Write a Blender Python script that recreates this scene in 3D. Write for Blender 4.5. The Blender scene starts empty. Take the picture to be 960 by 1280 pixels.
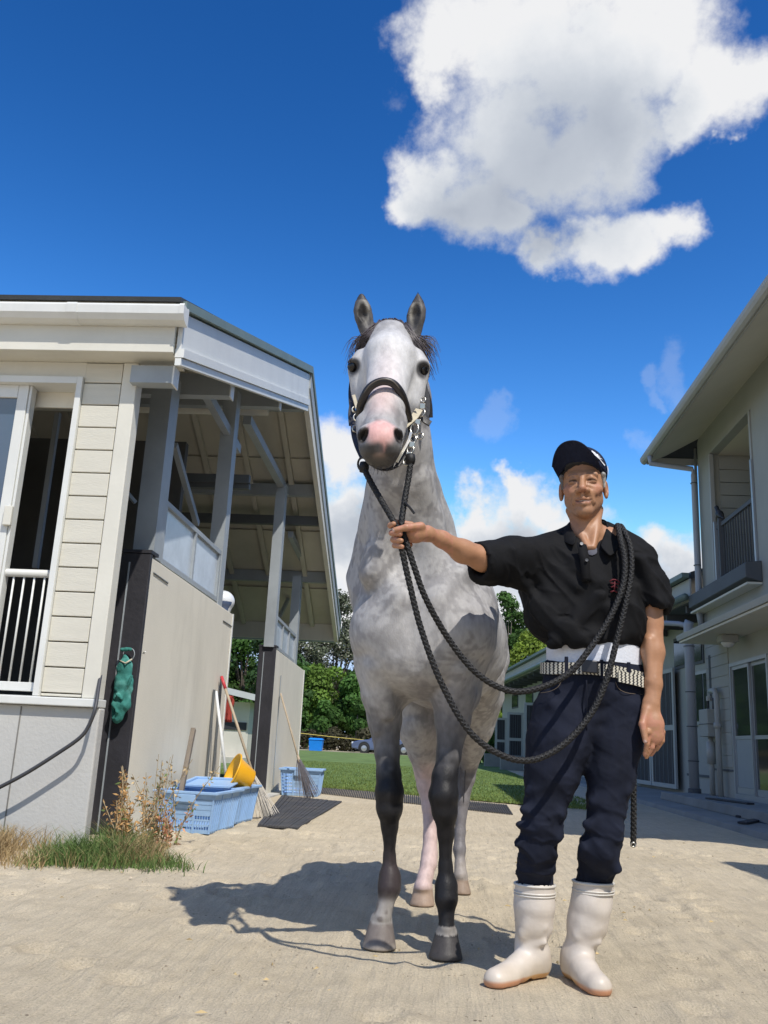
import bpy, bmesh, math, random
import numpy as np
from mathutils import Vector, Matrix, noise as mnoise
SC = bpy.context.scene
COL = SC.collection

# ------------------------------------------------------------------ camera
F = 1120.0; ROLL = math.radians(2.77); PITCH = math.radians(14.47); YAW = math.radians(4.2); CAMH = 0.69
def ray(x, y):
    """direction through a point measured on the 960x1280 photograph"""
    dx = x - 480; dy = y - 640
    a = dx*math.cos(ROLL) + dy*math.sin(ROLL); b = dx*math.sin(ROLL) - dy*math.cos(ROLL)
    f = F*math.cos(PITCH) - b*math.sin(PITCH); u = F*math.sin(PITCH) + b*math.cos(PITCH)
    return (a*math.cos(YAW) - f*math.sin(YAW), a*math.sin(YAW) + f*math.cos(YAW), u)
def atY(x, y, Y):
    r = ray(x, y); t = Y/r[1]; return Vector((r[0]*t, Y, CAMH + r[2]*t))
def atX(x, y, X):
    r = ray(x, y); t = X/r[0]; return Vector((X, r[1]*t, CAMH + r[2]*t))
def gr(x, y, z=0.0):
    r = ray(x, y); t = (z - CAMH)/r[2]; return Vector((r[0]*t, r[1]*t, z))
def mpp(p):
    """metres per photograph pixel at world point p"""
    f = -p[0]*math.sin(YAW) + p[1]*math.cos(YAW)
    return (f*math.cos(PITCH) + (p[2]-CAMH)*math.sin(PITCH))/F

cam_data = bpy.data.cameras.new('camera')
cam = bpy.data.objects.new('camera', cam_data); COL.objects.link(cam)
cam_data.sensor_fit = 'VERTICAL'; cam_data.sensor_height = 36.0
cam_data.lens = 36.0*F/1280.0
cam_data.clip_start = 0.05; cam_data.clip_end = 5000
fw = Vector((-math.sin(YAW)*math.cos(PITCH), math.cos(YAW)*math.cos(PITCH), math.sin(PITCH)))
rt0 = Vector((math.cos(YAW), math.sin(YAW), 0)); up0 = rt0.cross(fw)
# image right/up in terms of unrolled axes
rt = rt0*math.cos(ROLL) + up0*math.sin(ROLL)
up = -rt0*math.sin(ROLL) + up0*math.cos(ROLL)
M3 = Matrix((rt, up, -fw)).transposed()
cam.matrix_world = Matrix.Translation((0, 0, CAMH)) @ M3.to_4x4()
SC.camera = cam

# ------------------------------------------------------------------ light
SUNV = Vector((0.40, -0.62, 1.0)).normalized()      # towards the sun
SUN_EL = math.asin(SUNV.z)
sd = bpy.data.lights.new('sun', 'SUN'); so = bpy.data.objects.new('sun', sd); COL.objects.link(so)
sd.energy = 4.3; sd.angle = math.radians(0.53); sd.color = (1.0, 0.955, 0.88)
so.rotation_euler = (-SUNV).to_track_quat('-Z', 'Y').to_euler()
so.location = (6, -8, 20)
SC.view_settings.view_transform = 'Standard'; SC.view_settings.look = 'None'
SC.view_settings.exposure = 0.0; SC.view_settings.gamma = 1.0
SC.view_settings.use_curve_mapping = False

# ------------------------------------------------------------------ sky
W = bpy.data.worlds.new("World"); SC.world = W; W.use_nodes = True
nt = W.node_tree; nt.nodes.clear(); N = nt.nodes; L = nt.links
def wn(t, **k):
    n = N.new(t)
    for a, v in k.items(): setattr(n, a, v)
    return n
out = wn('ShaderNodeOutputWorld')
sky = wn('ShaderNodeTexSky'); sky.sky_type = 'NISHITA'; sky.sun_disc = False
sky.sun_elevation = SUN_EL; sky.sun_rotation = math.atan2(SUNV.x, SUNV.y)
sky.altitude = 50; sky.air_density = 1.0; sky.dust_density = 0.35; sky.ozone_density = 2.2
hsv = wn('ShaderNodeHueSaturation'); hsv.inputs['Saturation'].default_value = 1.33; hsv.inputs['Hue'].default_value = 0.500
L.new(sky.outputs[0], hsv.inputs['Color'])
# deeper, more contrasty blue than the plain model gives (clear dry air)
s1_ = wn('ShaderNodeVectorMath', operation='SCALE'); s1_.inputs['Scale'].default_value = 0.138; L.new(hsv.outputs[0], s1_.inputs[0])
s2_ = wn('ShaderNodeVectorMath', operation='MINIMUM'); L.new(s1_.outputs[0], s2_.inputs[0]); s2_.inputs[1].default_value = (.20, .37, .60)
gmn = wn('ShaderNodeGamma'); gmn.inputs[1].default_value = 1.9; L.new(s2_.outputs[0], gmn.inputs[0])
s3_ = wn('ShaderNodeVectorMath', operation='MULTIPLY'); L.new(gmn.outputs[0], s3_.inputs[0]); s3_.inputs[1].default_value = (11.5*8, 4.8*8, 2.75*8)
bg = wn('ShaderNodeBackground'); bg.inputs[1].default_value = 0.125; L.new(s3_.outputs[0], bg.inputs[0])
tc = wn('ShaderNodeTexCoord')
def vmath(op, a, b=None, s=None):
    n = wn('ShaderNodeVectorMath', operation=op)
    for i, v in enumerate((a, b)):
        if v is None: continue
        if hasattr(v, 'is_linked'): L.new(v, n.inputs[i])
        else: n.inputs[i].default_value = v
    if s is not None: n.inputs['Scale'].default_value = s
    return n
def fmath(op, a, b=None, c=None, clamp=False):
    n = wn('ShaderNodeMath', operation=op); n.use_clamp = clamp
    for i, v in enumerate((a, b, c)):
        if v is None: continue
        if hasattr(v, 'is_linked'): L.new(v, n.inputs[i])
        else: n.inputs[i].default_value = v
    return n.outputs[0]
n1 = wn('ShaderNodeTexNoise'); n1.inputs['Scale'].default_value = 6.0; n1.inputs['Detail'].default_value = 6; n1.inputs['Roughness'].default_value = 0.6
L.new(tc.outputs['Generated'], n1.inputs['Vector'])
cen = vmath('SUBTRACT', n1.outputs['Color'], (0.5, 0.5, 0.5))
off = vmath('SCALE', cen.outputs[0], s=0.16)
wdir = vmath('ADD', tc.outputs['Generated'], off.outputs[0])
n2 = wn('ShaderNodeTexNoise'); n2.inputs['Scale'].default_value = 15.0; n2.inputs['Detail'].default_value = 9; n2.inputs['Roughness'].default_value = 0.64
L.new(tc.outputs['Generated'], n2.inputs['Vector'])
n3 = wn('ShaderNodeTexNoise'); n3.inputs['Scale'].default_value = 5.0; n3.inputs['Detail'].default_value = 2.5; n3.inputs['Roughness'].default_value = 0.45
L.new(tc.outputs['Generated'], n3.inputs['Vector'])
def blobs(lst, extra):
    acc = None
    items = []
    for x, y, r in lst:
        d = Vector(ray(x, y)).normalized()
        rr = r*d.dot(fw)/F * 1.06
        items.append((d, rr))
    items += extra
    for d, rr in items:
        di = vmath('DISTANCE', wdir.outputs[0], tuple(d)).outputs['Value']
        v = fmath('MULTIPLY_ADD', di, -1.0/rr, 1.0)
        acc = v if acc is None else fmath('SMOOTH_MAX', acc, v, 0.22)
    return acc
def azel(az, el):
    az = math.radians(az); el = math.radians(el)
    return Vector((math.sin(az)*math.cos(el), math.cos(az)*math.cos(el), math.sin(el)))
big = [(565,45,62),(640,45,95),(720,90,112),(800,45,112),(875,85,72),(918,80,34),(950,98,26),(645,160,92),(720,185,84),(552,212,52),(518,220,30),
       (600,240,62),(655,262,48),(785,150,76),(858,135,44),(905,148,20),(695,312,36),(790,285,50),(842,282,42),(750,308,46),(700,318,34),(805,305,38),(700,-70,150),(830,-50,100),(560,70,50),(535,80,30)]
low = [(432,560,46),(425,610,40),(412,650,60),(440,690,60),(400,530,26),(600,650,52),(650,632,42),(692,640,40),(575,625,32),(640,690,66),
       (560,690,60),(720,680,52),(850,715,44),(818,700,30),(780,740,50),(440,760,60),(600,760,60),(640,600,22)]
extra = [(azel(a, e), r) for a, e, r in ((-70,14,.16),(-82,12,.12),(-60,11,.13),(-110,32,.2),(-124,30,.16),(-98,36,.13),(60,12,.15),(74,14,.2),(90,12,.14),(120,15,.18),
                                          (150,40,.12),(160,36,.16),(-160,16,.2),(-145,14,.14),(180,18,.14),(95,48,.14),(84,44,.12),(-40,60,.1),(-50,56,.14),(-30,8,.12),(28,8,.12),(45,9,.1))]
dens = blobs(big + low, extra)
dn = fmath('MULTIPLY_ADD', n2.outputs['Fac'], 1.25, -0.60)
dd = fmath('ADD', dens, dn)
mr = wn('ShaderNodeMapRange', interpolation_type='SMOOTHSTEP'); L.new(dd, mr.inputs[0])
mr.inputs[1].default_value = -0.08; mr.inputs[2].default_value = 0.58
# faint wisps
wacc = blobs([(627,530,34),(775,538,26),(850,482,36),(925,470,30),(500,110,26),(810,490,18),(640,520,20),(925,632,10)], [])
wv = fmath('MULTIPLY_ADD', n2.outputs['Fac'], 2.6, -1.45)
ws = fmath('ADD', wacc, wv)
mr2 = wn('ShaderNodeMapRange', interpolation_type='SMOOTHSTEP'); L.new(ws, mr2.inputs[0])
mr2.inputs[1].default_value = 0.1; mr2.inputs[2].default_value = 0.75; mr2.inputs[4].default_value = 0.13
mask = fmath('MAXIMUM', mr.outputs[0], mr2.outputs[0])
# cloud body: thick middles are greyer than the sunlit rims
th = fmath('MULTIPLY_ADD', n3.outputs['Fac'], 0.9, -0.45)
shd = blobs([(700,170,150),(640,235,100),(770,150,110),(590,250,70),(700,285,50)]+[(430,650,50),(640,690,60),(600,690,60),(850,740,50)], [(d_, r_*.8) for d_, r_ in extra])
th2 = fmath('ADD', shd, th)
cr = wn('ShaderNodeValToRGB'); L.new(th2, cr.inputs[0])
e = cr.color_ramp.elements; e[0].position = 0.0; e[0].color = (0.98, 0.985, 1.0, 1)
e[1].position = 1.0; e[1].color = (0.50, 0.55, 0.64, 1)
for p, c in ((0.10, (0.93, 0.95, 0.98, 1)), (0.34, (0.76, 0.80, 0.86, 1)), (0.62, (0.60, 0.65, 0.73, 1))):
    q = e.new(p); q.color = c
bg2 = wn('ShaderNodeBackground'); bg2.inputs[1].default_value = 0.89; L.new(cr.outputs[0], bg2.inputs[0])
mx = wn('ShaderNodeMixShader'); L.new(mask, mx.inputs[0]); L.new(bg.outputs[0], mx.inputs[1]); L.new(bg2.outputs[0], mx.inputs[2])
L.new(mx.outputs[0], out.inputs[0])

# ------------------------------------------------------------------ helpers
def link(o):
    COL.objects.link(o); return o
def tag(o, label=None, cat=None, group=None, kind=None):
    if label: o['label'] = label
    if cat: o['category'] = cat
    if group: o['group'] = group
    if kind: o['kind'] = kind
    return o
def empty(name, loc, label=None, cat=None, group=None, rz=0.0):
    o = bpy.data.objects.new(name, None); link(o); o.location = loc; o.rotation_euler = (0, 0, rz)
    o.empty_display_size = 0.1
    return tag(o, label, cat, group)
def copy_tree(o, parent=None):
    c = o.copy(); COL.objects.link(c)
    if parent is not None: c.parent = parent
    for ch in o.children: copy_tree(ch, c)
    return c

class MB:
    """collects shapes in world coordinates, links them as one mesh"""
    def __init__(s): s.v = []; s.f = []; s.uv = None
    def add(s, vs, fs):
        o = len(s.v); s.v += [tuple(p) for p in vs]; s.f += [tuple(i+o for i in f) for f in fs]; return s
    def box(s, a, b):
        x0, y0, z0 = [min(a[i], b[i]) for i in range(3)]; x1, y1, z1 = [max(a[i], b[i]) for i in range(3)]
        return s.hexa([(x0,y0,z0),(x1,y0,z0),(x1,y1,z0),(x0,y1,z0),(x0,y0,z1),(x1,y0,z1),(x1,y1,z1),(x0,y1,z1)])
    def hexa(s, p):
        return s.add(p, [(0,3,2,1),(4,5,6,7),(0,1,5,4),(1,2,6,5),(2,3,7,6),(3,0,4,7)])
    def bar(s, a, b, w, h, upv=(0, 0, 1)):
        """rectangular bar from a to b; w sideways, h along upv"""
        a = Vector(a); b = Vector(b); d = (b-a).normalized(); u = Vector(upv)
        if abs(d.dot(u)) > 0.98: u = Vector((0, 1, 0))
        r = d.cross(u).normalized(); u = r.cross(d).normalized()
        P = []
        for c in (a, b):
            for i, j in ((-1,-1),(1,-1),(1,1),(-1,1)): P.append(c + r*(i*w/2) + u*(j*h/2))
        return s.add(P, [(0,1,2,3),(7,6,5,4),(0,4,5,1),(1,5,6,2),(2,6,7,3),(3,7,4,0)])
    def tube(s, pts, rad, n=10, cap=True, lobes=0, lamp=0.0, twist=0.0, flat=None):
        pts = [Vector(p) for p in pts]; m = len(pts)
        rads = rad if hasattr(rad, '__len__') else [rad]*m
        up_ = Vector((0, 0, 1)); d = (pts[1]-pts[0]).normalized()
        if abs(d.dot(up_)) > 0.95: up_ = Vector((0, 1, 0))
        x = d.cross(up_).normalized(); o = len(s.v); L_ = 0
        for i, p in enumerate(pts):
            d = (pts[min(i+1, m-1)] - pts[max(i-1, 0)]).normalized()
            x = (x - d*x.dot(d)).normalized(); y = d.cross(x)
            if i: L_ += (p - pts[i-1]).length
            for k in range(n):
                a = 2*math.pi*k/n
                rr = rads[i]*(1 + (lamp*math.cos(lobes*(a + twist*L_)) if lobes else 0))
                fx = flat if flat else 1.0
                q = p + x*(math.cos(a)*rr) + y*(math.sin(a)*rr*fx)
                s.v.append(tuple(q))
        for i in range(m-1):
            for k in range(n):
                k2 = (k+1) % n
                s.f.append((o+i*n+k, o+i*n+k2, o+(i+1)*n+k2, o+(i+1)*n+k))
        if cap:
            s.f.append(tuple(o+k for k in range(n))[::-1]); s.f.append(tuple(o+(m-1)*n+k for k in range(n)))
        return s
    def lathe(s, c, prof, n=20, axis=(0, 0, 1), cap=True):
        ax = Vector(axis).normalized(); t = Vector((1, 0, 0)) if abs(ax.x) < 0.9 else Vector((0, 1, 0))
        x = ax.cross(t).normalized(); y = ax.cross(x); c = Vector(c); o = len(s.v); m = len(prof)
        for r, h in prof:
            for k in range(n):
                a = 2*math.pi*k/n; s.v.append(tuple(c + ax*h + x*(math.cos(a)*r) + y*(math.sin(a)*r)))
        for i in range(m-1):
            for k in range(n):
                k2 = (k+1) % n
                s.f.append((o+i*n+k, o+i*n+k2, o+(i+1)*n+k2, o+(i+1)*n+k))
        if cap:
            s.f.append(tuple(o+k for k in range(n))[::-1]); s.f.append(tuple(o+(m-1)*n+k for k in range(n)))
        return s
    def torus(s, c, R_, r, axis=(0, 1, 0), n=20, m=8, sx=1.0):
        ax = Vector(axis).normalized(); t = Vector((0, 0, 1)) if abs(ax.z) < 0.9 else Vector((1, 0, 0))
        x = ax.cross(t).normalized(); y = x.cross(ax); c = Vector(c); pts = []
        o = len(s.v)
        for i in range(n):
            a = 2*math.pi*i/n; rad = x*(math.cos(a)*sx) + y*math.sin(a)
            for k in range(m):
                b = 2*math.pi*k/m
                s.v.append(tuple(c + rad*R_ + rad.normalized()*(r*math.cos(b)) + ax*(r*math.sin(b))))
        for i in range(n):
            for k in range(m):
                i2 = (i+1) % n; k2 = (k+1) % m
                s.f.append((o+i*m+k, o+i2*m+k, o+i2*m+k2, o+i*m+k2))
        return s
    def build(s, name, mat, parent=None, smooth=False, bevel=0.0, label=None, mods=None):
        me = bpy.data.meshes.new(name); me.from_pydata(s.v, [], s.f); me.update()
        me.materials.append(mat)
        if smooth:
            me.polygons.foreach_set('use_smooth', [True]*len(me.polygons))
        o = bpy.data.objects.new(name, me); link(o)
        if parent is not None:
            o.parent = parent
            mw = parent_world(parent)
            o.matrix_parent_inverse = mw.inverted()
        if bevel > 0:
            b = o.modifiers.new('bevel', 'BEVEL'); b.width = bevel; b.segments = 2; b.limit_method = 'ANGLE'; b.angle_limit = math.radians(40)
        if label: o['label'] = label
        return o
def parent_world(p):
    m = Matrix.LocRotScale(p.location, p.rotation_euler, p.scale)
    if p.parent is not None: m = parent_world(p.parent) @ p.matrix_parent_inverse @ m
    return m
def fin(o, mat, parent=None, smooth=True):
    o.data.materials.append(mat)
    if smooth: o.data.polygons.foreach_set('use_smooth', [True]*len(o.data.polygons))
    if parent is not None:
        o.parent = parent; o.matrix_parent_inverse = parent_world(parent).inverted()
    return o
def box(name, a, b, mat, parent=None, bevel=0.0, **k): return MB().box(a, b).build(name, mat, parent, bevel=bevel, **k)

def spline(pts, n=8):
    """Catmull-Rom through pts"""
    P = [Vector(p) for p in pts]; P = [P[0]*2-P[1]] + P + [P[-1]*2-P[-2]]; out_ = []
    for i in range(1, len(P)-2):
        for k in range(n):
            t = k/n; a, b, c, d = P[i-1], P[i], P[i+1], P[i+2]
            out_.append(0.5*((2*b) + (c-a)*t + (2*a-5*b+4*c-d)*t*t + (3*b-a-3*c+d)*t*t*t))
    out_.append(P[-2]); return out_

# ------------------------------------------------------------------ materials
MATS = {}
def mat(name, col, rough=0.6, var=0.12, scale=6.0, bump=0.15, bscale=40.0, metal=0.0, spec=0.5, attr=None, stain=0.0, stain_col=(0.2,0.17,0.13),
        stretch=(1, 1, 1), coat=0.0, sss=0.0, trans=0.0, bdist=0.01):
    if name in MATS: return MATS[name]
    m = bpy.data.materials.new(name); m.use_nodes = True; t = m.node_tree; n = t.nodes; l = t.links; n.clear()
    o = n.new('ShaderNodeOutputMaterial'); p = n.new('ShaderNodeBsdfPrincipled'); l.new(p.outputs[0], o.inputs[0])
    p.inputs['Roughness'].default_value = rough; p.inputs['Metallic'].default_value = metal
    p.inputs['Specular IOR Level'].default_value = spec
    if coat: p.inputs['Coat Weight'].default_value = coat; p.inputs['Coat Roughness'].default_value = 0.15
    if sss: p.inputs['Subsurface Weight'].default_value = sss; p.inputs['Subsurface Scale'].default_value = 0.02; p.inputs['Subsurface Radius'].default_value = (1, .35, .2)
    if trans: p.inputs['Transmission Weight'].default_value = trans
    tcn = n.new('ShaderNodeTexCoord'); mp = n.new('ShaderNodeMapping'); mp.inputs['Scale'].default_value = stretch
    l.new(tcn.outputs['Object'], mp.inputs[0])
    ns = n.new('ShaderNodeTexNoise'); ns.inputs['Scale'].default_value = scale; ns.inputs['Detail'].default_value = 6; ns.inputs['Roughness'].default_value = 0.6
    l.new(mp.outputs[0], ns.inputs['Vector'])
    ramp = n.new('ShaderNodeMapRange'); l.new(ns.outputs['Fac'], ramp.inputs[0])
    ramp.inputs[1].default_value = 0.3; ramp.inputs[2].default_value = 0.7
    ramp.inputs[3].default_value = 1-var; ramp.inputs[4].default_value = 1+var
    vm = n.new('ShaderNodeVectorMath'); vm.operation = 'SCALE'; l.new(ramp.outputs[0], vm.inputs['Scale'])
    if attr:
        at = n.new('ShaderNodeAttribute'); at.attribute_name = attr; l.new(at.outputs['Color'], vm.inputs[0])
    else: vm.inputs[0].default_value = col[:3]
    last = vm.outputs[0]
    if stain:
        s2 = n.new('ShaderNodeTexNoise'); s2.inputs['Scale'].default_value = scale*0.45; s2.inputs['Detail'].default_value = 9; s2.inputs['Roughness'].default_value = 0.7
        mp2 = n.new('ShaderNodeMapping'); mp2.inputs['Scale'].default_value = (1.6, 1.6, 0.35); mp2.inputs['Location'].default_value = (3, 7, 1)
        l.new(tcn.outputs['Object'], mp2.inputs[0]); l.new(mp2.outputs[0], s2.inputs['Vector'])
        r2 = n.new('ShaderNodeMapRange'); l.new(s2.outputs['Fac'], r2.inputs[0]); r2.inputs[1].default_value = 0.5; r2.inputs[2].default_value = 0.78; r2.inputs[4].default_value = stain
        mc = n.new('ShaderNodeMix'); mc.data_type = 'RGBA'; l.new(r2.outputs[0], mc.inputs[0]); l.new(last, mc.inputs[6]); mc.inputs[7].default_value = (*stain_col, 1)
        last = mc.outputs[2]
    l.new(last, p.inputs['Base Color'])
    if bump:
        nb = n.new('ShaderNodeTexNoise'); nb.inputs['Scale'].default_value = bscale; nb.inputs['Detail'].default_value = 5
        l.new(mp.outputs[0], nb.inputs['Vector'])
        bn = n.new('ShaderNodeBump'); bn.inputs['Strength'].default_value = bump; bn.inputs['Distance'].default_value = bdist
        l.new(nb.outputs['Fac'], bn.inputs['Height']); l.new(bn.outputs[0], p.inputs['Normal'])
    MATS[name] = m; m['p'] = p.name
    return m
def glass_mat(name, col, rough, alpha_trans):
    m = bpy.data.materials.new(name); m.use_nodes = True; p = m.node_tree.nodes['Principled BSDF']
    p.inputs['Base Color'].default_value = (*col, 1); p.inputs['Roughness'].default_value = rough
    p.inputs['Transmission Weight'].default_value = alpha_trans; p.inputs['IOR'].default_value = 1.45
    p.inputs['Specular IOR Level'].default_value = 0.6
    MATS[name] = m; return m

# ------------------------------------------------------------------ implicit surface modeller
class SDF:
    def __init__(s): s.ops = []
    def _pt(s, p): return np.array(p, dtype=np.float32)
    def rc(s, a, b, ra, rb, k=0.02, sq=None, sub=False):
        s.ops.append(('rc', s._pt(a), s._pt(b), ra, rb, k, sq, sub)); return s
    def el(s, c, r, k=0.02, R_=None, sub=False):
        s.ops.append(('el', s._pt(c), np.array(r, dtype=np.float32), None if R_ is None else np.array(R_, dtype=np.float32), 0, k, None, sub)); return s
    def sp(s, c, r, k=0.02, sub=False): return s.el(c, (r, r, r), k, None, sub)
    def chain(s, pts, k=0.02, sq=None):
        for (a, ra), (b, rb) in zip(pts[:-1], pts[1:]): s.rc(a, b, ra, rb, k, sq)
        return s
    def cut(s, p, nrm, k=0.004):
        """remove everything on the side nrm points to"""
        s.ops.append(('cut', s._pt(p), s._pt(nrm)/np.linalg.norm(nrm), 0, 0, k, None, True)); return s
    def bounds(s):
        lo = np.full(3, 1e9); hi = -lo
        for o in s.ops:
            if o[7]: continue
            if o[0] == 'rc':
                e = max(o[3], o[4])*(max(1, o[6][1]) if o[6] else 1)
                lo = np.minimum(lo, np.minimum(o[1], o[2])-e); hi = np.maximum(hi, np.maximum(o[1], o[2])+e)
            elif o[0] == 'el':
                e = o[2].max(); lo = np.minimum(lo, o[1]-e); hi = np.maximum(hi, o[1]+e)
        return lo, hi
    def field(s, res):
        lo, hi = s.bounds(); lo = lo - 4*res; hi = hi + 4*res
        n = np.ceil((hi-lo)/res).astype(int)+1
        ax = [(lo[i] + np.arange(n[i])*res).astype(np.float32) for i in range(3)]
        Fd = np.full(tuple(n), 0.5, dtype=np.float32)
        for o in s.ops:
            k = o[5]; mg = k + 3*res
            if o[0] == 'cut': sl = [slice(0, n[i]) for i in range(3)]
            else:
                if o[0] == 'rc':
                    e = max(o[3], o[4])*(max(1, o[6][1]) if o[6] else 1); l_ = np.minimum(o[1], o[2])-e; h_ = np.maximum(o[1], o[2])+e
                else: e = o[2].max(); l_ = o[1]-e; h_ = o[1]+e
                i0 = np.maximum(0, np.floor((l_-mg-lo)/res).astype(int)); i1 = np.minimum(n, np.ceil((h_+mg-lo)/res).astype(int)+1)
                if (i1 <= i0).any(): continue
                sl = [slice(i0[i], i1[i]) for i in range(3)]
            X = ax[0][sl[0]][:, None, None]; Y = ax[1][sl[1]][None, :, None]; Z = ax[2][sl[2]][None, None, :]
            if o[0] == 'rc':
                a, b, ra, rb, _, sq = o[1:7]; ab = b-a; L2 = float(ab@ab)+1e-9
                px, py, pz = X-a[0], Y-a[1], Z-a[2]
                t = np.clip((px*ab[0]+py*ab[1]+pz*ab[2])/L2, 0, 1)
                qx, qy, qz = px-t*ab[0], py-t*ab[1], pz-t*ab[2]
                if sq:
                    w = np.array(sq[0], dtype=np.float32); w = w/np.linalg.norm(w); dq = (qx*w[0]+qy*w[1]+qz*w[2])*(1/sq[1]-1)
                    qx = qx+dq*w[0]; qy = qy+dq*w[1]; qz = qz+dq*w[2]
                d = np.sqrt(qx*qx+qy*qy+qz*qz) - (ra+(rb-ra)*t)
            elif o[0] == 'el':
                c, r, Rm = o[1], o[2], o[3]
                px, py, pz = X-c[0], Y-c[1], Z-c[2]
                if Rm is not None:      # rows of Rm are the ellipsoid's own axes
                    px, py, pz = [Rm[i, 0]*px+Rm[i, 1]*py+Rm[i, 2]*pz for i in range(3)]
                k0 = np.sqrt((px/r[0])**2+(py/r[1])**2+(pz/r[2])**2); k1 = np.sqrt((px/r[0]**2)**2+(py/r[1]**2)**2+(pz/r[2]**2)**2)+1e-6
                d = k0*(k0-1)/k1; d = np.maximum(d, -r.min())
            else:
                p_, nn = o[1], o[2]; d = -((X-p_[0])*nn[0]+(Y-p_[1])*nn[1]+(Z-p_[2])*nn[2])
            d = d.astype(np.float32); cur = Fd[tuple(sl)]
            if o[7]:   # smooth subtraction
                h = np.clip(0.5 - 0.5*(cur+d)/max(k, 1e-5), 0, 1); Fd[tuple(sl)] = cur*(1-h) + (-d)*h + k*h*(1-h)
            else:
                h = np.clip(0.5 + 0.5*(d-cur)/max(k, 1e-5), 0, 1); Fd[tuple(sl)] = d*(1-h) + cur*h - k*h*(1-h)
        return Fd, lo
    def mesh(s, name, res, smooth=2, disp=None):
        Fd, lo = s.field(res)
        v, f = surface_nets(Fd); v = v*res + lo
        v = laplace(v, f, smooth)
        if disp is not None:
            nr = vnormals(v, f); v = v + nr*disp(v, nr)[:, None]
        me = bpy.data.meshes.new(name)
        me.vertices.add(len(v)); me.vertices.foreach_set('co', v.astype(np.float32).ravel())
        me.loops.add(len(f)*4); me.loops.foreach_set('vertex_index', f.astype(np.int32).ravel())
        me.polygons.add(len(f)); me.polygons.foreach_set('loop_start', np.arange(len(f), dtype=np.int32)*4)
        try: me.polygons.foreach_set('loop_total', np.full(len(f), 4, dtype=np.int32))
        except Exception: pass
        me.update(calc_edges=True); me.validate()
        o = bpy.data.objects.new(name, me); link(o)
        return o, v, f
def surface_nets(Fd):
    ins = Fd < 0; n = Fd.shape
    c = ins[:-1, :-1, :-1].astype(np.uint8)
    cnt = np.zeros([m-1 for m in n], dtype=np.uint8)
    for dx in (0, 1):
        for dy in (0, 1):
            for dz in (0, 1): cnt += ins[dx:n[0]-1+dx, dy:n[1]-1+dy, dz:n[2]-1+dz]
    act = (cnt > 0) & (cnt < 8)
    I = np.argwhere(act); idx = np.full(act.shape, -1, dtype=np.int64); idx[act] = np.arange(len(I))
    pos = np.zeros((len(I), 3)); w = np.zeros(len(I))
    for a in range(3):
        for u in (0, 1):
            for v_ in (0, 1):
                o0 = np.zeros(3, int); b, c_ = [q for q in range(3) if q != a]; o0[b] = u; o0[c_] = v_
                o1 = o0.copy(); o1[a] = 1
                A = Fd[tuple((I+o0).T)]; B = Fd[tuple((I+o1).T)]; m = (A < 0) != (B < 0)
                t = np.where(m, A/(A-B+1e-12), 0)
                p = I + o0; pp = p.astype(float); pp[:, a] += t
                pos[m] += pp[m]; w[m] += 1
    pos /= w[:, None]
    faces = []
    for a in range(3):
        b, c_ = [(1, 2), (2, 0), (0, 1)][a]
        sl0 = [slice(0, m) for m in n]; sl1 = [slice(0, m) for m in n]
        sl0[a] = slice(0, n[a]-1); sl1[a] = slice(1, n[a])
        A = ins[tuple(sl0)]; B = ins[tuple(sl1)]
        E = np.argwhere(A != B); E = E[(E[:, b] > 0) & (E[:, c_] > 0) & (E[:, b] < n[b]-1) & (E[:, c_] < n[c_]-1)]
        flip = A[tuple(E.T)]
        q = []
        for db, dc in ((-1, -1), (0, -1), (0, 0), (-1, 0)):
            e_ = E.copy(); e_[:, b] += db; e_[:, c_] += dc; q.append(idx[tuple(e_.T)])
        Q = np.stack(q, 1); Q[~flip] = Q[~flip][:, ::-1]; faces.append(Q)
    return pos, np.concatenate(faces)
def laplace(v, f, it):
    if not it: return v
    e = np.concatenate([f[:, [0, 1]], f[:, [1, 2]], f[:, [2, 3]], f[:, [3, 0]]]); e = np.concatenate([e, e[:, ::-1]])
    deg = np.bincount(e[:, 0], minlength=len(v)).astype(float)[:, None]
    for i in range(it):
        for lam in (0.55, -0.5):
            s_ = np.stack([np.bincount(e[:, 0], weights=v[e[:, 1], a], minlength=len(v)) for a in range(3)], 1)/deg
            v = v + lam*(s_-v)
    return v
def vnormals(v, f):
    n = np.cross(v[f[:, 2]]-v[f[:, 0]], v[f[:, 3]]-v[f[:, 1]]); out_ = np.zeros_like(v)
    for k in range(4):
        for a in range(3): out_[:, a] += np.bincount(f[:, k], weights=n[:, a], minlength=len(v))
    return out_/(np.linalg.norm(out_, axis=1)[:, None]+1e-12)
def vnoise(p, scale, seed=0):
    """cheap smooth value noise on numpy points, 0..1"""
    q = p*scale + seed*17.3; i = np.floor(q).astype(np.int64); fr = q-i; fr = fr*fr*(3-2*fr); r = 0
    def h(a, b, c): 
        x = (a*73856093) ^ (b*19349663) ^ (c*83492791); x = (x ^ (x >> 13))*1274126177; return ((x ^ (x >> 16)) & 0xffff)/65535.0
    for dx in (0, 1):
        for dy in (0, 1):
            for dz in (0, 1):
                wt = (fr[:, 0] if dx else 1-fr[:, 0])*(fr[:, 1] if dy else 1-fr[:, 1])*(fr[:, 2] if dz else 1-fr[:, 2])
                r = r + wt*h(i[:, 0]+dx, i[:, 1]+dy, i[:, 2]+dz)
    return r
def paint(o, cols):
    a = o.data.color_attributes.new('Col', 'FLOAT_COLOR', 'POINT')
    c = np.ones((len(o.data.vertices), 4), dtype=np.float32); c[:, :3] = cols; a.data.foreach_set('color', c.ravel())
def sstep(x, a, b):
    t = np.clip((x-a)/(b-a), 0, 1); return t*t*(3-2*t)
def mixc(base, col, w):
    return base*(1-w[:, None]) + np.array(col)[None, :]*w[:, None]
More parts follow.
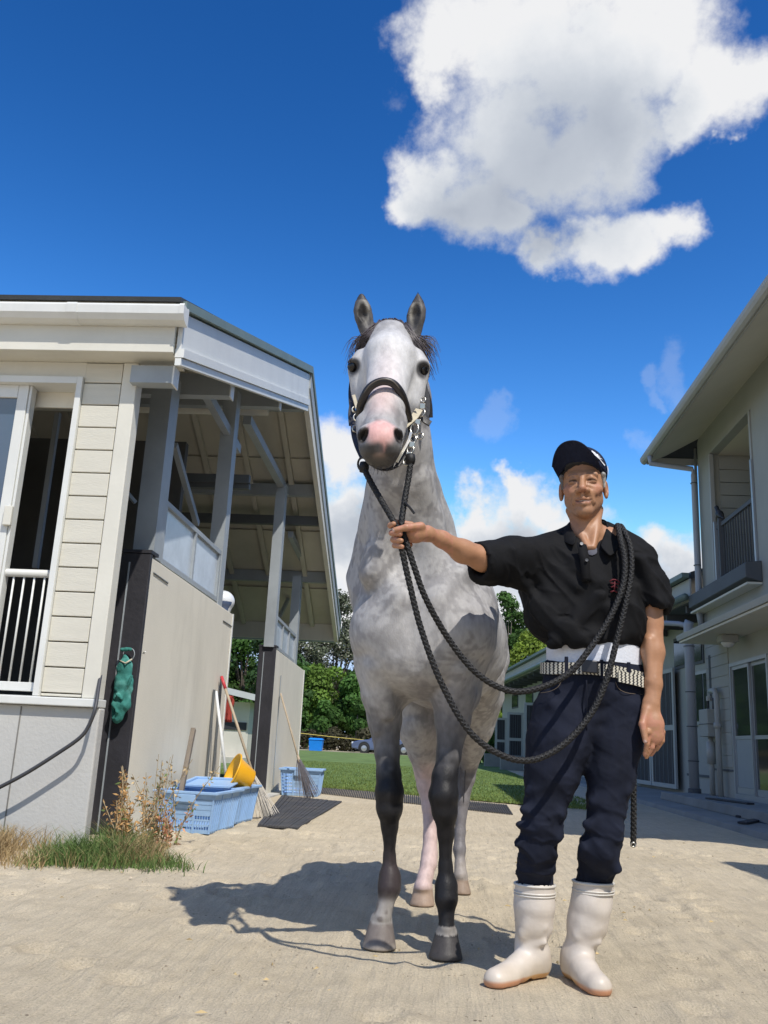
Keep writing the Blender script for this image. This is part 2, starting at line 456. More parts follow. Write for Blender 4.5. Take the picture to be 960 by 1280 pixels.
def C(pts):
    """chain of (x, y, depth, width) -> (world point, radius in metres)"""
    r = []
    for x, y, Y, w in pts:
        p = atY(x, y, Y); r.append((p, w*mpp(p)/2))
    return r
rnd = random.Random(7)
BRS = mat('halter_metal', (.55, .52, .45), .28, .08, 20, 0, metal=.95)
# ================================================================== GROUND
def sand_material():
    m = bpy.data.materials.new('sand'); m.use_nodes = True; t = m.node_tree; n = t.nodes; l = t.links
    p = n['Principled BSDF']; p.inputs['Roughness'].default_value = 0.95; p.inputs['Specular IOR Level'].default_value = 0.2
    tcn = n.new('ShaderNodeTexCoord')
    def noise(scale, det, rough=0.6, st=(1, 1, 1), rot=0.0, dist=0.0):
        mp = n.new('ShaderNodeMapping'); mp.inputs['Scale'].default_value = st; mp.inputs['Rotation'].default_value = (0, 0, rot)
        l.new(tcn.outputs['Object'], mp.inputs[0]); q = n.new('ShaderNodeTexNoise'); l.new(mp.outputs[0], q.inputs['Vector'])
        q.inputs['Scale'].default_value = scale; q.inputs['Detail'].default_value = det; q.inputs['Roughness'].default_value = rough; q.inputs['Distortion'].default_value = dist
        return q.outputs['Fac']
    big_ = noise(0.55, 6, 0.65); fine = noise(140, 5, 0.75); mid = noise(7, 8, 0.7); rake = noise(26, 4, 0.6, (1.2, 0.10, 1), 0.16, 0.0)
    cr_ = n.new('ShaderNodeValToRGB'); l.new(big_, cr_.inputs[0]); e_ = cr_.color_ramp.elements
    e_[0].position = 0.3; e_[0].color = (0.55, 0.46, 0.32, 1); e_[1].position = 0.72; e_[1].color = (0.67, 0.575, 0.42, 1)
    def mul(c, f, lo, hi, a=0.3, b=0.7):
        r = n.new('ShaderNodeMapRange'); l.new(f, r.inputs[0]); r.inputs[1].default_value = a; r.inputs[2].default_value = b; r.inputs[3].default_value = lo; r.inputs[4].default_value = hi
        v = n.new('ShaderNodeVectorMath'); v.operation = 'SCALE'; l.new(c, v.inputs[0]); l.new(r.outputs[0], v.inputs['Scale']); return v.outputs[0]
    c = mul(cr_.outputs[0], mid, 0.90, 1.08); c = mul(c, fine, 0.72, 1.22); c = mul(c, rake, 0.92, 1.05)  # rake troughs tinted darker: relief shading put into the sand colour
    # small dark pebbles and bits of bedding
    vo = n.new('ShaderNodeTexVoronoi'); vo.inputs['Scale'].default_value = 26; l.new(tcn.outputs['Object'], vo.inputs['Vector'])
    pr = n.new('ShaderNodeMapRange'); l.new(vo.outputs['Distance'], pr.inputs[0]); pr.inputs[1].default_value = 0.10; pr.inputs[2].default_value = 0.17; pr.inputs[3].default_value = 1.0; pr.inputs[4].default_value = 0.0
    sp = noise(3.0, 2); sr = n.new('ShaderNodeMapRange'); l.new(sp, sr.inputs[0]); sr.inputs[1].default_value = 0.55; sr.inputs[2].default_value = 0.65
    mm = n.new('ShaderNodeMath'); mm.operation = 'MULTIPLY'; l.new(pr.outputs[0], mm.inputs[0]); l.new(sr.outputs[0], mm.inputs[1])
    mx_ = n.new('ShaderNodeMix'); mx_.data_type = 'RGBA'; l.new(mm.outputs[0], mx_.inputs[0]); l.new(c, mx_.inputs[6]); mx_.inputs[7].default_value = (0.16, 0.12, 0.08, 1)
    l.new(mx_.outputs[2], p.inputs['Base Color'])
    b1 = n.new('ShaderNodeBump'); b1.inputs['Strength'].default_value = 1.0; b1.inputs['Distance'].default_value = 0.008; l.new(fine, b1.inputs['Height'])
    b2 = n.new('ShaderNodeBump'); b2.inputs['Strength'].default_value = 0.6; b2.inputs['Distance'].default_value = 0.02; l.new(rake, b2.inputs['Height']); l.new(b1.outputs[0], b2.inputs['Normal'])
    l.new(b2.outputs[0], p.inputs['Normal'])
    return m
M_SAND = sand_material()
def axis_steps(fine_lo, fine_hi, step, far):
    a = list(np.arange(fine_lo, fine_hi, step)); s_ = step; x = a[-1]
    while x < far: s_ *= 1.35; x += s_; a.append(x)
    s_ = step; x = a[0]; pre = []
    while x > -far: s_ *= 1.35; x -= s_; pre.append(x)
    return np.array(pre[::-1] + a)
def build_ground():
    xs = axis_steps(-2.4, 3.2, 0.016, 2500); ys = axis_steps(1.8, 8.0, 0.03, 2500)
    X, Y = np.meshgrid(xs, ys); P = np.stack([X.ravel(), Y.ravel(), np.zeros(X.size)], 1)
    p2 = P.copy()
    z = (vnoise(p2, 1.3)-0.5)*0.018 + (vnoise(p2, 5, 1)-0.5)*0.010 + (vnoise(p2, 17, 2)-0.5)*0.006
    # raked wheel ridges that run away from the viewer
    u = p2[:, 0] + 0.10*np.sin(p2[:, 1]*0.9) + 0.12*(p2[:, 1]-3); q = np.stack([u*1.0, p2[:, 1]*0.12, 0*u], 1)
    amp = sstep(vnoise(p2, 0.9, 5), 0.3, 0.65)
    z += ((vnoise(q, 13, 3)-0.5)*0.022+(vnoise(q, 27, 8)-.5)*.014)*(.2+.8*amp) + (vnoise(p2, 22, 7)-0.5)*0.009
    # old hoof prints
    rs = np.random.RandomState(3)
    for i in range(170):
        hx, hy = rs.uniform(-2.2, 2.6), rs.uniform(2.0, 7.5); r = rs.uniform(0.045, 0.065)
        d2 = ((p2[:, 0]-hx)**2 + (p2[:, 1]-hy)**2)/r**2
        mk = d2 < 9
        z[mk] += -0.020*np.exp(-d2[mk]) + 0.011*np.exp(-(np.sqrt(d2[mk])-1.6)**2*4)
    fade = np.clip(1-(np.maximum(np.abs(p2[:, 0])-3.4, np.maximum(p2[:, 1]-8.5, 1.7-p2[:, 1])))/1.5, 0, 1)
    z *= fade; z -= 0.003
    # flat where hooves and boots stand
    for fx, fy in ((-0.19, 3.42), (0.04, 3.32), (-.05, 4.32), (.12, 4.7), (.30, 3.05), (.46, 3.02)):
        w = np.exp(-(((p2[:, 0]-fx)**2 + (p2[:, 1]-fy)**2)/0.14**2)); z = z*(1-w) + (-0.002)*w
    P[:, 2] = z
    nx, ny = len(xs), len(ys); i = np.arange(nx*ny).reshape(ny, nx)
    f = np.stack([i[:-1, :-1].ravel(), i[:-1, 1:].ravel(), i[1:, 1:].ravel(), i[1:, :-1].ravel()], 1)
    me = bpy.data.meshes.new('ground'); me.from_pydata(P.tolist(), [], f.tolist()); me.update()
    o = link(bpy.data.objects.new('ground', me)); fin(o, M_SAND); tag(o, kind='structure')
build_ground()
def grit():
    rs = np.random.RandomState(12); n = 6500; y = 2.0+6.5*rs.rand(n)**1.3; x = (rs.rand(n)-.5)*2*(.75*y*.5+.9)+.1
    dn_ = vnoise(np.stack([x, y, 0*x], 1), 1.6, 6); k = rs.rand(n) < sstep(dn_, .25, .75); x, y = x[k], y[k]; n = len(x)
    s_ = rs.uniform(.0015, .0048, n)*np.where(rs.rand(n) < .04, 2.2, 1); V = np.zeros((n, 5, 3)); a = rs.uniform(0, 6.28, n)
    for i in range(4): V[:, i, 0] = x+np.cos(a+i*1.57)*s_*rs.uniform(.7, 1.3, n); V[:, i, 1] = y+np.sin(a+i*1.57)*s_*rs.uniform(.7, 1.3, n); V[:, i, 2] = -.004
    V[:, 4, 0] = x+rs.normal(0, .3, n)*s_; V[:, 4, 1] = y; V[:, 4, 2] = -.001+s_*.45
    st = rs.rand(n) < .07; L_ = rs.uniform(.006, .014, n); V[st] = V[st]*np.array([1, 1, 1])     # bits of straw
    V[st, 0, :2] += (np.stack([np.cos(a), np.sin(a)], 1)*L_[:, None])[st]; V[st, 2, :2] -= (np.stack([np.cos(a), np.sin(a)], 1)*L_[:, None])[st]; V[st, 4, 2] = .003
    b = np.arange(n)*5; F_ = np.concatenate([np.stack([b+i, b+(i+1) % 4, b+4], 1) for i in range(4)])
    me = bpy.data.meshes.new('gravel'); me.from_pydata(V.reshape(-1, 3).tolist(), [], F_.tolist()); me.update(); o = link(bpy.data.objects.new('gravel', me))
    c = np.array([[.30, .25, .18]])*rs.uniform(.75, 1.9, (n, 1)); c[st] = np.array([.48, .36, .18])*rs.uniform(.6, 1.2, (st.sum(), 1)); paint(o, np.repeat(c, 5, axis=0))
    fin(o, mat('grit_stone', (1, 1, 1), .9, .1, 20, 0, attr='Col'), smooth=False); tag(o, 'small stones and bits of straw scattered over the sandy yard', 'gravel', kind='stuff')
grit()

def lawn_material():
    m = mat('lawn', (0.125, 0.185, 0.055), 0.9, 0.35, 1.3, 0.4, 60, spec=0.2, stain=0.35, stain_col=(0.22, 0.27, 0.06), bdist=0.02)
    return m
M_LAWN = lawn_material()
LA = gr(385, 984); LB = gr(660, 1007); slope = (LB.y-LA.y)/(LB.x-LA.x)
def lawn_y(x): return min(14.6, LA.y + (x-LA.x)*slope) if x > LA.x else 14.45
mb = MB(); pts = [(-30, 14.5), (LA.x, 14.45), (LB.x, LB.y), (1.9, LB.y+.1), (2.1, 18), (2.6, 60), (-45, 60)]
mb.add([(x, y, 0.012) for x, y in pts], [tuple(range(len(pts)))])
o = mb.build('lawn', M_LAWN); tag(o, kind='structure')
# blades of the near lawn edge
def blades(name, n, posf, hf, wd, mt, lean=0.5, colf=None, parent=None, seed=1):
    rs = np.random.RandomState(seed); P = posf(n, rs); h = hf(n, rs, P); a = rs.uniform(0, 2*np.pi, n); lx = rs.normal(0, lean, n)*h; ly = rs.normal(0, lean, n)*h
    wx, wy = np.cos(a)*wd/2, np.sin(a)*wd/2
    V = np.zeros((n, 5, 3))
    V[:, 0] = P + np.stack([-wx, -wy, 0*wx], 1); V[:, 1] = P + np.stack([wx, wy, 0*wx], 1)
    mid = P + np.stack([lx*0.35, ly*0.35, h*0.6], 1)
    V[:, 2] = mid + np.stack([wx*.7, wy*.7, 0*wx], 1); V[:, 3] = mid - np.stack([wx*.7, wy*.7, 0*wx], 1)
    V[:, 4] = P + np.stack([lx, ly, h], 1)
    b = np.arange(n)*5; fq = np.stack([b, b+1, b+2, b+3], 1); ft = np.stack([b+3, b+2, b+4], 1)
    me = bpy.data.meshes.new(name); me.from_pydata(V.reshape(-1, 3).tolist(), [], fq.tolist()+ft.tolist()); me.update()
    o = link(bpy.data.objects.new(name, me))
    if colf is not None:
        c = np.repeat(colf(P, rs), 5, axis=0); paint(o, c)
    return fin(o, mt, parent, smooth=False)
def lawn_pos(n, rs):
    t = rs.uniform(0, 1, n)**1.8; x = rs.uniform(-4.5, 2.2, n); y0 = np.where(x > LA.x, LA.y+(x-LA.x)*slope, 14.45); y0 = np.minimum(y0, 14.6) + rs.normal(0, .04, n)
    return np.stack([x, y0 + t*16, np.full(n, 0.01)], 1)
o = blades('lawn_grass', 42000, lawn_pos, lambda n, rs, P: rs.uniform(.015, .035, n), 0.012, mat('lawn_blade', (1, 1, 1), 0.8, 0.1, 3, 0, spec=.2, attr='Col'), 0.5,
           lambda P, rs: np.array([.135, .205, .06])[None]*(0.7+0.6*rs.rand(len(P), 1)) + np.array([.05, .02, 0])[None]*rs.rand(len(P), 1), seed=4)
tag(o, 'short bright green grass covering the lawn behind the horse', 'grass', kind='stuff')

# dark perforated rubber mats on the sand
M_RUB = mat('rubber_mat', (0.055, 0.055, 0.06), 0.85, 0.3, 5, 0.3, 60, stain=0.25, stain_col=(0.30, 0.25, 0.18))
def grid_mat(name, corners, nx, ny, label, z=0.0, gap=0.3):
    """a mat of real bars: corners near-left, near-right, far-right, far-left"""
    a, b, c, d = [Vector((p[0], p[1], z)) for p in corners]; m = MB()
    def pt(u, v, zz): q = (a*(1-u)+b*u)*(1-v) + (d*(1-u)+c*u)*v; return Vector((q.x, q.y, z+zz))
    for i in range(nx):
        for j in range(ny):
            u0, u1, v0, v1 = i/nx, (i+1-gap)/nx, j/ny, (j+1-gap)/ny
            zb, zt = 0.002, 0.014
            P = [pt(u0, v0, zb), pt(u1, v0, zb), pt(u1, v1, zb), pt(u0, v1, zb), pt(u0, v0, zt), pt(u1, v0, zt), pt(u1, v1, zt), pt(u0, v1, zt)]
            m.add(P, [(4,5,6,7),(0,1,5,4),(1,2,6,5),(2,3,7,6),(3,0,4,7)])
    o_ = m.build(name, M_RUB); m2 = MB(); m2.add([pt(0,0,.004), pt(1,0,.004), pt(1,1,.004), pt(0,1,.004)], [(0,1,2,3)])
    o_.data.materials.append(mat('mat_dirt', (0.20, 0.17, 0.13), 0.95, 0.3, 9, 0.3, 50))
    return tag(o_, label, 'mat')
E1 = empty('rubber_mat', (-1.2, 8.0, 0), 'dark worn rubber mat strips lying on the sand beside the blue crates', 'mat')
rng = random.Random(2)
c1 = [gr(322, 1033), gr(372, 1037), gr(428, 1003), gr(352, 996)]
for i in range(14):
    u0, u1 = i/14, (i+0.86)/14
    P = []
    for u in (u0, u1): P.append(c1[0]*(1-u)+c1[1]*u)
    for u in (u1, u0): P.append(c1[3]*(1-u)+c1[2]*u)
    zt = 0.012 + rng.uniform(0, .006)
    MB().add([(p.x, p.y, 0.0) for p in P]+[(p.x, p.y, zt) for p in P], [(4,5,6,7),(0,1,5,4),(1,2,6,5),(2,3,7,6),(3,0,4,7)]).build('mat_strip', M_RUB, E1)
grid_mat('grid_mat', [gr(398, 992), gr(642, 1019), gr(634, 1007), gr(402, 984)], 96, 22, 'long dark perforated drainage mat laid along the near edge of the lawn')

# ================================================================== TREES
M_BARK = mat('bark', (0.12, 0.10, 0.08), 0.9, 0.3, 8, 0.5, 30)
M_LEAF = mat('leaf', (1, 1, 1), 0.65, 0.15, 0.6, 0, attr='Col', spec=0.25)
def add_trans(m, w=0.25):
    t = m.node_tree; n = t.nodes; l = t.links; p = [q for q in n if q.type == 'BSDF_PRINCIPLED'][0]; o_ = [q for q in n if q.type == 'OUTPUT_MATERIAL'][0]
    tr = n.new('ShaderNodeBsdfTranslucent'); mxs = n.new('ShaderNodeMixShader'); mxs.inputs[0].default_value = w
    src = p.inputs['Base Color'].links[0].from_socket; l.new(src, tr.inputs[0]); l.new(p.outputs[0], mxs.inputs[1]); l.new(tr.outputs[0], mxs.inputs[2]); l.new(mxs.outputs[0], o_.inputs[0])
add_trans(M_LEAF)
def leaf_cloud(centers, radii, n, size, base, var, rs, spread=0.25, flat=1.0):
    k = rs.choice(len(centers), n, p=radii**2/np.sum(radii**2)); d = rs.normal(size=(n, 3)); d /= np.linalg.norm(d, axis=1)[:, None]
    d[:, 2] = np.abs(d[:, 2])*np.where(rs.rand(n) < 0.72, 1, -1)
    r = radii[k]*(1 - spread*rs.rand(n)**1.5)*(0.85+0.3*rs.rand(n)); P = centers[k] + d*r[:, None]*np.array([1, 1, flat])
    nr = d + rs.normal(0, .55, (n, 3)); nr /= np.linalg.norm(nr, axis=1)[:, None]
    t1 = np.cross(nr, rs.normal(size=(n, 3))); t1 /= np.linalg.norm(t1, axis=1)[:, None]; t2 = np.cross(nr, t1)
    s = size*(0.6+0.8*rs.rand(n))[:, None]
    V = np.stack([P - t1*s*.5, P + t2*s*.32, P + t1*s*.5, P - t2*s*.32], 1)
    cl = np.array(base)[None]*(1 + var*(rs.rand(len(centers))[k]-0.5))[:, None]*(0.75+0.5*rs.rand(n))[:, None]
    return V, cl
def leaves_obj(name, V, cl, parent, flowers=None):
    n = len(V); me = bpy.data.meshes.new(name); me.from_pydata(V.reshape(-1, 3).tolist(), [], np.arange(n*4).reshape(n, 4).tolist()); me.update()
    o_ = link(bpy.data.objects.new(name, me)); paint(o_, np.repeat(cl, 4, axis=0)); return fin(o_, M_LEAF, parent, smooth=False)
def tree(px, ytop, wpx, Y, zbase_h, base, label, n=9000, size=0.32, seed=0, nb=34, fl=0.0, spread=0.3, group='trees beyond the lawn', cat='tree', var=0.7):
    rs = np.random.RandomState(seed); t = atY(px, ytop, Y); x, h = t.x, t.z; wm = wpx*mpp(t)
    e_ = empty('tree', (x, Y, 0), label, cat, group)
    cz0 = zbase_h; H_ = h - cz0; cen = []; rad = []
    for i in range(nb):
        u = rs.rand()**0.8; ang = rs.uniform(0, 2*np.pi); prof = (math.sin(math.pi*(0.15+0.8*u)))**0.7
        rr = wm/2*prof*rs.uniform(.25, .85); r_ = wm*rs.uniform(.10, .2)
        cen.append((x+math.cos(ang)*rr, Y+math.sin(ang)*rr, cz0 + u*(H_-r_*1.0))); rad.append(r_)
    cen = np.array(cen); rad = np.array(rad); V, cl = leaf_cloud(cen, rad, n, size, base, var, rs, spread)
    if fl: 
        k = rs.rand(len(cl)) < fl; cl[k] = np.array([.42, .42, .34])
    leaves_obj('crown', V, cl, e_)
    tr = MB(); top = Vector((x, Y, cz0+H_*.55)); tr.tube(spline([(x+.1, Y, -.1), (x, Y, cz0*.6), (x-.2, Y, cz0+H_*.25), top], 4), [wm*.035*(1-0.06*i) for i in range(13)], 8)
    for i in range(12):
        j = rs.randint(len(cen)); c = Vector(cen[j]); s_ = Vector((x-.1, Y, cz0*rs.uniform(.6, 1) + H_*.2*rs.rand())); tr.tube([s_, (s_+c)/2+Vector((0, 0, .3)), c], [wm*.016, wm*.011, wm*.004], 5)
    tr.build('trunk', M_BARK, e_, smooth=True)
DARK = (.04, .085, .025); MIDG = (.06, .13, .025); BRT = (.12, .20, .03); GREY = (.095, .11, .065)
tree(232, 770, 150, 78, 2.2, DARK, 'dark tree seen through the stable behind the walkway gap', 9000, .34, 1)
tree(316, 752, 110, 82, 2.5, MIDG, 'mid green tree rising behind the gap between the two stable walls', 9000, .34, 2)
tree(352, 768, 90, 76, 2.4, DARK, 'dark tree half hidden by the second stable wall and post', 8000, .32, 3)
tree(428, 736, 84, 84, 3.5, GREY, 'tall thin grey green tree with pale blossom between stable roof and horse', 9000, .26, 4, fl=.16, spread=.8)
tree(392, 775, 84, 80, 3.0, GREY, 'lower grey green tree with pale blossom under the stable roof corner', 8000, .26, 5, fl=.13, spread=.8)
tree(402, 826, 100, 73, 1.5, BRT, 'rounded bright green tree above the hedge left of the horse', 12000, .3, 6, nb=26, spread=.15)
tree(366, 822, 80, 71, 1.2, MIDG, 'mid green bush filling in beside the far end of the second stable wall', 9000, .3, 16, nb=26, spread=.2, cat='bush')
tree(452, 838, 76, 72, 1.5, MIDG, 'rounded mid green tree directly behind the horse shoulder', 8000, .3, 7, nb=24, spread=.15)
tree(520, 800, 110, 80, 2.0, DARK, 'dark tree hidden behind the horse chest', 7000, .36, 8)
tree(590, 770, 90, 82, 2.0, DARK, 'dark tree behind the horse flank', 8000, .34, 9)
tree(638, 737, 74, 84, 3.0, MIDG, 'tall dark green tree just right of the horse flank', 11000, .28, 10, spread=.5)
tree(668, 785, 90, 66, 1.6, (.17, .24, .03), 'bright yellow green tree above the low stable roof between horse and man', 15000, .24, 11, nb=30, spread=.25)
tree(622, 800, 50, 64, 1.4, (.14, .21, .03), 'small bright green tree touching the horse flank outline', 8000, .24, 12, nb=18)
tree(745, 760, 110, 76, 2.0, MIDG, 'mid green tree hidden behind the man', 7000, .36, 13)
tree(120, 800, 160, 84, 2.0, DARK, 'dark tree behind the closed end of the stable', 6000, .42, 14)
tree(850, 790, 150, 84, 2.0, DARK, 'dark tree behind the low stable roof', 6000, .42, 15)

# hedge: a long clipped wall of leaves
def hedge(x0, x1, Y, h, d, n, base, label, seed, size=.2):
    rs = np.random.RandomState(seed); e_ = empty('hedge', ((x0+x1)/2, Y, 0), label, 'hedge')
    nb = int((x1-x0)*1.6); cen = np.stack([rs.uniform(x0, x1, nb), rs.uniform(Y-d/2, Y+d/2, nb), rs.uniform(.35, h-.45, nb)], 1); rad = rs.uniform(.45, .75, nb)
    V, cl = leaf_cloud(cen, rad, n, size, base, .6, rs, .3); leaves_obj('foliage', V, cl, e_)
    mbx = MB(); 
    for i in range(int((x1-x0)/1.5)): mbx.tube([(x0+i*1.5, Y, -.05), (x0+i*1.5+.1, Y, h*.7)], .05, 6)
    mbx.build('stems', M_BARK, e_, smooth=True)
hedge(-20, 16, 70, 3.9, 2.2, 46000, (.07, .15, .03), 'long dense green hedge behind the parked car and lawn', 21, .3)
hedge(-16, 3, 67.2, 1.5, 1.0, 16000, (.055, .05, .025), 'low brown green scrub along the foot of the hedge behind the car', 22, .22)
hedge(1.0, 6.5, 42, 1.6, 1.4, 9000, (.07, .15, .03), 'small bright shrub row at the end of the low stable', 23, .16)

rs_ = np.random.RandomState(77); cen_ = np.stack([rs_.uniform(-60, 60, 420), rs_.uniform(86, 92, 420), rs_.uniform(.5, 6.5, 420)], 1)
V_, cl_ = leaf_cloud(cen_, rs_.uniform(1.0, 2.2, 420), 42000, .75, (.035, .07, .022), .6, rs_, .4)
me_ = bpy.data.meshes.new('woodland'); me_.from_pydata(V_.reshape(-1, 3).tolist(), [], np.arange(len(V_)*4).reshape(-1, 4).tolist()); me_.update(); o = link(bpy.data.objects.new('woodland', me_)); paint(o, np.repeat(cl_, 4, axis=0)); fin(o, M_LEAF, smooth=False)
tag(o, 'dark mass of woodland undergrowth far behind the hedge and trees', 'woodland', kind='stuff')
# yellow barrier rope in front of the hedge
pa = atY(380, 917, 65.5); pb = atY(560, 931, 66.5); sag = [pa.lerp(pb, t/10) - Vector((0, 0, .12*math.sin(math.pi*t/10))) for t in range(11)]
pe = pa + (pa-pb)*0.5
o = MB().tube([pe]+sag, .024, 6).build('barrier_rope', mat('yellow_rope', (.62, .50, .12), .7, .1), smooth=True); tag(o, 'thin yellow rope stretched in front of the hedge above the car', 'rope')
e = empty('rope_post', (pe.x, 65.5, 0), 'slim wooden post holding the left end of the yellow rope', 'post')
MB().tube([(pe.x, 65.5, 0), (pe.x, 65.5, pe.z+.1)], .06, 8).build('shaft', M_BARK, e)
e = empty('rope_post', (pb.x, 66.5, 0), 'slim wooden post holding the right end of the yellow rope behind the horse', 'post')
MB().tube([(pb.x, 66.5, 0), (pb.x, 66.5, pb.z+.1)], .06, 8).build('shaft', M_BARK, e)
# pale verge strip at the far side of the lawn
mb = MB(); mb.add([(-30, 60, .016), (14, 60, .016), (14, 66.5, .016), (-30, 66.5, .016)], [(0, 1, 2, 3)]); tag(mb.build('path', mat('verge', (.30, .27, .17), .95, .25, .7, .2)), kind='structure')

# ================================================================== CAR (side on, far behind)
def build_car():
    Yc = 62.5; w0 = atY(456, 942, Yc); w1 = atY(505, 944.5, Yc); x0, x1 = w0.x, w1.x; wb = x1-x0; s = wb/2.7
    e_ = empty('parked_car', ((x0+x1)/2, Yc, 0), 'blue grey sedan parked side on in front of the hedge, behind the horse legs', 'car')
    paintm = mat('car_paint', (.13, .16, .26), .28, .03, 2, 0, metal=.5, coat=.8); gl = mat('car_glass', (.02, .025, .03), .08, .02, 1, 0, spec=.8); blk = mat('tyre', (.02, .02, .02), .8); chrome = mat('rim_metal', (.55, .55, .57), .3, .03, 2, 0, metal=.9)
    W2 = .88; F_ = x0-.85*s; Rr = x1+.95*s
    # lower body profile (x, z), front at left
    low = [(F_, .32), (F_-.03, .55), (F_+.12, .72), (F_+.5, .84), (x0+.55*s, .93), (x1-.3*s, .98), (Rr-.15, .96), (Rr, .8), (Rr+.02, .4), (Rr-.1, .24), (x1+.36*s, .22), (x0-.36*s, .22)]
    m = MB()
    def extr(prof, ins_top, mbx):
        n_ = len(prof); zt = max(z for _, z in prof); vs = []
        for sgn in (-1, 1):
            for x, z in prof: vs.append((x, Yc+sgn*(W2-ins_top*max(0, z-.6)), z))
        fs = [tuple(range(n_))[::-1], tuple(range(n_, 2*n_))]+[(i, (i+1) % n_, n_+(i+1) % n_, n_+i) for i in range(n_)]
        mbx.add(vs, fs)
    extr(low, .1, m); b_ = m.build('body', paintm, e_, bevel=.05)
    cab = [(x0+.28*s, .92), (x0+1.02*s, 1.38), (x0+1.9*s, 1.44), (x1-.15*s, 1.36), (x1+.45*s, .97)]
    m = MB(); extr(cab, .32, m); m.build('cabin', paintm, e_, bevel=.04)
    for sgn in (-1, 1):
        for a, b, c, d in (((x0+.55*s, .97), (x0+1.08*s, 1.31), (x0+1.66*s, 1.36), (x0+1.66*s, .97)), ((x0+1.76*s, .97), (x0+1.76*s, 1.345), (x1-.25*s, 1.29), (x1+.12*s, 1.0))):
            q = [(p[0], Yc+sgn*(W2-.32*max(0, p[1]-.6)+.012), p[1]) for p in (a, b, c, d)]; q2 = [(p[0], p[1]-sgn*.02, p[2]) for p in q]
            MB().hexa(q+q2).build('side_window', gl, e_)
    for x in (x0, x1):
        for sgn in (-1, 1):
            MB().lathe((x, Yc+sgn*(W2-.01), .36), [(.0, -.02), (.39, -.02), (.39, .018), (0, .018)], 24, (0, sgn, 0), cap=False).build('wheel_arch', blk, e_)
            wz = MB().lathe((x, Yc+sgn*(W2-.05), .32), [(.2, -.1), (.31, -.1), (.325, -.05), (.325, .07), (.3, .1), (.2, .1)], 24, (0, sgn, 0)).build('wheel', blk, e_, smooth=False)
            MB().lathe((x, Yc+sgn*(W2+.055), .32), [(.2, -.03), (.19, 0), (.06, .012), (.02, .02)], 14, (0, sgn, 0)).build('rim', chrome, wz)
    MB().box((F_-.02, Yc-.8, .6), (F_+.12, Yc-.5, .72)).build('headlight', mat('lamp_glass', (.7, .72, .75), .1, .02), e_); MB().box((F_-.02, Yc+.5, .6), (F_+.12, Yc+.8, .72)).build('headlight', MATS['lamp_glass'], e_)
    MB().box((x0+.6*s, Yc-W2-.12, .98), (x0+.75*s, Yc-W2+.02, 1.08)).build('mirror', paintm, e_)
    for xx in (x0+1.7*s,): MB().box((xx, Yc-W2-.004, .35), (xx+.012, Yc-W2+.02, .95)).build('door_seam', blk, e_)
build_car()

# blue bin far left on the lawn edge
def bin_():
    Y = 60.8; a = atY(386, 941, Y); b = atY(404, 923, Y); e_ = empty('blue_bin', ((a.x+b.x)/2, Y, 0), 'bright blue plastic bin standing at the far edge of the lawn', 'bin')
    bm_ = mat('blue_plastic', (.01, .22, .72), .4, .08, 2, .05)
    x0, x1, h = a.x, b.x, b.z; w = x1-x0
    MB().hexa([(x0+.05, Y-.35, 0), (x1-.05, Y-.35, 0), (x1-.05, Y+.35, 0), (x0+.05, Y+.35, 0), (x0, Y-.42, h*.86), (x1, Y-.42, h*.86), (x1, Y+.42, h*.86), (x0, Y+.42, h*.86)]).build('body', bm_, e_, bevel=.03)
    MB().hexa([(x0-.04, Y-.47, h*.87), (x1+.04, Y-.47, h*.87), (x1+.04, Y+.47, h*.87), (x0-.04, Y+.47, h*.87), (x0+.06, Y-.3, h), (x1-.06, Y-.3, h), (x1-.06, Y+.3, h), (x0+.06, Y+.3, h)]).build('lid', bm_, e_, bevel=.02)
bin_()

# ================================================================== SMALL SHED seen through the walkway
def shed():
    Y = 24.0; a = atY(286, 858, Y); r_ = atY(318, 868, Y); bse = atY(300, 957, Y)
    e_ = empty('small_shed', (r_.x-1.5, Y, 0), 'small cream outbuilding with a pale roof seen between the two stable walls', 'shed')
    wm = mat('shed_wall', (.60, .57, .49), .85, .08, 2, .1, stain=.25); x1 = atY(320, 900, Y).x; zt = atY(318, 872, Y).z
    box('wall', (x1-4.2, Y+.3, 0), (x1-.25, Y+3.5, zt-.12), wm, e_)
    box('dark_band', (x1-4.2, Y+.27, zt-.85), (x1-.3, Y+.296, zt-.65), mat('dark_trim', (.03, .03, .035), .6), e_)
    rm = mat('shed_roof', (.55, .56, .55), .6, .1, 3, .1)
    MB().hexa([(x1-4.5, Y-.2, zt+.75), (x1+.05, Y-.2, zt-.1), (x1+.05, Y+3.8, zt-.1), (x1-4.5, Y+3.8, zt+.75), (x1-4.5, Y-.2, zt+.92), (x1+.05, Y-.2, zt+.06), (x1+.05, Y+3.8, zt+.06), (x1-4.5, Y+3.8, zt+.92)]).build('roof', rm, e_)
    MB().tube([(x1+.08, Y-.25, zt), (x1+.08, Y+3.8, zt)], .05, 8).build('gutter', rm, e_, smooth=True)
    box('step', (x1-3.6, Y-.3, 0), (x1-.2, Y+.3, .16), mat('concrete_pale', (.52, .49, .42), .9, .12, 3, .2), e_)
shed()
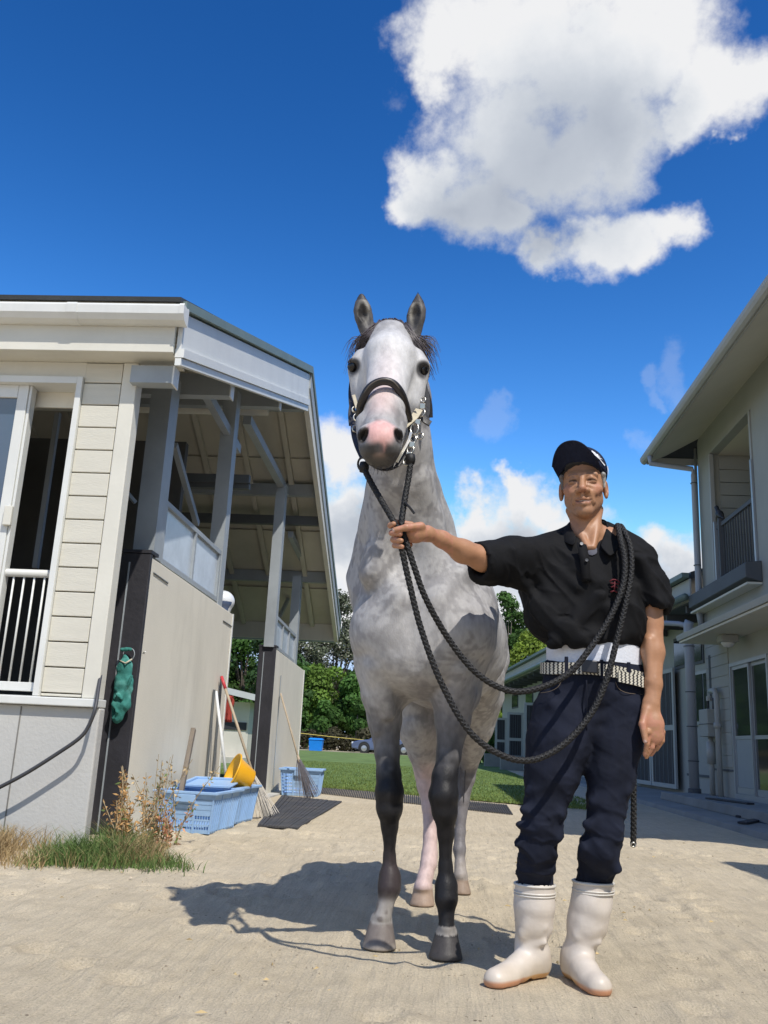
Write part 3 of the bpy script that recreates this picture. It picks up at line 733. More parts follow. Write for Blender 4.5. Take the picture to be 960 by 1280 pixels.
# ================================================================== LEFT STABLE
CREAM = mat('cream_wall', (.72, .675, .565), .85, .05, 2, .12, 60, stain=.45, stain_col=(.36, .33, .26))
SIDING = mat('siding', (.62, .59, .50), .75, .05, 3, .5, 26, stretch=(1, 1, 9), stain=.2, bdist=.004)
TRIM = mat('cream_trim', (.66, .635, .55), .6, .05, 3, .1, 40, stain=.15)
WHITE = mat('white_trim', (.70, .70, .66), .45, .05, 3, .06, 30, stain=.15)
STEEL = mat('grey_steel', (.33, .36, .38), .5, .12, 3, .15, 20, stain=.25, stain_col=(.22, .21, .2))
DSTEEL = mat('dark_steel', (.11, .12, .125), .6, .12, 3, .1, 20)
CONC = mat('grey_concrete', (.50, .49, .46), .9, .06, 1.5, .25, 45, stain=.45, stain_col=(.33, .31, .27))
PAD = mat('black_rubber', (.028, .027, .033), .6, .25, 4, .25, 30, stain=.25, stain_col=(.12, .11, .12))
ROOFIN = mat('roof_sheet', (.50, .48, .41), .8, .12, 1.2, .1, 30, stain=.3, stain_col=(.3, .27, .2))
GREEN = mat('green_flashing', (.16, .21, .185), .5, .12, 3, .1)
BLACKM = mat('roof_slate', (.045, .05, .052), .6, .2, 6, .2, 30)
FROST = mat('frosted_panel', (.50, .56, .62), .25, .12, 5, .1, 20, spec=.7, stain=.4, stain_col=(.36, .42, .47))
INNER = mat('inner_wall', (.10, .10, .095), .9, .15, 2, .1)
XV = -1.78; XG = -2.15; XE = -13.5
EY0, EZ0 = 5.27, 3.40; RY, RZ = 10.34, 5.17; EY1, EZ1 = 15.0, 2.61
def rz_(y): return EZ0+(RZ-EZ0)*(y-EY0)/(RY-EY0) if y < RY else RZ+(EZ1-RZ)*(y-RY)/(EY1-RY)
ST = empty('stable_block', (-6, 10, 0), 'cream stable with open gable end and steep ribbed roof left of the horse', 'stable')
# roof skins
def slab(y0, z0, y1, z1, th, x0, x1, name, m_, parent=None, off_=0.0):
    d = Vector((0, y1-y0, z1-z0)).normalized(); nn = Vector((0, -d.z, d.y))
    a = Vector((0, y0, z0))+nn*off_; b = Vector((0, y1, z1))+nn*off_; c = b+nn*th; e_ = a+nn*th
    P = [(x0, a.y, a.z), (x1, a.y, a.z), (x1, b.y, b.z), (x0, b.y, b.z), (x0, e_.y, e_.z), (x1, e_.y, e_.z), (x1, c.y, c.z), (x0, c.y, c.z)]
    return MB().hexa(P).build(name, m_, parent)
rf = slab(EY0-.04, EZ0-.03, RY, RZ-.05, .05, XE, XV-.03, 'roof', ROOFIN, ST)
rb = slab(RY, RZ-.05, EY1, EZ1-.05, .05, XE, XV-.03, 'roof', ROOFIN, ST)
slab(EY0-.10, EZ0-.02, RY+.02, RZ+.0, .03, XE, XV+.02, 'roof_covering', BLACKM, ST, .01)
slab(RY-.02, RZ+.0, EY1, EZ1-.0, .03, XE, XV+.02, 'roof_covering', BLACKM, ST, .01)
# ribs under the sheets (thirty-odd joints that run up the slope)
for i in range(19):
    x = XV-.42-.58*i
    slab(EY0+.1, EZ0-.015-.03, RY-.05, RZ-.07, -.055, x-.035, x+.035, 'roof_rib', ROOFIN, rf)
    slab(RY+.05, RZ-.09, EY1-.1, EZ1-.04, -.055, x-.035, x+.035, 'roof_rib', ROOFIN, rb)
# cross laps between sheets
for y in (11.6, 12.9, 14.1): slab(y, rz_(y)-.06, y+.03, rz_(y+.03)-.06, -.02, XE, XV-.06, 'sheet_lap', ROOFIN, rb)
# verge fascia: white boards under a green flashing
v0 = atX(228, 392, XV); v1 = atX(387, 470, XV)
def fascia(y0, z0, y1, z1, h0, h1, x0, x1, name, m_):
    return MB().hexa([(x0, y0, z0-h0), (x1, y0, z0-h0), (x1, y1, z1-h1), (x0, y1, z1-h1), (x0, y0, z0), (x1, y0, z0), (x1, y1, z1), (x0, y1, z1)]).build(name, m_, ST)
fascia(EY0+.03, EZ0-.03, RY, RZ-.06, .25, .33, XV-.02, XV+.012, 'verge_board', WHITE)
fascia(EY0+.03, EZ0-.28, RY, RZ-.39, .06, .08, XV-.025, XV+.035, 'verge_trim', WHITE)
fascia(EY0+.03, EZ0-.345, RY, RZ-.475, .05, .07, XV-.02, XV+.02, 'verge_trim', WHITE)
fascia(EY0-.05, EZ0+.02, RY, RZ+.05, .06, .09, XV-.03, XV+.045, 'flashing', GREEN)
fascia(RY, RZ+.05, EY1+.02, EZ1+.03, .09, .09, XV-.03, XV+.045, 'flashing', GREEN)
fascia(RY, RZ-.04, EY1, EZ1-.06, .40, .26, XV-.05, XV+.012, 'verge_board', TRIM)
fascia(RY, RZ-.04, EY1, EZ1-.06, .20, .18, XV+.0125, XV+.03, 'verge_trim', STEEL)
box('eave_board', (XE, EY1-.05, EZ1-.30), (XV-.055, EY1-.01, EZ1-.03), TRIM, ST)
MB().tube([(XE, EY1+.07, EZ1-.05), (XV+.05, EY1+.07, EZ1-.05)], .055, 10).build('rear_gutter', WHITE, ST, smooth=True)
# purlins that poke out at the verge; their cut ends are pale
PUR = []
for px, py, w, h in ((216, 468, .10, .12), (288, 481, .10, .19), (349, 498, .10, .19), (381, 503, .10, .19)):
    p = atX(px, py, XV-.055); y = p.y; z = min(p.z, rz_(y)-.08-h/2)
    PUR.append((y, z-h/2)); pu = MB().box((XE if px > 220 else -2.12, y, z-h/2), (XV-.058, y+w, z+h/2)).build('purlin', STEEL, ST)
    MB().hexa([(XV-.056, y-.006, z-h/2-.01), (XV-.045, y-.006, z-h/2-.01), (XV-.045, y+w+.006, z-h/2-.01), (XV-.056, y+w+.006, z-h/2-.01), (XV-.056, y-.006, z+h/2), (XV-.045, y-.006, z+h/2), (XV-.045, y+w+.006, z+h/2), (XV-.056, y+w+.006, z+h/2)]).build('end_cap', WHITE, pu)
for px, py, h in ((396, 613, .17), (399, 651, .13), (410, 722, .17), (421, 772, .1)):
    p = atX(px, py, XV-.055); y = p.y; z = min(p.z, rz_(y)-.15)
    PUR.append((y, z-h/2)); pu = MB().box((XE, y, z-h/2), (XV-.058, y+.09, z+h/2)).build('purlin', DSTEEL if h == .13 else STEEL, ST)
    MB().box((XV-.056, y-.006, z-h/2-.01), (XV-.045, y+.096, z+h/2)).build('end_cap', WHITE, pu)
p = atX(335, 512, -2.2); MB().tube([(XE, p.y, p.z), (-2.2, p.y, p.z)], .075, 14).build('roof_pipe', TRIM, ST, smooth=True)
for py, hh in ((598, .10), (606, .08)):
    p = atX(290, py, -2.5); box('tie_beam', (XE, p.y, p.z-hh/2), (-2.3, p.y+.08, p.z+hh/2), DSTEEL, ST)
# posts along the gable end
def post(yb, zb, yw, xw, zt, name='post'):
    return box(name, (XG-.02-xw, yb, zb), (XG-.02, yb+yw, zt), STEEL, ST)
P1 = post(6.40, 1.95, .20, .16, PUR[1][1]-.002); P2 = post(8.42, 1.0, .16, .14, PUR[2][1]-.002); P3 = post(11.42, 1.82, .15, .13, PUR[4][1]-.002); P4 = post(13.2, 1.6, .15, .13, PUR[6][1]-.002)
# diagonal braces
def brace(a, b, xa, xb=None, w=.07, h=.09, m_=STEEL):
    A = atX(a[0], a[1], xa); B = atX(b[0], b[1], xb if xb else xa); MB().bar(A, B, w, h).build('brace', m_, ST)
brace((258, 492), (297, 562), -2.24); brace((309, 525), (357, 615), -2.24, w=.09, h=.1); brace((363, 668), (382, 708), -2.24)
brace((218, 556), (246, 655), -2.55, w=.05, h=.06); brace((350, 770), (372, 725), -2.55, w=.05, h=.05)
# second frame line deeper inside, and a third
for x in (-4.6, -7.2, -9.8):
    for y in (6.6, 8.5, 11.5, 13.3): box('inner_post', (x-.12, y, 0), (x, y+.12, rz_(y)-.1), DSTEEL, ST)
    for y0, y1, z0, z1 in ((6.6, 8.5, 3.2, 3.9), (8.5, 10.3, 3.9, 4.7), (10.3, 13.3, 4.7, 3.2)):
        MB().bar((x-.06, y0, z0), (x-.06, y1, z1), .06, .07).build('brace', DSTEEL, ST)
    box('tie_beam', (x-.13, 6.5, 2.85), (x-.01, 14.2, 2.97), DSTEEL, ST)
# low walls of the wash bays
def bay_wall(y0, y1, z0, z1, name):
    b_ = MB().hexa([(XG-.20, y0, -.02), (XG, y0, -.02), (XG, y1, -.02), (XG-.20, y1, -.02), (XG-.20, y0, z0), (XG, y0, z0), (XG, y1, z1), (XG-.20, y1, z1)]).build(name, CREAM, ST, bevel=.008)
    MB().hexa([(XG-.215, y0-.045, 0), (XG+.006, y0-.045, 0), (XG+.006, y0-.002, 0), (XG-.215, y0-.002, 0), (XG-.215, y0-.045, z0+.02), (XG+.006, y0-.045, z0+.02), (XG+.006, y0-.002, z0+.02), (XG-.215, y0-.002, z0+.02)]).build('rubber_pad', PAD, b_, bevel=.006)
    box('pad_strip', (XG-.15, y0-.052, .02), (XG-.140, y0-.046, z0-.05), STEEL, b_)
    box('pad_cap', (XG-.22, y0-.05, z0+.021), (XG+.01, y0+.12, z0+.045), PAD, b_)
    box('edge_bead', (XG+.002, y1-.03, .02), (XG+.012, y1+.006, z1), WHITE, b_)
    return b_
W1 = bay_wall(6.32, 8.98, 1.93, 1.89, 'bay_wall'); W2 = bay_wall(11.5, 13.97, 1.80, 1.73, 'bay_wall')
for a, b in (((192, 716), (210, 729)), ((279, 776), (291, 784))):
    A = atX(*a, XG+.004); B = atX(*b, XG+.004); MB().bar(A, B, .008, .008).build('wall_clip', DSTEEL, W1)
for x in (267.5, 277):
    A = atX(x, 845 if x > 270 else 862, XG+.015); MB().tube([(XG+.018, A.y, .1), (XG+.018, A.y, A.z)], .012, 6).build('wall_rod', DSTEEL, W1)
A = atX(350, 862, XG+.01); MB().tube([(XG+.01, A.y, .1), (XG+.01, A.y, 1.5)], .007, 5).build('wall_joint', STEEL, W2)
# frosted screens above the walls
def screen(y0, y1, zb0, zb1, h, n):
    fr = MB()
    for z0, z1 in ((zb0+.01, zb1+.01), (zb0+h-.035, zb1+h-.035)):
        fr.hexa([(XG-.09, y0, z0), (XG-.03, y0, z0), (XG-.03, y1, z1), (XG-.09, y1, z1), (XG-.09, y0, z0+.04), (XG-.03, y0, z0+.04), (XG-.03, y1, z1+.04), (XG-.09, y1, z1+.04)])
    for i in range(n+1):
        y = y0+(y1-y0-.04)*i/n; zb = zb0+(zb1-zb0)*i/n; fr.box((XG-.088, y, zb+.051), (XG-.032, y+.04, zb+h-.036))
    f_ = fr.build('screen_frame', STEEL, ST)
    for i in range(n):
        ya = y0+(y1-y0-.04)*i/n+.042; yb_ = y0+(y1-y0-.04)*(i+1)/n-.002; zb = zb0+(zb1-zb0)*(i+.5)/n
        box('pane', (XG-.065, ya, zb+.052), (XG-.055, yb_, zb+h-.037), FROST, f_)
screen(6.62, 8.42, 1.94, 1.92, .50, 2); screen(11.58, 13.2, 1.82, 1.76, .42, 3)
# white helmet-like ball left on the wall end is its own thing (below)
# ---- closed front block: plinth, ledge, siding, window, eave
FY = 5.465; XR = atY(116, 960, FY).x
plz = .817
MB().hexa([(XE, FY, -.05), (XR, FY, -.05), (XR, FY+.09, -.05), (XE, FY+.09, -.05), (XE, FY, plz), (XR, FY, plz), (XR, FY+.09, plz), (XE, FY+.09, plz)]).build('plinth', CONC, ST, bevel=.01)
xled = atY(122, 888, FY-.03).x
box('ledge', (XE, FY-.045, plz+.002), (xled, FY+.1, plz+.052), WHITE, ST, bevel=.006)
for px in (17,): 
    a = atY(px, 950, FY-.003); box('plinth_joint', (a.x-.004, FY-.003, .03), (a.x+.004, FY+.01, plz-.01), mat('joint', (.2, .19, .17), .9), ST)
zt = EZ0-.318
cbL = atY(143, 447, FY).x; cbR = atY(160, 447, FY).x; cb2 = atY(101, 882, FY).x
box('corner_board', (cb2-.0, FY-.012, plz+.054), (XR-.02, FY+.10, zt), TRIM, ST, bevel=.006)
fx = atY(94, 640, FY).x
fxr = -2.469
# siding boards right of the window, each a board of its own
zs = [plz+.055]; 
for py in (866, 835, 802, 766, 734, 700, 664, 628, 593, 563, 530, 500): zs.append(atY(85 + (883-py)*.13, py, FY).z)
zs = [plz+.055, .895] + [.895+.157*k for k in range(1, 14)] + [zt]
for z0, z1 in zip(zs[:-1], zs[1:]):
    box('siding_board', (fxr+.012, FY-.004, z0+.004), (cb2-.006, FY+.06, z1-.004), SIDING, ST, bevel=.004)
# frieze above the window
box('frieze', (XE, FY+.0, 2.971), (fxr+.011, FY+.1, zt), TRIM, ST)
box('wall_backing', (fxr, FY+.062, plz+.054), (XR-.03, FY+.085, zt-.002), CREAM, ST)
# window: outer frame, opening, open sliding sash with blue glass on the left, bar railing
wf = MB(); wf.box((fxr-.028, FY-.03, .874), (fxr+.01, FY+.14, 2.969)); wf.box((-6.5, FY-.03, 2.921), (fxr-.029, FY+.14, 2.968)); wf.box((-6.5, FY-.03, plz+.053), (fxr+.01, FY+.14, .872))
WIN = wf.build('window_frame', WHITE, ST, bevel=.004)
box('reveal', (-6.5, FY+.142, 2.81), (fxr-.02, FY+.16, 2.96), CREAM, WIN)
box('side_jamb', (fxr-.02, FY+.162, .9), (fxr+.0, FY+.9, 2.96), INNER, WIN)
sx = -2.845; sash = MB(); sash.box((sx-.070, FY+.02, .875), (sx, FY+.06, 2.92)); sash.box((sx-1.2, FY+.02, 2.83), (sx-.072, FY+.06, 2.92)); sash.box((sx-1.2, FY+.02, .875), (sx-.072, FY+.06, .96)); sash.box((sx+.002, FY+.03, .875), (sx+.02, FY+.10, 2.92))
S_ = sash.build('window_sash', WHITE, WIN, bevel=.003)
gm = mat('window_glass', (.06, .09, .14), .05, .05, 2, 0, spec=1.0, coat=.6); box('pane', (sx-1.2, FY+.035, .962), (sx-.074, FY+.045, 2.828), gm, S_)
box('latch', (sx-.025, FY-.01, 1.94), (sx+.03, FY+.018, 2.07), TRIM, WIN, bevel=.005)
railp = MB().tube([(-5, FY+.07, 1.643), (fxr-.05, FY+.07, 1.643)], .026, 10).build('top_rail', WHITE, WIN, smooth=True)
box('bottom_rail', (-5, FY+.05, .90), (fxr-.05, FY+.09, .955), WHITE, WIN, bevel=.004)
for i in range(14):
    x = fxr-.10-.068*i; MB().tube([(x, FY+.07, .95), (x, FY+.07, 1.63)], .0075, 6).build('bar', WHITE, WIN, smooth=True)
# dark inner partition and closed sides, added so that the inside stays dim
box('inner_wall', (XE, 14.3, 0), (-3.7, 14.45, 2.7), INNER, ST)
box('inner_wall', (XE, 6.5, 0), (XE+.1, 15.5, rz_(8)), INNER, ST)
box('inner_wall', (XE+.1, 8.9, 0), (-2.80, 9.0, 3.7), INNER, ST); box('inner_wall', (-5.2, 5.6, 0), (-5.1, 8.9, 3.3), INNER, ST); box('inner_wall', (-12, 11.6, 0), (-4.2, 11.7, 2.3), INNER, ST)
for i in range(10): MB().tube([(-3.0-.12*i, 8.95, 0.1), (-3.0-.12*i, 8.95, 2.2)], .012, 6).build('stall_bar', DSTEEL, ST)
box('stable_floor', (XE, 5.6, -.01), (XG-.3, 14.6, .02), mat('floor_concrete', (.26, .25, .22), .9, .15, 2, .2), ST)
box('conduit', (-3.25, 6.75, 1.9), (-3.21, 6.79, 3.2), STEEL, ST)
MB().bar((-3.05, 7.1, 3.0), (-2.72, 7.4, 2.62), .03, .03).build('brace', STEEL, ST)
MB().tube([(-2.75, 7.2, 3.25), (-2.82, 7.2, 2.9), (-2.95, 7.2, 2.62), (-3.15, 7.2, 2.5)], .012, 6).build('hanging_cable', PAD, ST, smooth=True)
# eave: fascia box, gutter
box('eave_board', (XE, EY0, EZ0-.318), (XV+.0-.03, EY0+.03, EZ0-.03), TRIM, ST, bevel=.003)
box('soffit', (XE, EY0+.032, EZ0-.316), (XV-.04, FY+.12, EZ0-.293), TRIM, ST)
gprof = [(a*.85, b*.76) for a, b in [(0, .15), (-.015, .155), (-.03, .14), (-.10, .14), (-.115, .15), (-.125, .13), (-.12, .06), (-.09, .015), (-.04, 0), (0, 0)]]
gx0, gx1 = XE, XV+.03; gz = EZ0-.140
gv = [(gx0, EY0-.003+a, gz+b) for a, b in gprof]+[(gx1, EY0-.003+a, gz+b) for a, b in gprof]; n_ = len(gprof)
gt = MB().add(gv, [(i, (i+1) % n_, n_+(i+1) % n_, n_+i) for i in range(n_)]+[tuple(range(n_))[::-1], tuple(range(n_, 2*n_))]).build('gutter', WHITE, ST)
gj = atY(86, 400, EY0-.12).x
for xj in (gj, gj-4):
    v2 = [(xj-.035, EY0-.003+a*1.05, gz+b*1.04-.003) for a, b in gprof]+[(xj+.035, EY0-.003+a*1.05, gz+b*1.04-.003) for a, b in gprof]
    MB().add(v2, [(i, (i+1) % n_, n_+(i+1) % n_, n_+i) for i in range(n_)]+[tuple(range(n_))[::-1], tuple(range(n_, 2*n_))]).build('gutter_joint', WHITE, gt)
v2 = [(gx1-.012, EY0-.003+a*1.07, gz+b*1.06-.005) for a, b in gprof]+[(gx1+.02, EY0-.003+a*1.07, gz+b*1.06-.005) for a, b in gprof]
MB().add(v2, [(i, (i+1) % n_, n_+(i+1) % n_, n_+i) for i in range(n_)]+[tuple(range(n_))[::-1], tuple(range(n_, 2*n_))]).build('gutter_end', WHITE, gt)

# ================================================================== THINGS AT THE STABLE
# concrete strip under the crates
tag(box('pavement', (XG-.0, 6.2, -.01), (XG+.14, 14.2, .016), CONC), kind='structure')
BLUE = mat('crate_blue', (.30, .47, .72), .55, .1, 5, .1, 30, stain=.3, stain_col=(.38, .44, .50))
def crate(c, ang, L_, Wd, Hh, label, grp='blue crates by the stable wall'):
    """c centre; L_ along local x (the slotted end face is -y)"""
    e_ = empty('blue_crate', c, label, 'crate', grp, ang); T = Matrix.Translation(c) @ Matrix.Rotation(ang, 4, 'Z')
    def tf(m_): m_.v = [tuple(T @ Vector(p)) for p in m_.v]; return m_
    tp = .035; th = .014
    def wall_pt(u, v, side):
        # u -1..1 along, v 0..1 up
        hx = Wd/2-tp*(1-v); hy = L_/2-tp*(1-v)
        if side == 0: return Vector((u*hx, -hy, v*Hh))
        if side == 1: return Vector((hx, u*hy, v*Hh))
        if side == 2: return Vector((-u*hx, hy, v*Hh))
        return Vector((-hx, -u*hy, v*Hh))
    nrm_ = [Vector((0, -1, 0)), Vector((1, 0, 0)), Vector((0, 1, 0)), Vector((-1, 0, 0))]
    for side in range(4):
        m_ = MB(); nn = nrm_[side]
        def patch(u0, u1, v0, v1, o0=0.0, t_=th):
            q = [wall_pt(u0, v0, side), wall_pt(u1, v0, side), wall_pt(u1, v1, side), wall_pt(u0, v1, side)]
            m_.hexa([q[0]+nn*o0, q[1]+nn*o0, q[1]+nn*(o0-t_), q[0]+nn*(o0-t_), q[3]+nn*o0, q[2]+nn*o0, q[2]+nn*(o0-t_), q[3]+nn*(o0-t_)])
        cols_ = 22 if side in (0, 2) else 26
        if side in (0, 2): cells = [(-1, -.42), (-.36, .30), (.36, 1)]
        else: cells = [(-1, -.35), (-.3, .3), (.35, 1)]
        for u in ((-1.0, -.97), (-.43, -.35), (.3, .37), (.96, 1.0)): patch(u[0], u[1], 0, .93, .006)
        rows = [(0, .07), (.17, .20), (.30, .33), (.43, .47)]
        if side == 0 or side == 2:
            for (ua, ub), top_rows in (((-.97, -.43), 6), ((-.35, .30), 2), ((.37, .96), 3)):
                k_ = 0
                for r in range(7):
                    v0 = .07+r*.125; slots = r < top_rows
                    patch(ua, ub, v0-.022 if r else 0, v0+.02 if slots else v0+.125)
                    if slots:
                        ns_ = max(3, int((ub-ua)*11))
                        for j in range(ns_+1):
                            uu = ua+(ub-ua)*j/ns_; patch(max(ua, uu-.014), min(ub, uu+.014), v0+.02, v0+.103, 0, th*.8)
        else:
            patch(-.97, .96, 0, .93)
            for j in range(13): patch(-.9+j*.148, -.9+j*.148+.02, .05, .8, .01)
        tf(m_).build('side_wall', BLUE, e_)
    m_ = MB(); m_.box((-Wd/2+tp+.01, -L_/2+tp+.01, .01), (Wd/2-tp-.01, L_/2-tp-.01, .03)); tf(m_).build('bottom', BLUE, e_)
    m_ = MB(); W2, L2 = Wd/2+.022, L_/2+.022; z0, z1 = Hh*.93, Hh
    for a, b in (((-W2, -L2), (W2, -L2+.035)), ((-W2, L2-.035), (W2, L2)), ((-W2, -L2+.035), (-W2+.035, L2-.035)), ((W2-.035, -L2+.035), (W2, L2-.035))): m_.box((a[0], a[1], z0), (b[0], b[1], z1))
    tf(m_).build('rim', BLUE, e_, bevel=.004)
    for sgn in (-1, 1):
        m_ = MB(); m_.box((-.08, sgn*(L_/2+.004), Hh*.74), (.08, sgn*(L_/2+.024), Hh*.925)); tf(m_).build('handle', BLUE, e_, bevel=.004)
    return e_, T
crA = gr(204.6, 1034); crB = gr(264, 1044); ang = -.06
wd = .44; fwv = Vector((-math.sin(ang), math.cos(ang), 0)); mid_ = crB-Vector((math.cos(ang), math.sin(ang), 0))*wd/2
CH = .29
cr1, T1 = crate(mid_+fwv*.355, ang, .69, wd, CH, 'nearer light blue plastic crate with slotted end, below the leaning wooden stick')
mid2 = mid_+fwv*1.08 + Vector((-.05, 0, 0))
cr2, T2 = crate(mid2, ang-.02, .69, wd, CH, 'farther of the two front blue crates, with the yellow bowl tipped on it')
# a blue lid lying across the crates
m_ = MB(); T = Matrix.Translation(mid_+fwv*.80+Vector((-.06, 0, CH+.012))) @ Matrix.Rotation(ang+.12, 4, 'Z') @ Matrix.Rotation(.05, 4, 'X')
m_.box((-wd/2+.03, -.33, 0), (wd/2-.03, .32, .012)); m_.box((-wd/2+.02, -.34, .0122), (wd/2-.02, -.32, .03)); m_.box((-wd/2+.02, .30, .0122), (wd/2-.02, .33, .03)); m_.box((-wd/2+.02, -.318, .0122), (-wd/2+.045, .298, .03))
m_.v = [tuple(T @ Vector(p)) for p in m_.v]; o = m_.build('crate_lid', BLUE, bevel=.003); tag(o, 'flat blue plastic lid lying askew across the two front crates', 'lid')
c3 = atY(374, 975, 11.05); c3.z = 0
a3 = gr(352, 994); b3 = gr(393, 996); w3 = (b3-a3).length
cr3, T3 = crate(Vector(((a3.x+b3.x)/2, (a3.y+b3.y)/2+.28, 0.0)), 0.05, .55, w3+.1, .33, 'lone blue crate standing at the far end of the second stable wall')
# yellow bowl tipped on its side
YEL = mat('yellow_plastic', (.80, .40, .015), .4, .05, 4, .05, sss=.0)
bc = atY(299, 969, 7.75); ax = Vector((-.80, -.42, .36)).normalized()
prof = [(.0, -.135), (.085, -.135), (.10, -.125), (.155, .06), (.17, .085), (.185, .09), (.187, .075), (.175, .07), (.168, .08), (.163, .075), (.148, .05), (.092, -.118), (.0, -.12)]
bowl = MB().lathe(bc, [(a*.86, b*.86) for a, b in prof], 28, ax, cap=False).build('yellow_basin', YEL, smooth=True); tag(bowl, 'yellow plastic basin tipped on its side on the farther front crate', 'basin')
# wooden stick
WOOD = mat('weathered_wood', (.20, .165, .13), .85, .25, 14, .4, 50, stretch=(1, 1, .15)); WOOD2 = mat('pale_wood', (.42, .34, .24), .8, .2, 12, .3, 50, stretch=(1, 1, .15))
s0 = atY(228, 982, 7.05); s1 = atY(242, 911, 7.25)
o = MB().bar(s0-(s1-s0)*.35, s1, .035, .05).build('wooden_stick', WOOD, bevel=.004); tag(o, 'short weathered grey wooden stick standing in the nearer blue crate', 'stick')
# brooms and poles
def broom(name, top, bot, hd, label, cat, hm, r=.012, nb=90, spread=.10, hl=.34, bc_=(.40, .35, .28), grp=None, tip=None):
    e_ = empty(name, bot, label, cat, grp); d = (top-bot).normalized(); neck = bot+d*hl
    MB().tube([neck-d*.03, top], r, 8).build('handle', hm, e_, smooth=True)
    if tip: MB().tube([top-d*tip[0], top+d*.002], r*1.18, 8).build('grip', tip[1], e_, smooth=True)
    m2 = MB(); rs = random.Random(int(top.x*1000)); sd_ = d.cross(Vector((0, 1, 0))).normalized(); s2 = d.cross(sd_)
    for i in range(nb):
        a, b = rs.gauss(0, 1), rs.gauss(0, .45); q = bot + sd_*(a*spread*.42) + s2*(b*spread*.35); q.z = max(.004, q.z+rs.uniform(0, .02))
        k0 = neck+sd_*(a*.008)+s2*(b*.01); m2.tube([k0, k0.lerp(q, .5)+sd_*rs.gauss(0, .004), q], [.0032, .0026, .0016], 3, cap=False)
    bm_ = mat('bristle_%d' % int(bc_[0]*100), bc_, .9, .2, 20); m2.build('bristles', bm_, e_)
    MB().tube([neck-d*.05, neck+d*.05], r*1.5, 8).build('binding', hm, e_, smooth=True)
    return e_
RED = mat('red_grip', (.55, .05, .06), .5, .1)
b0 = gr(334, 1023); t0 = atX(277, 846, XG+.03)
broom('broom', t0, b0, None, 'worn pale bristle broom with red grip leaning on the wall beside the yellow basin', 'broom', WOOD2, .013, 110, .13, .40, (.50, .46, .40), tip=(.13, RED))
b1 = gr(387, 999); t1 = atX(351, 867, XG+.03)
broom('bamboo_broom', t1, b1, None, 'dark twig broom leaning on the second stable wall in front of the lone crate', 'broom', WOOD2, .012, 110, .17, .55, (.13, .12, .13))
t2 = atX(270, 864, XG+.03); b2 = Vector((t2.x+.34, t2.y+.25, .03)); b2 = atX(285, 990, XG+.24)
o = MB().tube([b2, t2], .014, 8).build('white_pole', mat('white_plastic', (.72, .73, .72), .4, .05), smooth=True); tag(o, 'thin white plastic pole leaning against the stable wall behind the crates', 'pole')
# red cloth hanging in the walkway
rc0 = atY(287, 885, 9.1); o = MB(); 
for i in range(6):
    for j in range(6): pass
vs = [(rc0.x-.05+.09*i/6+.01*math.sin(j), 9.06+.02*math.sin(i*1.9+j*.7), rc0.z+.12-.26*j/8) for j in range(9) for i in range(7)]
o.add(vs, [(j*7+i, j*7+i+1, (j+1)*7+i+1, (j+1)*7+i) for j in range(8) for i in range(6)])
o = o.build('red_cloth', mat('red_cloth', (.34, .045, .03), .85, .1), smooth=True); so_ = o.modifiers.new('thick', 'SOLIDIFY'); so_.thickness = .006; tag(o, 'faded red cloth hanging at the far end of the first stable wall', 'cloth')
# white ball / helmet on the wall
hb = atX(287, 757, XG-.10); S1 = SDF(); hc = Vector((XG-.10, 8.93, hb.z)); r_ = .115
S1.el(hc, (r_, r_*1.15, r_*.95), .01).el(hc+Vector((0, -.0, -.09)), (r_*.7, r_*.8, .05), .03)
o, v_, f_ = S1.mesh('riding_helmet', .01); paint(o, mixc(np.tile([[.72, .74, .76]], (len(v_), 1)), (.08, .12, .22), ((v_[:, 2] < hc.z-.01) & (v_[:, 1] < hc.y-.05)).astype(float))); fin(o, mat('helmet_shell', (1, 1, 1), .25, .04, 6, 0, attr='Col')); tag(o, 'white riding helmet resting on the far end of the first stable wall', 'helmet')
# green canvas bag on the black pad
def bag():
    Yb = 6.32-.046; top = atY(157, 812, Yb-.05); bot = atY(146, 905, Yb-.06); e_ = empty('green_bag', bot, 'green canvas bag hanging from a wire ring on the black wall pad', 'bag')
    m_ = mpp(top); S_ = SDF(); Y0 = Yb-.06
    def q(x, y, dy=0): p = atY(x, y, Y0+dy); return p
    S_.chain([(q(157, 822), .022), (q(156, 835), .05), (q(155, 855), .062), (q(151, 880), .062), (q(147, 897), .04)], .03, sq=((0, 1, 0), .6))
    S_.rc(q(152, 812), q(163, 812), .012, .012, .02).rc(q(165, 845, -.04), q(141, 898, -.03), .008, .008, .008)
    S_.rc(q(146, 868, -.05), q(152, 874, -.05), .012, .008, .02).rc(q(141, 880, -.03), q(146, 890, -.04), .016, .01, .015)
    S_.el(q(142, 889, -.03), (.012, .03, .022), .01, sub=True); S_.el(q(143, 876, -.04), (.014, .02, .008), .01, sub=True)
    def dsp(v, n): return (vnoise(v, 28, 3)-.5)*.014+(vnoise(v*np.array([1, 1, .5]), 60, 5)-.5)*.006
    o, v, f = S_.mesh('canvas', .006, 2, dsp); c_ = np.tile([[.035, .20, .17]], (len(v), 1)); dk = (vnoise(v, 16, 8) > .68).astype(float)
    c_ = mixc(c_, (.10, .33, .29), sstep(vnoise(v, 24, 9), .5, .8)); fin(o, mat('green_canvas', (1, 1, 1), .85, .12, 30, .3, 80, attr='Col'), e_); paint(o, c_)
    MB().torus(q(161, 818, .03), .045, .0035, (0.2, 1, 0), 20, 6).build('wire_ring', STEEL, e_, smooth=True)
    MB().tube([q(150, 826, -.02), q(157, 829, -.05), q(165, 824, -.02)], .006, 6).build('tie_cord', mat('tie_cord', (.55, .50, .38), .8), e_, smooth=True)
bag()
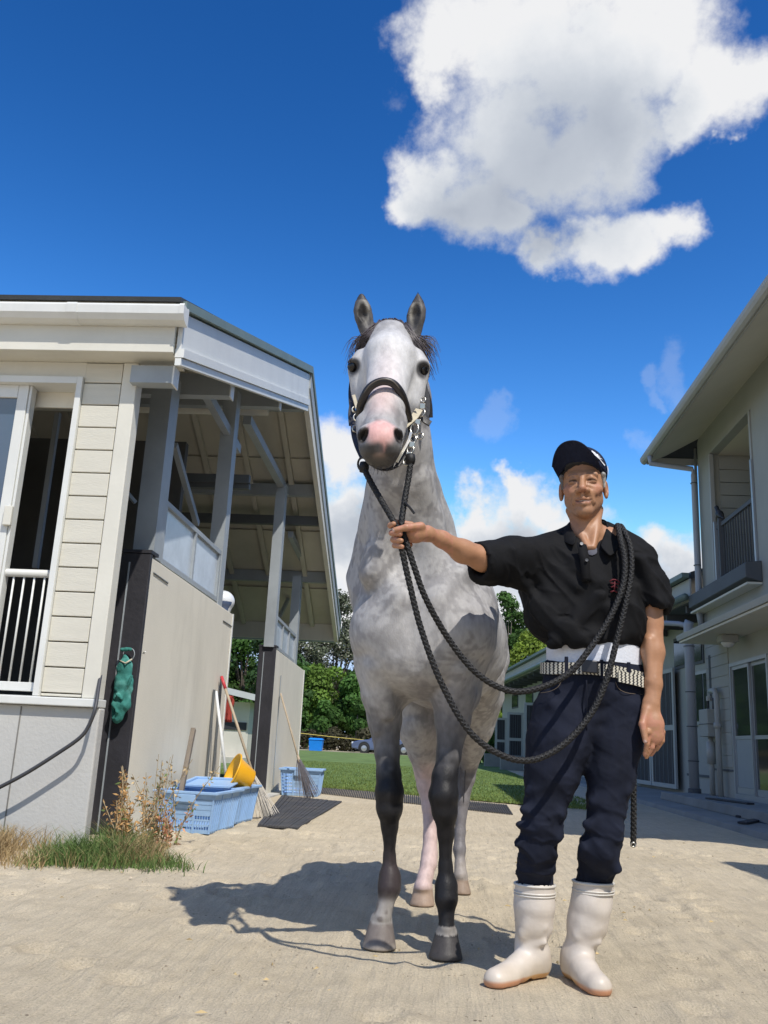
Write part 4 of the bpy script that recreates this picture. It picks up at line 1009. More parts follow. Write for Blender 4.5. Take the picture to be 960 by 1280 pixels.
# small hook on pad
h_ = atY(179, 817, 6.27); tag(MB().bar(h_, h_+Vector((.02, -.02, .012)), .012, .008).build('wall_hook', WHITE), 'tiny white hook on the black pad beside the green bag', 'hook')
# black hose across the plinth
hp = [atY(-12, 990, 5.34), atY(30, 968, 5.34), atY(70, 943, 5.34), atY(100, 922, 5.34), atY(112, 905, 5.34), atY(119, 885, 5.34), atY(123, 860, 5.42), atY(127, 835, 5.52)]
o = MB().tube(spline([p for p in hp], 6), .012, 8).build('black_hose', mat('hose_rubber', (.05, .05, .055), .5, .1), smooth=True); tag(o, 'black hose sagging diagonally across the concrete plinth of the stable', 'hose')

# ================================================================== WEEDS
M_BL = mat('weed_blade', (1, 1, 1), .8, .1, 3, 0, spec=.2, attr='Col'); add_trans(M_BL, .2)
gA = gr(-30, 1095); gB = gr(272, 1083)
def wpos(n, rs):
    u = rs.uniform(0, 1, n); x = -3.2 + u*2.12; yf = 4.55+u*.45+rs.normal(0, .08, n); yb_ = np.where(x > -2.0, 5.9, 5.40); t = rs.uniform(0, 1, n)**.9
    y = yf+(yb_-yf)*t; keep = ~((x > -1.95) & (y > 5.75 - (x+1.95)*1.1))
    P = np.stack([x, y, np.full(n, -.005)], 1); dens = vnoise(P, 3.2, 4); keep &= (rs.rand(n) < sstep(dens, .15, .6)*np.clip((1.35-(x+2.35))*1.3, .12, 1))
    return P[keep] if False else np.where(keep[:, None], P, P[np.flatnonzero(keep)[rs.randint(0, keep.sum(), n)]]+np.stack([rs.normal(0, .03, n), rs.normal(0, .03, n), 0*u], 1))
def wcol(P, rs):
    k = sstep(vnoise(P, 2.4, 9)+.35*(rs.rand(len(P))-.5)+.25*sstep(P[:, 0], -1.8, -1.4), .36, .56)[:, None]
    g_ = np.array([[.12, .19, .055]]); d_ = np.array([[.40, .29, .15]]); return (g_*k+d_*(1-k))*(.7+.6*rs.rand(len(P), 1))
o = blades('grass_patch', 16000, wpos, lambda n, rs, P: rs.uniform(.05, .19, n)*(.45+.55*sstep(P[:, 1], 4.6, 5.3))*(1-.45*sstep(P[:, 0], -1.9, -1.4))*(.5+.9*vnoise(P, 4, 2)), 0.0052, M_BL, .6, wcol, seed=8)
tag(o, 'rough green and straw coloured grass growing at the foot of the concrete plinth', 'grass', kind='stuff')
def dry_plant(c, n, hmax, label, seed, col=(.52, .31, .13), lean=(0, 0), green=.1):
    rs = np.random.RandomState(seed); e_ = empty('dry_weed', c, label, 'plant', 'dry weeds by the stable'); st = MB(); V = []; C_ = []
    for i in range(n):
        b = Vector(c)+Vector((rs.normal(0, .05), rs.normal(0, .04), 0)); h = hmax*rs.uniform(.45, 1); l_ = Vector((lean[0]+rs.normal(0, .22), lean[1]+rs.normal(0, .12), 1)).normalized()*h
        pts_ = spline([b, b+l_*.5+Vector((rs.normal(0, .01), 0, 0)), b+l_+Vector((rs.normal(0, .03), 0, -.03*h))], 5); st.tube(pts_, [.004-.0024*k/len(pts_) for k in range(len(pts_))], 4, cap=False)
        for k in range(int(34*h/hmax)+8):
            t = rs.uniform(.12, 1); p = pts_[int(t*(len(pts_)-1))]; d = rs.normal(size=3); d /= np.linalg.norm(d); s = rs.uniform(.012, .030); a_ = np.array(p)+d*.012; d2 = np.cross(d, rs.normal(size=3)); d2 /= np.linalg.norm(d2)
            V.append([a_, a_+d*s*.5+d2*s*.28, a_+d*s*1.3, a_+d*s*.5-d2*s*.28]); g_ = rs.rand() < green
            C_.append((np.array([.16, .22, .07]) if g_ else np.array(col))*rs.uniform(.6, 1.35))
    st.build('stems', mat('dry_stem', (.42, .33, .2), .85, .2, 20), e_)
    V = np.array(V); o_ = leaves_obj('leaves', V, np.array(C_), e_); o_.data.materials.clear(); o_.data.materials.append(M_BL)
dry_plant(gr(160, 1062, 0), 18, .52, 'dried brown weed in front of the black pad with curled seed stems', 31, lean=(.1, 0))
dry_plant(gr(192, 1058, 0), 14, .62, 'taller straw coloured weed against the cream wall next to the blue crate', 32, lean=(-.04, 0), col=(.55, .42, .24), green=.25)
dry_plant(gr(140, 1066, 0), 10, .34, 'low tangled brown weed beside the plinth corner', 33, lean=(.15, 0))
dry_plant(gr(208, 1060, 0), 9, .28, 'small reddish dry weed at the corner of the nearer blue crate', 34, col=(.5, .25, .14))
# ================================================================== RIGHT HOUSE
RW = mat('house_wall', (.37, .37, .33), .85, .06, 1.5, .2, 40, stain=.2, stain_col=(.3, .3, .26))
RS = mat('house_soffit', (.66, .62, .50), .85, .05, 1, .05, 30)
RT = mat('house_trim', (.40, .40, .37), .6, .06, 2, .1)
RP = mat('pipe_grey', (.36, .375, .40), .45, .06, 2, .05)
RD = mat('house_dark', (.09, .095, .10), .7, .1, 2, .1)
RG = mat('dark_glass', (.03, .035, .04), .07, .02, 1, 0, spec=.9)
ALU = mat('aluminium', (.36, .38, .39), .4, .05, 2, .03, metal=.3)
XW = 4.2; YF = 14.78; YN = 5.6; ZB = .17
HS = empty('two_storey_house', (6.5, 10, 0), 'pale two storey building with wide eaves, recessed balcony and downpipe on the right', 'house')
rec0, rec1 = 14.18, 12.12; rz0, rz1 = 3.30, 5.48
def wallb(y0, y1, z0, z1, name='wall', m_=RW, x0=XW, x1=XW+.15, par=HS): return box(name, (x0, y0, z0), (x1, y1, z1), m_, par)
wallb(YN, rec1, 2.44, 6.3); wallb(rec0, YF, 2.44, 6.3); wallb(rec1+.001, rec0-.001, rz1, 6.3); wallb(rec1+.001, rec0-.001, 2.44, rz0-.002)
dy0, dy1, dz1 = 12.04, 13.62, 2.06
wallb(YN, dy0, ZB, 2.439); wallb(dy1, YF, ZB, 2.439); wallb(dy0+.001, dy1-.001, dz1, 2.439)
box('wall', (XW+.151, YF-.15, 0), (XW+7, YF, 6.3), RW, HS)
box('wall', (XW+.151, YN, 0), (XW+7, YN+.15, 6.3), RW, HS)
box('wall', (XW+7.001, YN, 0), (XW+7.15, YF, 6.3), RW, HS)
# recess: back wall of boards, side, ceiling, floor
box('recess_wall', (XW+.151, rec0+.002, rz0), (XW+1.4, rec0+.05, rz1+.05), RW, HS)
for i in range(10):
    z0 = rz0+i*.215; box('siding_board', (XW+.16, rec0-.03, z0), (XW+1.38, rec0-.002, z0+.205), RW, HS, bevel=.004)
box('recess_wall', (XW+1.401, rec1, rz0), (XW+1.45, rec0, rz1+.05), RW, HS); box('recess_wall', (XW+.151, rec1-.05, rz0), (XW+1.4, rec1-.002, rz1+.05), RW, HS)
box('recess_ceiling', (XW+.151, rec1, rz1+.002), (XW+1.4, rec0, rz1+.05), RS, HS); box('recess_floor', (XW+.151, rec1, rz0-.05), (XW+1.4, rec0, rz0-.003), RD, HS)
for y in (rec0-.09, rec1+.03): box('corner_post', (XW-.012, y, rz0), (XW+.05, y+.06, rz1-.01), RT, HS)
# balcony ledge and railing
MB().hexa([(XW-.22, rec1-.10, 3.06), (XW-.002, rec1-.10, 3.00), (XW-.002, 14.86, 3.00), (XW-.22, 14.86, 3.06), (XW-.22, rec1-.10, 3.26), (XW-.002, rec1-.10, 3.29), (XW-.002, 14.86, 3.29), (XW-.22, 14.86, 3.26)]).build('balcony_ledge', RD, HS, bevel=.01)
box('ledge_underside', (XW-.20, rec1-.08, 2.97), (XW-.003, 14.84, 2.999), RS, HS)
rl = MB().box((XW+.0, rec1+.07, 4.17), (XW+.05, 13.95, 4.23)).build('balcony_rail', RD, HS)
for i in range(15):
    y = 12.25+i*.118; box('baluster', (XW+.015, y, 3.3), (XW+.035, y+.02, 4.168), RD, rl)
for y in (13.93, 13.70, rec1+.02): box('rail_post', (XW-.03, y, 3.27), (XW+.06, y+.06, 4.3 if y > 13 else 4.75), ALU if y != 13.70 else RD, rl)
# sloping soffit, fascia and gutter; hipped roof above
EX, EZ = 3.42, 5.60; EYF = 15.05; EYN = 4.9
zw = 5.98
MB().hexa([(EX, EYN, EZ), (XW+.1, EYN, zw), (XW+.1, EYF, zw), (EX, EYF, EZ), (EX, EYN, EZ+.03), (XW+.1, EYN, zw+.03), (XW+.1, EYF, zw+.03), (EX, EYF, EZ+.03)]).build('soffit', RS, HS)
xm = 8.0; zr = 7.6
slabv = [(EX-.05, EYN-.05, EZ+.10), (XW+8, EYN-.05, EZ+.10), (XW+8, EYF+.05, EZ+.10), (EX-.05, EYF+.05, EZ+.10)]
rv = slabv+[(6.6, 8.2, zr), (XW+5, 8.2, zr), (XW+5, 11.8, zr), (6.6, 11.8, zr)]
MB().add(rv, [(0,1,5,4), (1,2,6,5), (2,3,7,6), (3,0,4,7), (4,5,6,7)]).build('roof', BLACKM, HS)
box('fascia', (EX-.012, EYN, EZ-.03), (EX-.001, EYF, EZ+.098), RT, HS); box('fascia', (EX, EYF+.001, EZ-.02), (XW+7.5, EYF+.02, EZ+.098), RT, HS); box('end_soffit', (XW+.1, YF, EZ+.06), (XW+7.4, EYF, EZ+.09), RS, HS)
gp = [(0, .0), (-.03, -.01), (-.07, .01), (-.095, .05), (-.10, .10), (-.09, .105), (0, .105)]
n_ = len(gp); gv = [(EX-.014+a, EYN, EZ+b-.01) for a, b in gp]+[(EX-.014+a, EYF+.05, EZ+b-.01) for a, b in gp]
MB().add(gv, [(i, n_+i, n_+(i+1) % n_, (i+1) % n_) for i in range(n_)]+[tuple(range(n_)), tuple(range(n_, 2*n_))[::-1]]).build('gutter', RT, HS)
# upper downpipe
dpx = XW-.10; dpy = 14.70
u0 = Vector((EX-.05, 14.62, EZ-.02)); pts_ = [u0, u0+Vector((0, 0, -.12)), Vector((dpx-.02, dpy, 5.40)), Vector((dpx, dpy, 5.30)), Vector((dpx, dpy, 2.95)), Vector((dpx+.02, dpy, 2.75))]
MB().tube(pts_, .045, 12).build('downpipe', RP, HS, smooth=True)
for z in (5.15, 3.75): MB().torus((dpx, dpy, z), .052, .008, (0, 0, 1), 16, 6).build('pipe_clip', RD, HS)
MB().tube([(XW-.03, YF+.03, 2.6), (XW-.03, YF+.03, 5.8)], .025, 8).build('cable_duct', ALU, HS, smooth=True)
# canopy above the door
MB().hexa([(XW-.62, 9.5, 2.42), (XW-.002, 9.5, 2.50), (XW-.002, 14.1, 2.50), (XW-.62, 14.1, 2.42), (XW-.64, 9.5, 2.50), (XW-.002, 9.5, 2.60), (XW-.002, 14.1, 2.60), (XW-.64, 14.1, 2.50)]).build('canopy', RT, HS, bevel=.006)
box('canopy_soffit', (XW-.60, 9.6, 2.385), (XW-.003, 14.05, 2.415), RS, HS)
# outdoor lamp
lp = atX(912, 806, XW-.22); MB().box((XW-.36, lp.y-.12, 2.28), (XW-.12, lp.y+.12, 2.383)).build('lamp_base', RW, HS, bevel=.02); MB().lathe((XW-.24, lp.y, 2.28), [(0, -.07), (.06, -.06), (.09, -.02), (.095, 0)], 16).build('lamp_globe', WHITE, HS, smooth=True)
# sliding door: frame, two leaves with glass over panel
fr = MB(); fr.box((XW-.01, dy0, ZB), (XW+.08, dy0+.05, dz1)); fr.box((XW-.01, dy1-.05, ZB), (XW+.08, dy1, dz1)); fr.box((XW-.01, dy0+.051, dz1-.05), (XW+.08, dy1-.051, dz1)); fr.box((XW-.01, dy0+.051, ZB), (XW+.08, dy1-.051, ZB+.07))
DR = fr.build('door_frame', ALU, HS); ym = (dy0+dy1)/2
for i, (a, b) in enumerate(((ym+.002, dy1-.052), (dy0+.052, ym-.002))):
    x = XW+.01+.03*i; zc = ZB+.83; lf = MB()
    for y in (a, b-.04): lf.box((x, y, ZB+.072), (x+.028, y+.04, dz1-.052))
    lf.box((x, a+.041, ZB+.072), (x+.028, b-.041, ZB+.16)); lf.box((x, a+.041, zc-.02), (x+.028, b-.041, zc+.03)); lf.box((x, a+.041, dz1-.1), (x+.028, b-.041, dz1-.052))
    l_ = lf.build('door_leaf', ALU, DR)
box('pane', (XW+.018, ym+.044, ZB+.862), (XW+.026, dy1-.094, dz1-.102), RG, DR); box('door_panel', (XW+.018, ym+.044, ZB+.162), (XW+.026, dy1-.094, ZB+.808), mat('door_panel_grey', (.30, .33, .345), .5, .04), DR)
box('pane', (XW+.048, dy0+.094, ZB+.862), (XW+.056, ym-.044, dz1-.102), RG, DR); box('pane', (XW+.048, dy0+.094, ZB+.162), (XW+.056, ym-.044, ZB+.808), RG, DR)
# lower wall boards to read as siding, plinth line
box('plinth_trim', (XW-.012, dy1+.01, ZB+.36), (XW-.001, YF, ZB+.39), RD, HS)
for i in range(12):
    z0 = ZB+.42+i*.165; box('siding_board', (XW-.012, dy1+.02, z0), (XW-.001, YF-.005, z0+.158), RW, HS, bevel=.003)
# meter box, water pipes at the corner
mbx = atX(880, 914, XW-.10)
box('meter_box', (XW-.20, 14.15, 1.02), (XW-.013, 14.60, 1.43), RW, HS, bevel=.012)
box('meter_band', (XW-.205, 14.145, 1.20), (XW-.014, 14.605, 1.212), RD, HS)
MB().tube([(XW-.10, 13.98, ZB), (XW-.10, 13.98, 1.62), (XW-.10, 14.05, 1.70), (XW-.10, 14.3, 1.70)], .042, 10).build('vent_pipe', RT, HS, smooth=True)
MB().tube([(XW-.10, 13.98, 1.14), (XW-.10, 13.98, 1.22)], .06, 10).build('pipe_collar', RT, HS, smooth=True)
MB().tube([(XW-.11, 14.34, ZB), (XW-.11, 14.34, 1.02)], .04, 10).build('vent_pipe', RT, HS, smooth=True); MB().tube([(XW-.11, 14.34, .62), (XW-.11, 14.34, .95)], .065, 10).build('pipe_collar', RT, HS, smooth=True)
MB().tube([(XW-.08, 14.22, 1.43), (XW-.08, 14.22, 1.58), (XW-.08, 14.5, 1.60), (XW-.08, 14.5, 1.43)], .02, 8).build('water_pipe', RD, HS, smooth=True)
MB().lathe((XW-.10, 14.36, 1.60), [(.0, -.04), (.045, -.04), (.045, .03), (0, .03)], 12).build('valve', RT, HS)
box('vertical_slot', (XW-.013, 14.5, 1.62), (XW-.004, 14.62, 2.28), BLACKM, HS)
# big lower downpipe fed by the low building gutter
bp = XW-.22; by = 14.93
MB().tube([(bp, by, ZB+.02), (bp, by, 2.72), (bp+.0, by, 2.80), (bp+.02, by-.02, 2.86)], .078, 14).build('downpipe', RP, HS, smooth=True)
MB().tube([(bp-.0, by, 2.78), (bp-.1, by+.2, 2.84), (bp-.85, by+.75, 2.93)], .045, 10).build('gutter_outlet', RP, HS, smooth=True)
for z in (.65, 1.18, 1.72, 2.45): MB().torus((bp, by, z), .082, .008, (0, 0, 1), 16, 6).build('pipe_clip', RD, HS)
MB().lathe((bp, by, ZB), [(.1, -.1), (.1, .06), (.08, .07)], 14).build('pipe_shoe', RD, HS)
# bird on the balcony rail
def bird():
    c = Vector((XW+.02, 13.80, 4.30)); S_ = SDF()
    S_.el(c+Vector((0, 0, .09)), (.055, .085, .06), .02).rc(c+Vector((0, .05, .13)), c+Vector((0, .11, .21)), .04, .028, .03).sp(c+Vector((0, .13, .23)), .034, .02).rc(c+Vector((0, -.06, .06)), c+Vector((0, -.20, -.03)), .03, .012, .03, sq=((1, 0, 0), 1.6)).rc(c+Vector((0, .15, .235)), c+Vector((0, .20, .22)), .012, .004, .008)
    S_.rc(c+Vector((.02, 0, .05)), c+Vector((.02, 0, -.06)), .006, .006, .004).rc(c+Vector((-.02, 0, .05)), c+Vector((-.02, 0, -.06)), .006, .006, .004)
    o, v, f = S_.mesh('bird', .008); fin(o, mat('bird_feather', (.035, .035, .04), .6, .2, 30)); tag(o, 'dark bird perched on the balcony rail of the two storey building', 'bird')
bird()
# concrete apron in front, stepped
AP = mat('apron_concrete', (.26, .255, .235), .9, .15, 2, .3, 30, stain=.4, stain_col=(.2, .18, .14))
s1 = MB().hexa([(2.95, 4.5, -.02), (8, 4.5, -.02), (8, 34, -.02), (3.1, 34, -.02), (2.98, 4.5, .055), (8, 4.5, .055), (8, 34, .055), (3.13, 34, .055)]).build('pavement', AP, bevel=.01); tag(s1, kind='structure')
s2 = MB().hexa([(3.45, 9.0, .056), (8, 9.0, .056), (8, 14.95, .056), (3.45, 14.95, .056), (3.47, 9.0, ZB-.002), (8, 9.0, ZB-.002), (8, 14.95, ZB-.002), (3.47, 14.95, ZB-.002)]).build('doorstep', AP, bevel=.01); tag(s2, kind='structure')
s3 = MB().hexa([(2.6, 12.2, -.02), (2.95, 12.0, -.02), (3.0, 15.5, -.02), (2.5, 15.5, -.02), (2.63, 12.25, .04), (2.95, 12.05, .04), (3.0, 15.5, .04), (2.55, 15.5, .04)])
# long flat things lying on the apron
for k, (x0, y0, x1, y1) in enumerate(((900, 1003, 958, 1008), (925, 1022, 958, 1012), (928, 1030, 948, 1026))):
    a = gr(x0, y0, .06 if k else .17); b = gr(x1, y1, .06 if k else .17); d = (b-a).normalized()
    if k == 0: a, b = Vector((3.62, 12.9, ZB)), Vector((3.85, 11.9, ZB))
    o = MB().bar(a+Vector((0, 0, .012)), b+Vector((0, 0, .012)), .10, .02).build('rubber_strip', PAD, bevel=.004)
    tag(o, ('black rubber strip lying on the doorstep below the sliding door', 'longer black rubber strip lying on the apron beyond the doorstep edge', 'shortest black rubber strip lying nearest the sand on the apron')[k], 'strip')

# ================================================================== LOW STABLE behind
A = Vector((4.75, 15.3, 0)); B = Vector((2.75, 42, 0)); dW = (B-A).normalized(); nW = Vector((-dW.y, dW.x, 0))   # nW points to the left/lawn side
if nW.x > 0: nW = -nW
LS = empty('low_stable', (5, 25, 0), 'long low stable with open mesh gates running behind the man to the lawn', 'stable')
def lp_(t, off_, z): p = A+dW*t+nW*off_; return Vector((p.x, p.y, z))
LEN = (B-A).length
def lbox(name, t0, t1, o0, o1, z0, z1, m_, par=LS, **k):
    P = [lp_(t0, o0, z0), lp_(t1, o0, z0), lp_(t1, o1, z0), lp_(t0, o1, z0), lp_(t0, o0, z1), lp_(t1, o0, z1), lp_(t1, o1, z1), lp_(t0, o1, z1)]
    return MB().hexa(P).build(name, m_, par, **k)
lbox('wall', 0, LEN, 0, -.15, 0, 3.4, RW)
lbox('end_wall', 0, .15, -.151, -7, 0, 3.4, RW); lbox('end_wall', LEN-.15, LEN, -.151, -7, 0, 3.4, RW)
ez = 3.55
MB().hexa([lp_(-.4, .75, ez), lp_(LEN+.5, .75, ez), lp_(LEN+.5, -5, ez+2.0), lp_(-.4, -5, ez+2.0), lp_(-.4, .75, ez+.12), lp_(LEN+.5, .75, ez+.12), lp_(LEN+.5, -5, ez+2.15), lp_(-.4, -5, ez+2.15)]).build('roof', BLACKM, LS)
lbox('eave_fascia', -.4, LEN+.5, .78, .752, ez-.36, ez+.0, RT); lbox('eave_soffit', -.4, LEN+.5, .75, 0, ez-.38, ez-.361, RD)
for i in range(26):
    t = i*1.05; lbox('rafter', t, t+.07, .70, .02, ez-.50, ez-.382, RD)
MB().tube([lp_(-.4, .86, ez-.30), lp_(LEN+.5, .86, ez-.30)], .06, 8).build('gutter', GREEN, LS, smooth=True)
lbox('roof_edge', -.4, LEN+.5, .90, .785, ez+.02, ez+.10, GREEN)
# high windows band
for i in range(7):
    t = 1.2+i*3.5; w_ = lbox('window', t, t+1.6, .02, .001, 2.35, 2.95, RD); lbox('pane', t+.06, t+1.54, .035, .021, 2.41, 2.89, RG, w_)
# window + door next to the corner
t0 = .55; w_ = lbox('window', t0, t0+1.35, .03, .001, 1.28, 2.22, ALU)
lbox('pane', t0+.06, t0+.64, .045, .031, 1.34, 2.16, RG, w_); lbox('pane', t0+.71, t0+1.29, .045, .031, 1.34, 2.16, RG, w_)
lbox('vent', .95, 1.15, .02, .001, .55, .85, BLACKM)
lbox('plinth_trim', 0.1, 2.3, .02, .001, .38, .42, RD)
# big sliding mesh door near the man
MESH = mat('gate_mesh', (.045, .04, .04), .8, .3, 60, .1)
def gate(c, d, w, h, zb, label, sub=LS):
    """a framed mesh gate starting at c along direction d"""
    d = d.normalized(); n_ = Vector((-d.y, d.x, 0))*.02; g_ = MB()
    def hb(u0, u1, z0, z1, k=1.0): 
        a = c+d*u0; b = c+d*u1; g_.hexa([(*(a-n_*k).xy, z0), (*(b-n_*k).xy, z0), (*(b+n_*k).xy, z0), (*(a+n_*k).xy, z0), (*(a-n_*k).xy, z1), (*(b-n_*k).xy, z1), (*(b+n_*k).xy, z1), (*(a+n_*k).xy, z1)])
    hb(0, .09, zb, zb+h); hb(w-.09, w, zb, zb+h); hb(.091, w-.091, zb+h-.08, zb+h); hb(.091, w-.091, zb, zb+.08); hb(.091, w-.091, zb+h*.5-.05, zb+h*.5+.05)
    e_ = empty('mesh_gate', (c.x, c.y, zb), label, 'gate', 'mesh gates of the low stable')
    g_.build('gate_frame', RT, e_)
    for z0, z1 in ((zb+.081, zb+h*.5-.051), (zb+h*.5+.051, zb+h-.081)):
        g_ = MB(); hb(.092, w-.092, z0, z1, .3); g_.build('mesh_panel', MESH, e_)
        g2 = MB(); 
        for i in range(5):
            u = .092+(w-.184)*(i+.5)/5; a = c+d*u; g2.box((a.x-.008, a.y-.03, z0), (a.x+.008, a.y+.03, z1))
        g2.build('gate_bars', RD, e_)
gate(lp_(2.55, .12, 0), dW, 1.5, 2.25, .12, 'dark mesh sliding door seen between the man\'s arm and the window of the low stable')
gate(lp_(4.1, .12, 0), dW, 1.5, 2.25, .12, 'second mesh sliding door of the low stable, mostly behind the man')
for k, (x0, x1, yt, yb_, Y, lab) in enumerate(((655, 690, 878, 968, 29.5, 'nearest open mesh gate standing out from the low stable beside the man\'s leg'),
                                        (634, 655, 890, 962, 33.5, 'middle open mesh gate standing out from the low stable'),
                                        (619, 634, 897, 956, 38.0, 'farthest open mesh gate at the end of the low stable'))):
    a = atY(x0, yt, Y); b = atY(x1, yt, Y); gate(Vector((a.x, Y, 0)), Vector((1, 0.05, 0)), b.x-a.x, a.z-.1, .1, lab)
    lbox('gate_wall', Y-16.4, Y-16.2, .1, 1.4 if k else 1.2, .0, .5, AP)
# neighbouring house outside the frame on the right; only its shadow reaches the picture
NH = empty('neighbour_house', (7, 0, 0), 'grey rendered house standing just beyond the right edge of the view', 'house')
cxr, cyr = 1.98+.40*5.2, 6.85-.62*5.2
box('wall', (cxr+.6, -8, 0), (cxr+7, cyr-.5, 5.1), RW, NH); MB().hexa([(cxr, -8.5, 5.1), (cxr+8, -8.5, 5.1), (cxr+8, cyr, 5.1), (cxr, cyr, 5.1), (cxr, -8.5, 5.2), (cxr+8, -8.5, 5.2), (cxr+8, cyr, 5.2), (cxr, cyr, 5.2)]).build('roof', BLACKM, NH)
for y in (-6, -3.5, -1): wq = MB().box((cxr+.57, y, 1), (cxr+.6-.002, y+1.2, 2.2)).build('window', ALU, NH); MB().box((cxr+.55, y+.08, 1.08), (cxr+.568, y+1.12, 2.12)).build('pane', RG, wq)
# ================================================================== HORSE
HO = Vector((-0.078, 3.385, 0)); HB = Vector((.10, .995, 0)).normalized(); HU = Vector((HB.y, -HB.x, 0))
def hl(lat, s, z): p = HO+HU*lat+HB*s; return (p.x, p.y, z)
HBn = (HB.x, HB.y, 0)
def build_horse():
    S = SDF()
    # --- trunk
    S.el(hl(.012, .03, 1.13), (.205, .24, .27), .07)
    S.rc(hl(.0, -.01, 1.30), hl(.0, -.02, 1.12), .165, .17, .09)
    for s in (-1, 1):
        S.el(hl(.10*s, -.135, 1.10), (.105, .10, .135), .08)
        S.rc(hl(.158*s+.006, -.08, 1.10), hl(.115*s, .25, 1.40), .105, .085, .09)
        S.rc(hl(.15*s, -.02, 1.05), hl(.13*s, .05, .88), .105, .085, .06)
    S.el(hl(0, -.06, .985), (.16, .16, .11), .06)
    S.rc(hl(0, .10, 1.17), hl(-.01, .72, 1.15), .265, .28, .08)
    S.rc(hl(0, .72, 1.15), hl(-.01, 1.12, 1.24), .28, .23, .08)
    S.rc(hl(0, .28, 1.44), hl(0, .62, 1.40), .10, .09, .10)
    S.rc(hl(0, .80, 1.33), hl(0, 1.22, 1.33), .18, .20, .08)
    for s in (-1, 1): S.el(hl(.125*s-.01, 1.17, 1.22), (.135, .22, .26), .07)
    S.rc(hl(.0, -.30, 1.18), hl(.0, -.25, .96), .018, .018, .04, sub=True)          # groove between the breast muscles
    for s in (-1, 1):
        S.rc(hl(.17*s, -.12, 1.34), hl(.07*s, -.20, 1.20), .03, .03, .07)
        S.rc(hl(.15*s, -.13, .96), hl(.115*s, -.05, .80), .045, .030, .03)
        S.rc(hl(.175*s, -.10, .98), hl(.15*s, -.03, .74), .03, .02, .03)
    # --- neck (oval, deeper than wide)
    nk = C([(506, 720, 3.50, 146), (508, 668, 3.40, 116), (505, 632, 3.30, 89), (502, 598, 3.22, 76), (499, 560, 3.15, 71), (497, 500, 3.09, 74), (491, 445, 3.05, 72)])
    S.chain(nk, .06, sq=(HBn, 1.25))
    for dx in (-20, 20):   # long muscles either side of the windpipe
        S.chain(C([(506+dx, 600, 3.13, 26), (510+dx*1.3, 650, 3.22, 34), (508+dx*1.9, 715, 3.24, 44)]), .03)
    # --- fore legs
    fl_ = C([(477, 830, 3.40, 70), (477, 866, 3.41, 52), (481, 900, 3.43, 42), (484, 940, 3.42, 31), (486, 968, 3.40, 32), (487, 990, 3.385, 37), (487, 1010, 3.39, 33), (487, 1032, 3.41, 21), (487, 1070, 3.43, 17.5), (487, 1096, 3.43, 25), (486, 1110, 3.42, 26), (482, 1128, 3.41, 21), (478, 1146, 3.40, 25)])
    fr_ = C([(566, 830, 3.34, 74), (567, 866, 3.35, 56), (566, 900, 3.36, 44), (561, 945, 3.35, 30), (556, 970, 3.33, 33), (555, 994, 3.315, 38), (556, 1014, 3.32, 32), (557, 1042, 3.34, 21), (557, 1082, 3.35, 18), (558, 1108, 3.35, 27), (558, 1124, 3.34, 28), (558, 1142, 3.33, 22), (558, 1160, 3.32, 26)])
    hl_ = C([(520, 872, 4.36, 80), (524, 905, 4.33, 54), (528, 938, 4.40, 38), (533, 966, 4.47, 30), (534, 982, 4.47, 27), (537, 1010, 4.45, 19), (538, 1045, 4.42, 17.5), (537, 1068, 4.39, 21), (536, 1079, 4.37, 22), (532, 1094, 4.34, 18), (529, 1108, 4.32, 22)])
    hr_ = C([(590, 872, 4.62, 80), (590, 905, 4.66, 52), (588, 932, 4.74, 36), (585, 955, 4.85, 26), (583, 972, 4.85, 24), (578, 1000, 4.83, 17), (575, 1040, 4.8, 14), (574, 1062, 4.77, 18), (575, 1080, 4.74, 14), (576, 1094, 4.72, 17)])
    for ch in (fl_, fr_, hl_, hr_):
        for i in range(len(ch)):
            if i > 2: ch[i] = (ch[i][0], ch[i][1]*((1.0 if i in (9, 10) else .86) if i > 6 else (.92 if i > 3 else .97)))
    for ch in (fl_, fr_): S.chain(ch, .016, sq=(HBn, 1.2))
    for ch in (hl_, hr_): S.chain(ch, .016, sq=(HBn, 1.35))
    # elbows, knees, hocks, tendons
    for ch in (fl_, fr_):
        e_ = ch[1][0]; S.rc(e_+Vector((0, .10, .06)), ch[2][0]+Vector((0, .03, 0)), .055, .03, .04)
        k_ = ch[5][0]; S.sp(k_+Vector((-.016, -.022, -.006)), .020, .018).sp(k_+Vector((.018, -.020, -.012)), .019, .018); S.rc(ch[2][0]+Vector((.012, -.03, 0)), ch[4][0]+Vector((.008, -.022, 0)), .016, .010, .02).rc(ch[2][0]+Vector((-.02, -.022, 0)), ch[4][0]+Vector((-.014, -.018, 0)), .016, .008, .02).sp(k_+Vector((0, .035, -.01)), .024, .02)
        S.rc(ch[6][0]+Vector((0, .032, 0)), ch[9][0]+Vector((0, .034, 0)), .011, .011, .008)
        S.sp(ch[10][0]+Vector((0, .03, -.01)), .024, .02)
    for ch in (hl_, hr_):
        h_ = ch[3][0]; S.rc(h_+Vector((0, .06, .05)), h_+Vector((0, .03, -.05)), .020, .026, .03); S.rc(ch[1][0]+Vector((0, .10, .05)), h_+Vector((0, .065, .05)), .05, .014, .04)
        S.rc(h_+Vector((0, .045, -.05)), ch[7][0]+Vector((0, .03, 0)), .013, .013, .012)
    # stifles / thighs
    S.rc(hl(-.13, 1.08, 1.12), hl_[1][0], .15, .075, .07); S.rc(hl(.14, 1.12, 1.12), hr_[1][0], .15, .08, .07)
    S.rc(hl(.175, .98, 1.02), hr_[1][0]+Vector((.0, -.02, .04)), .10, .075, .06)
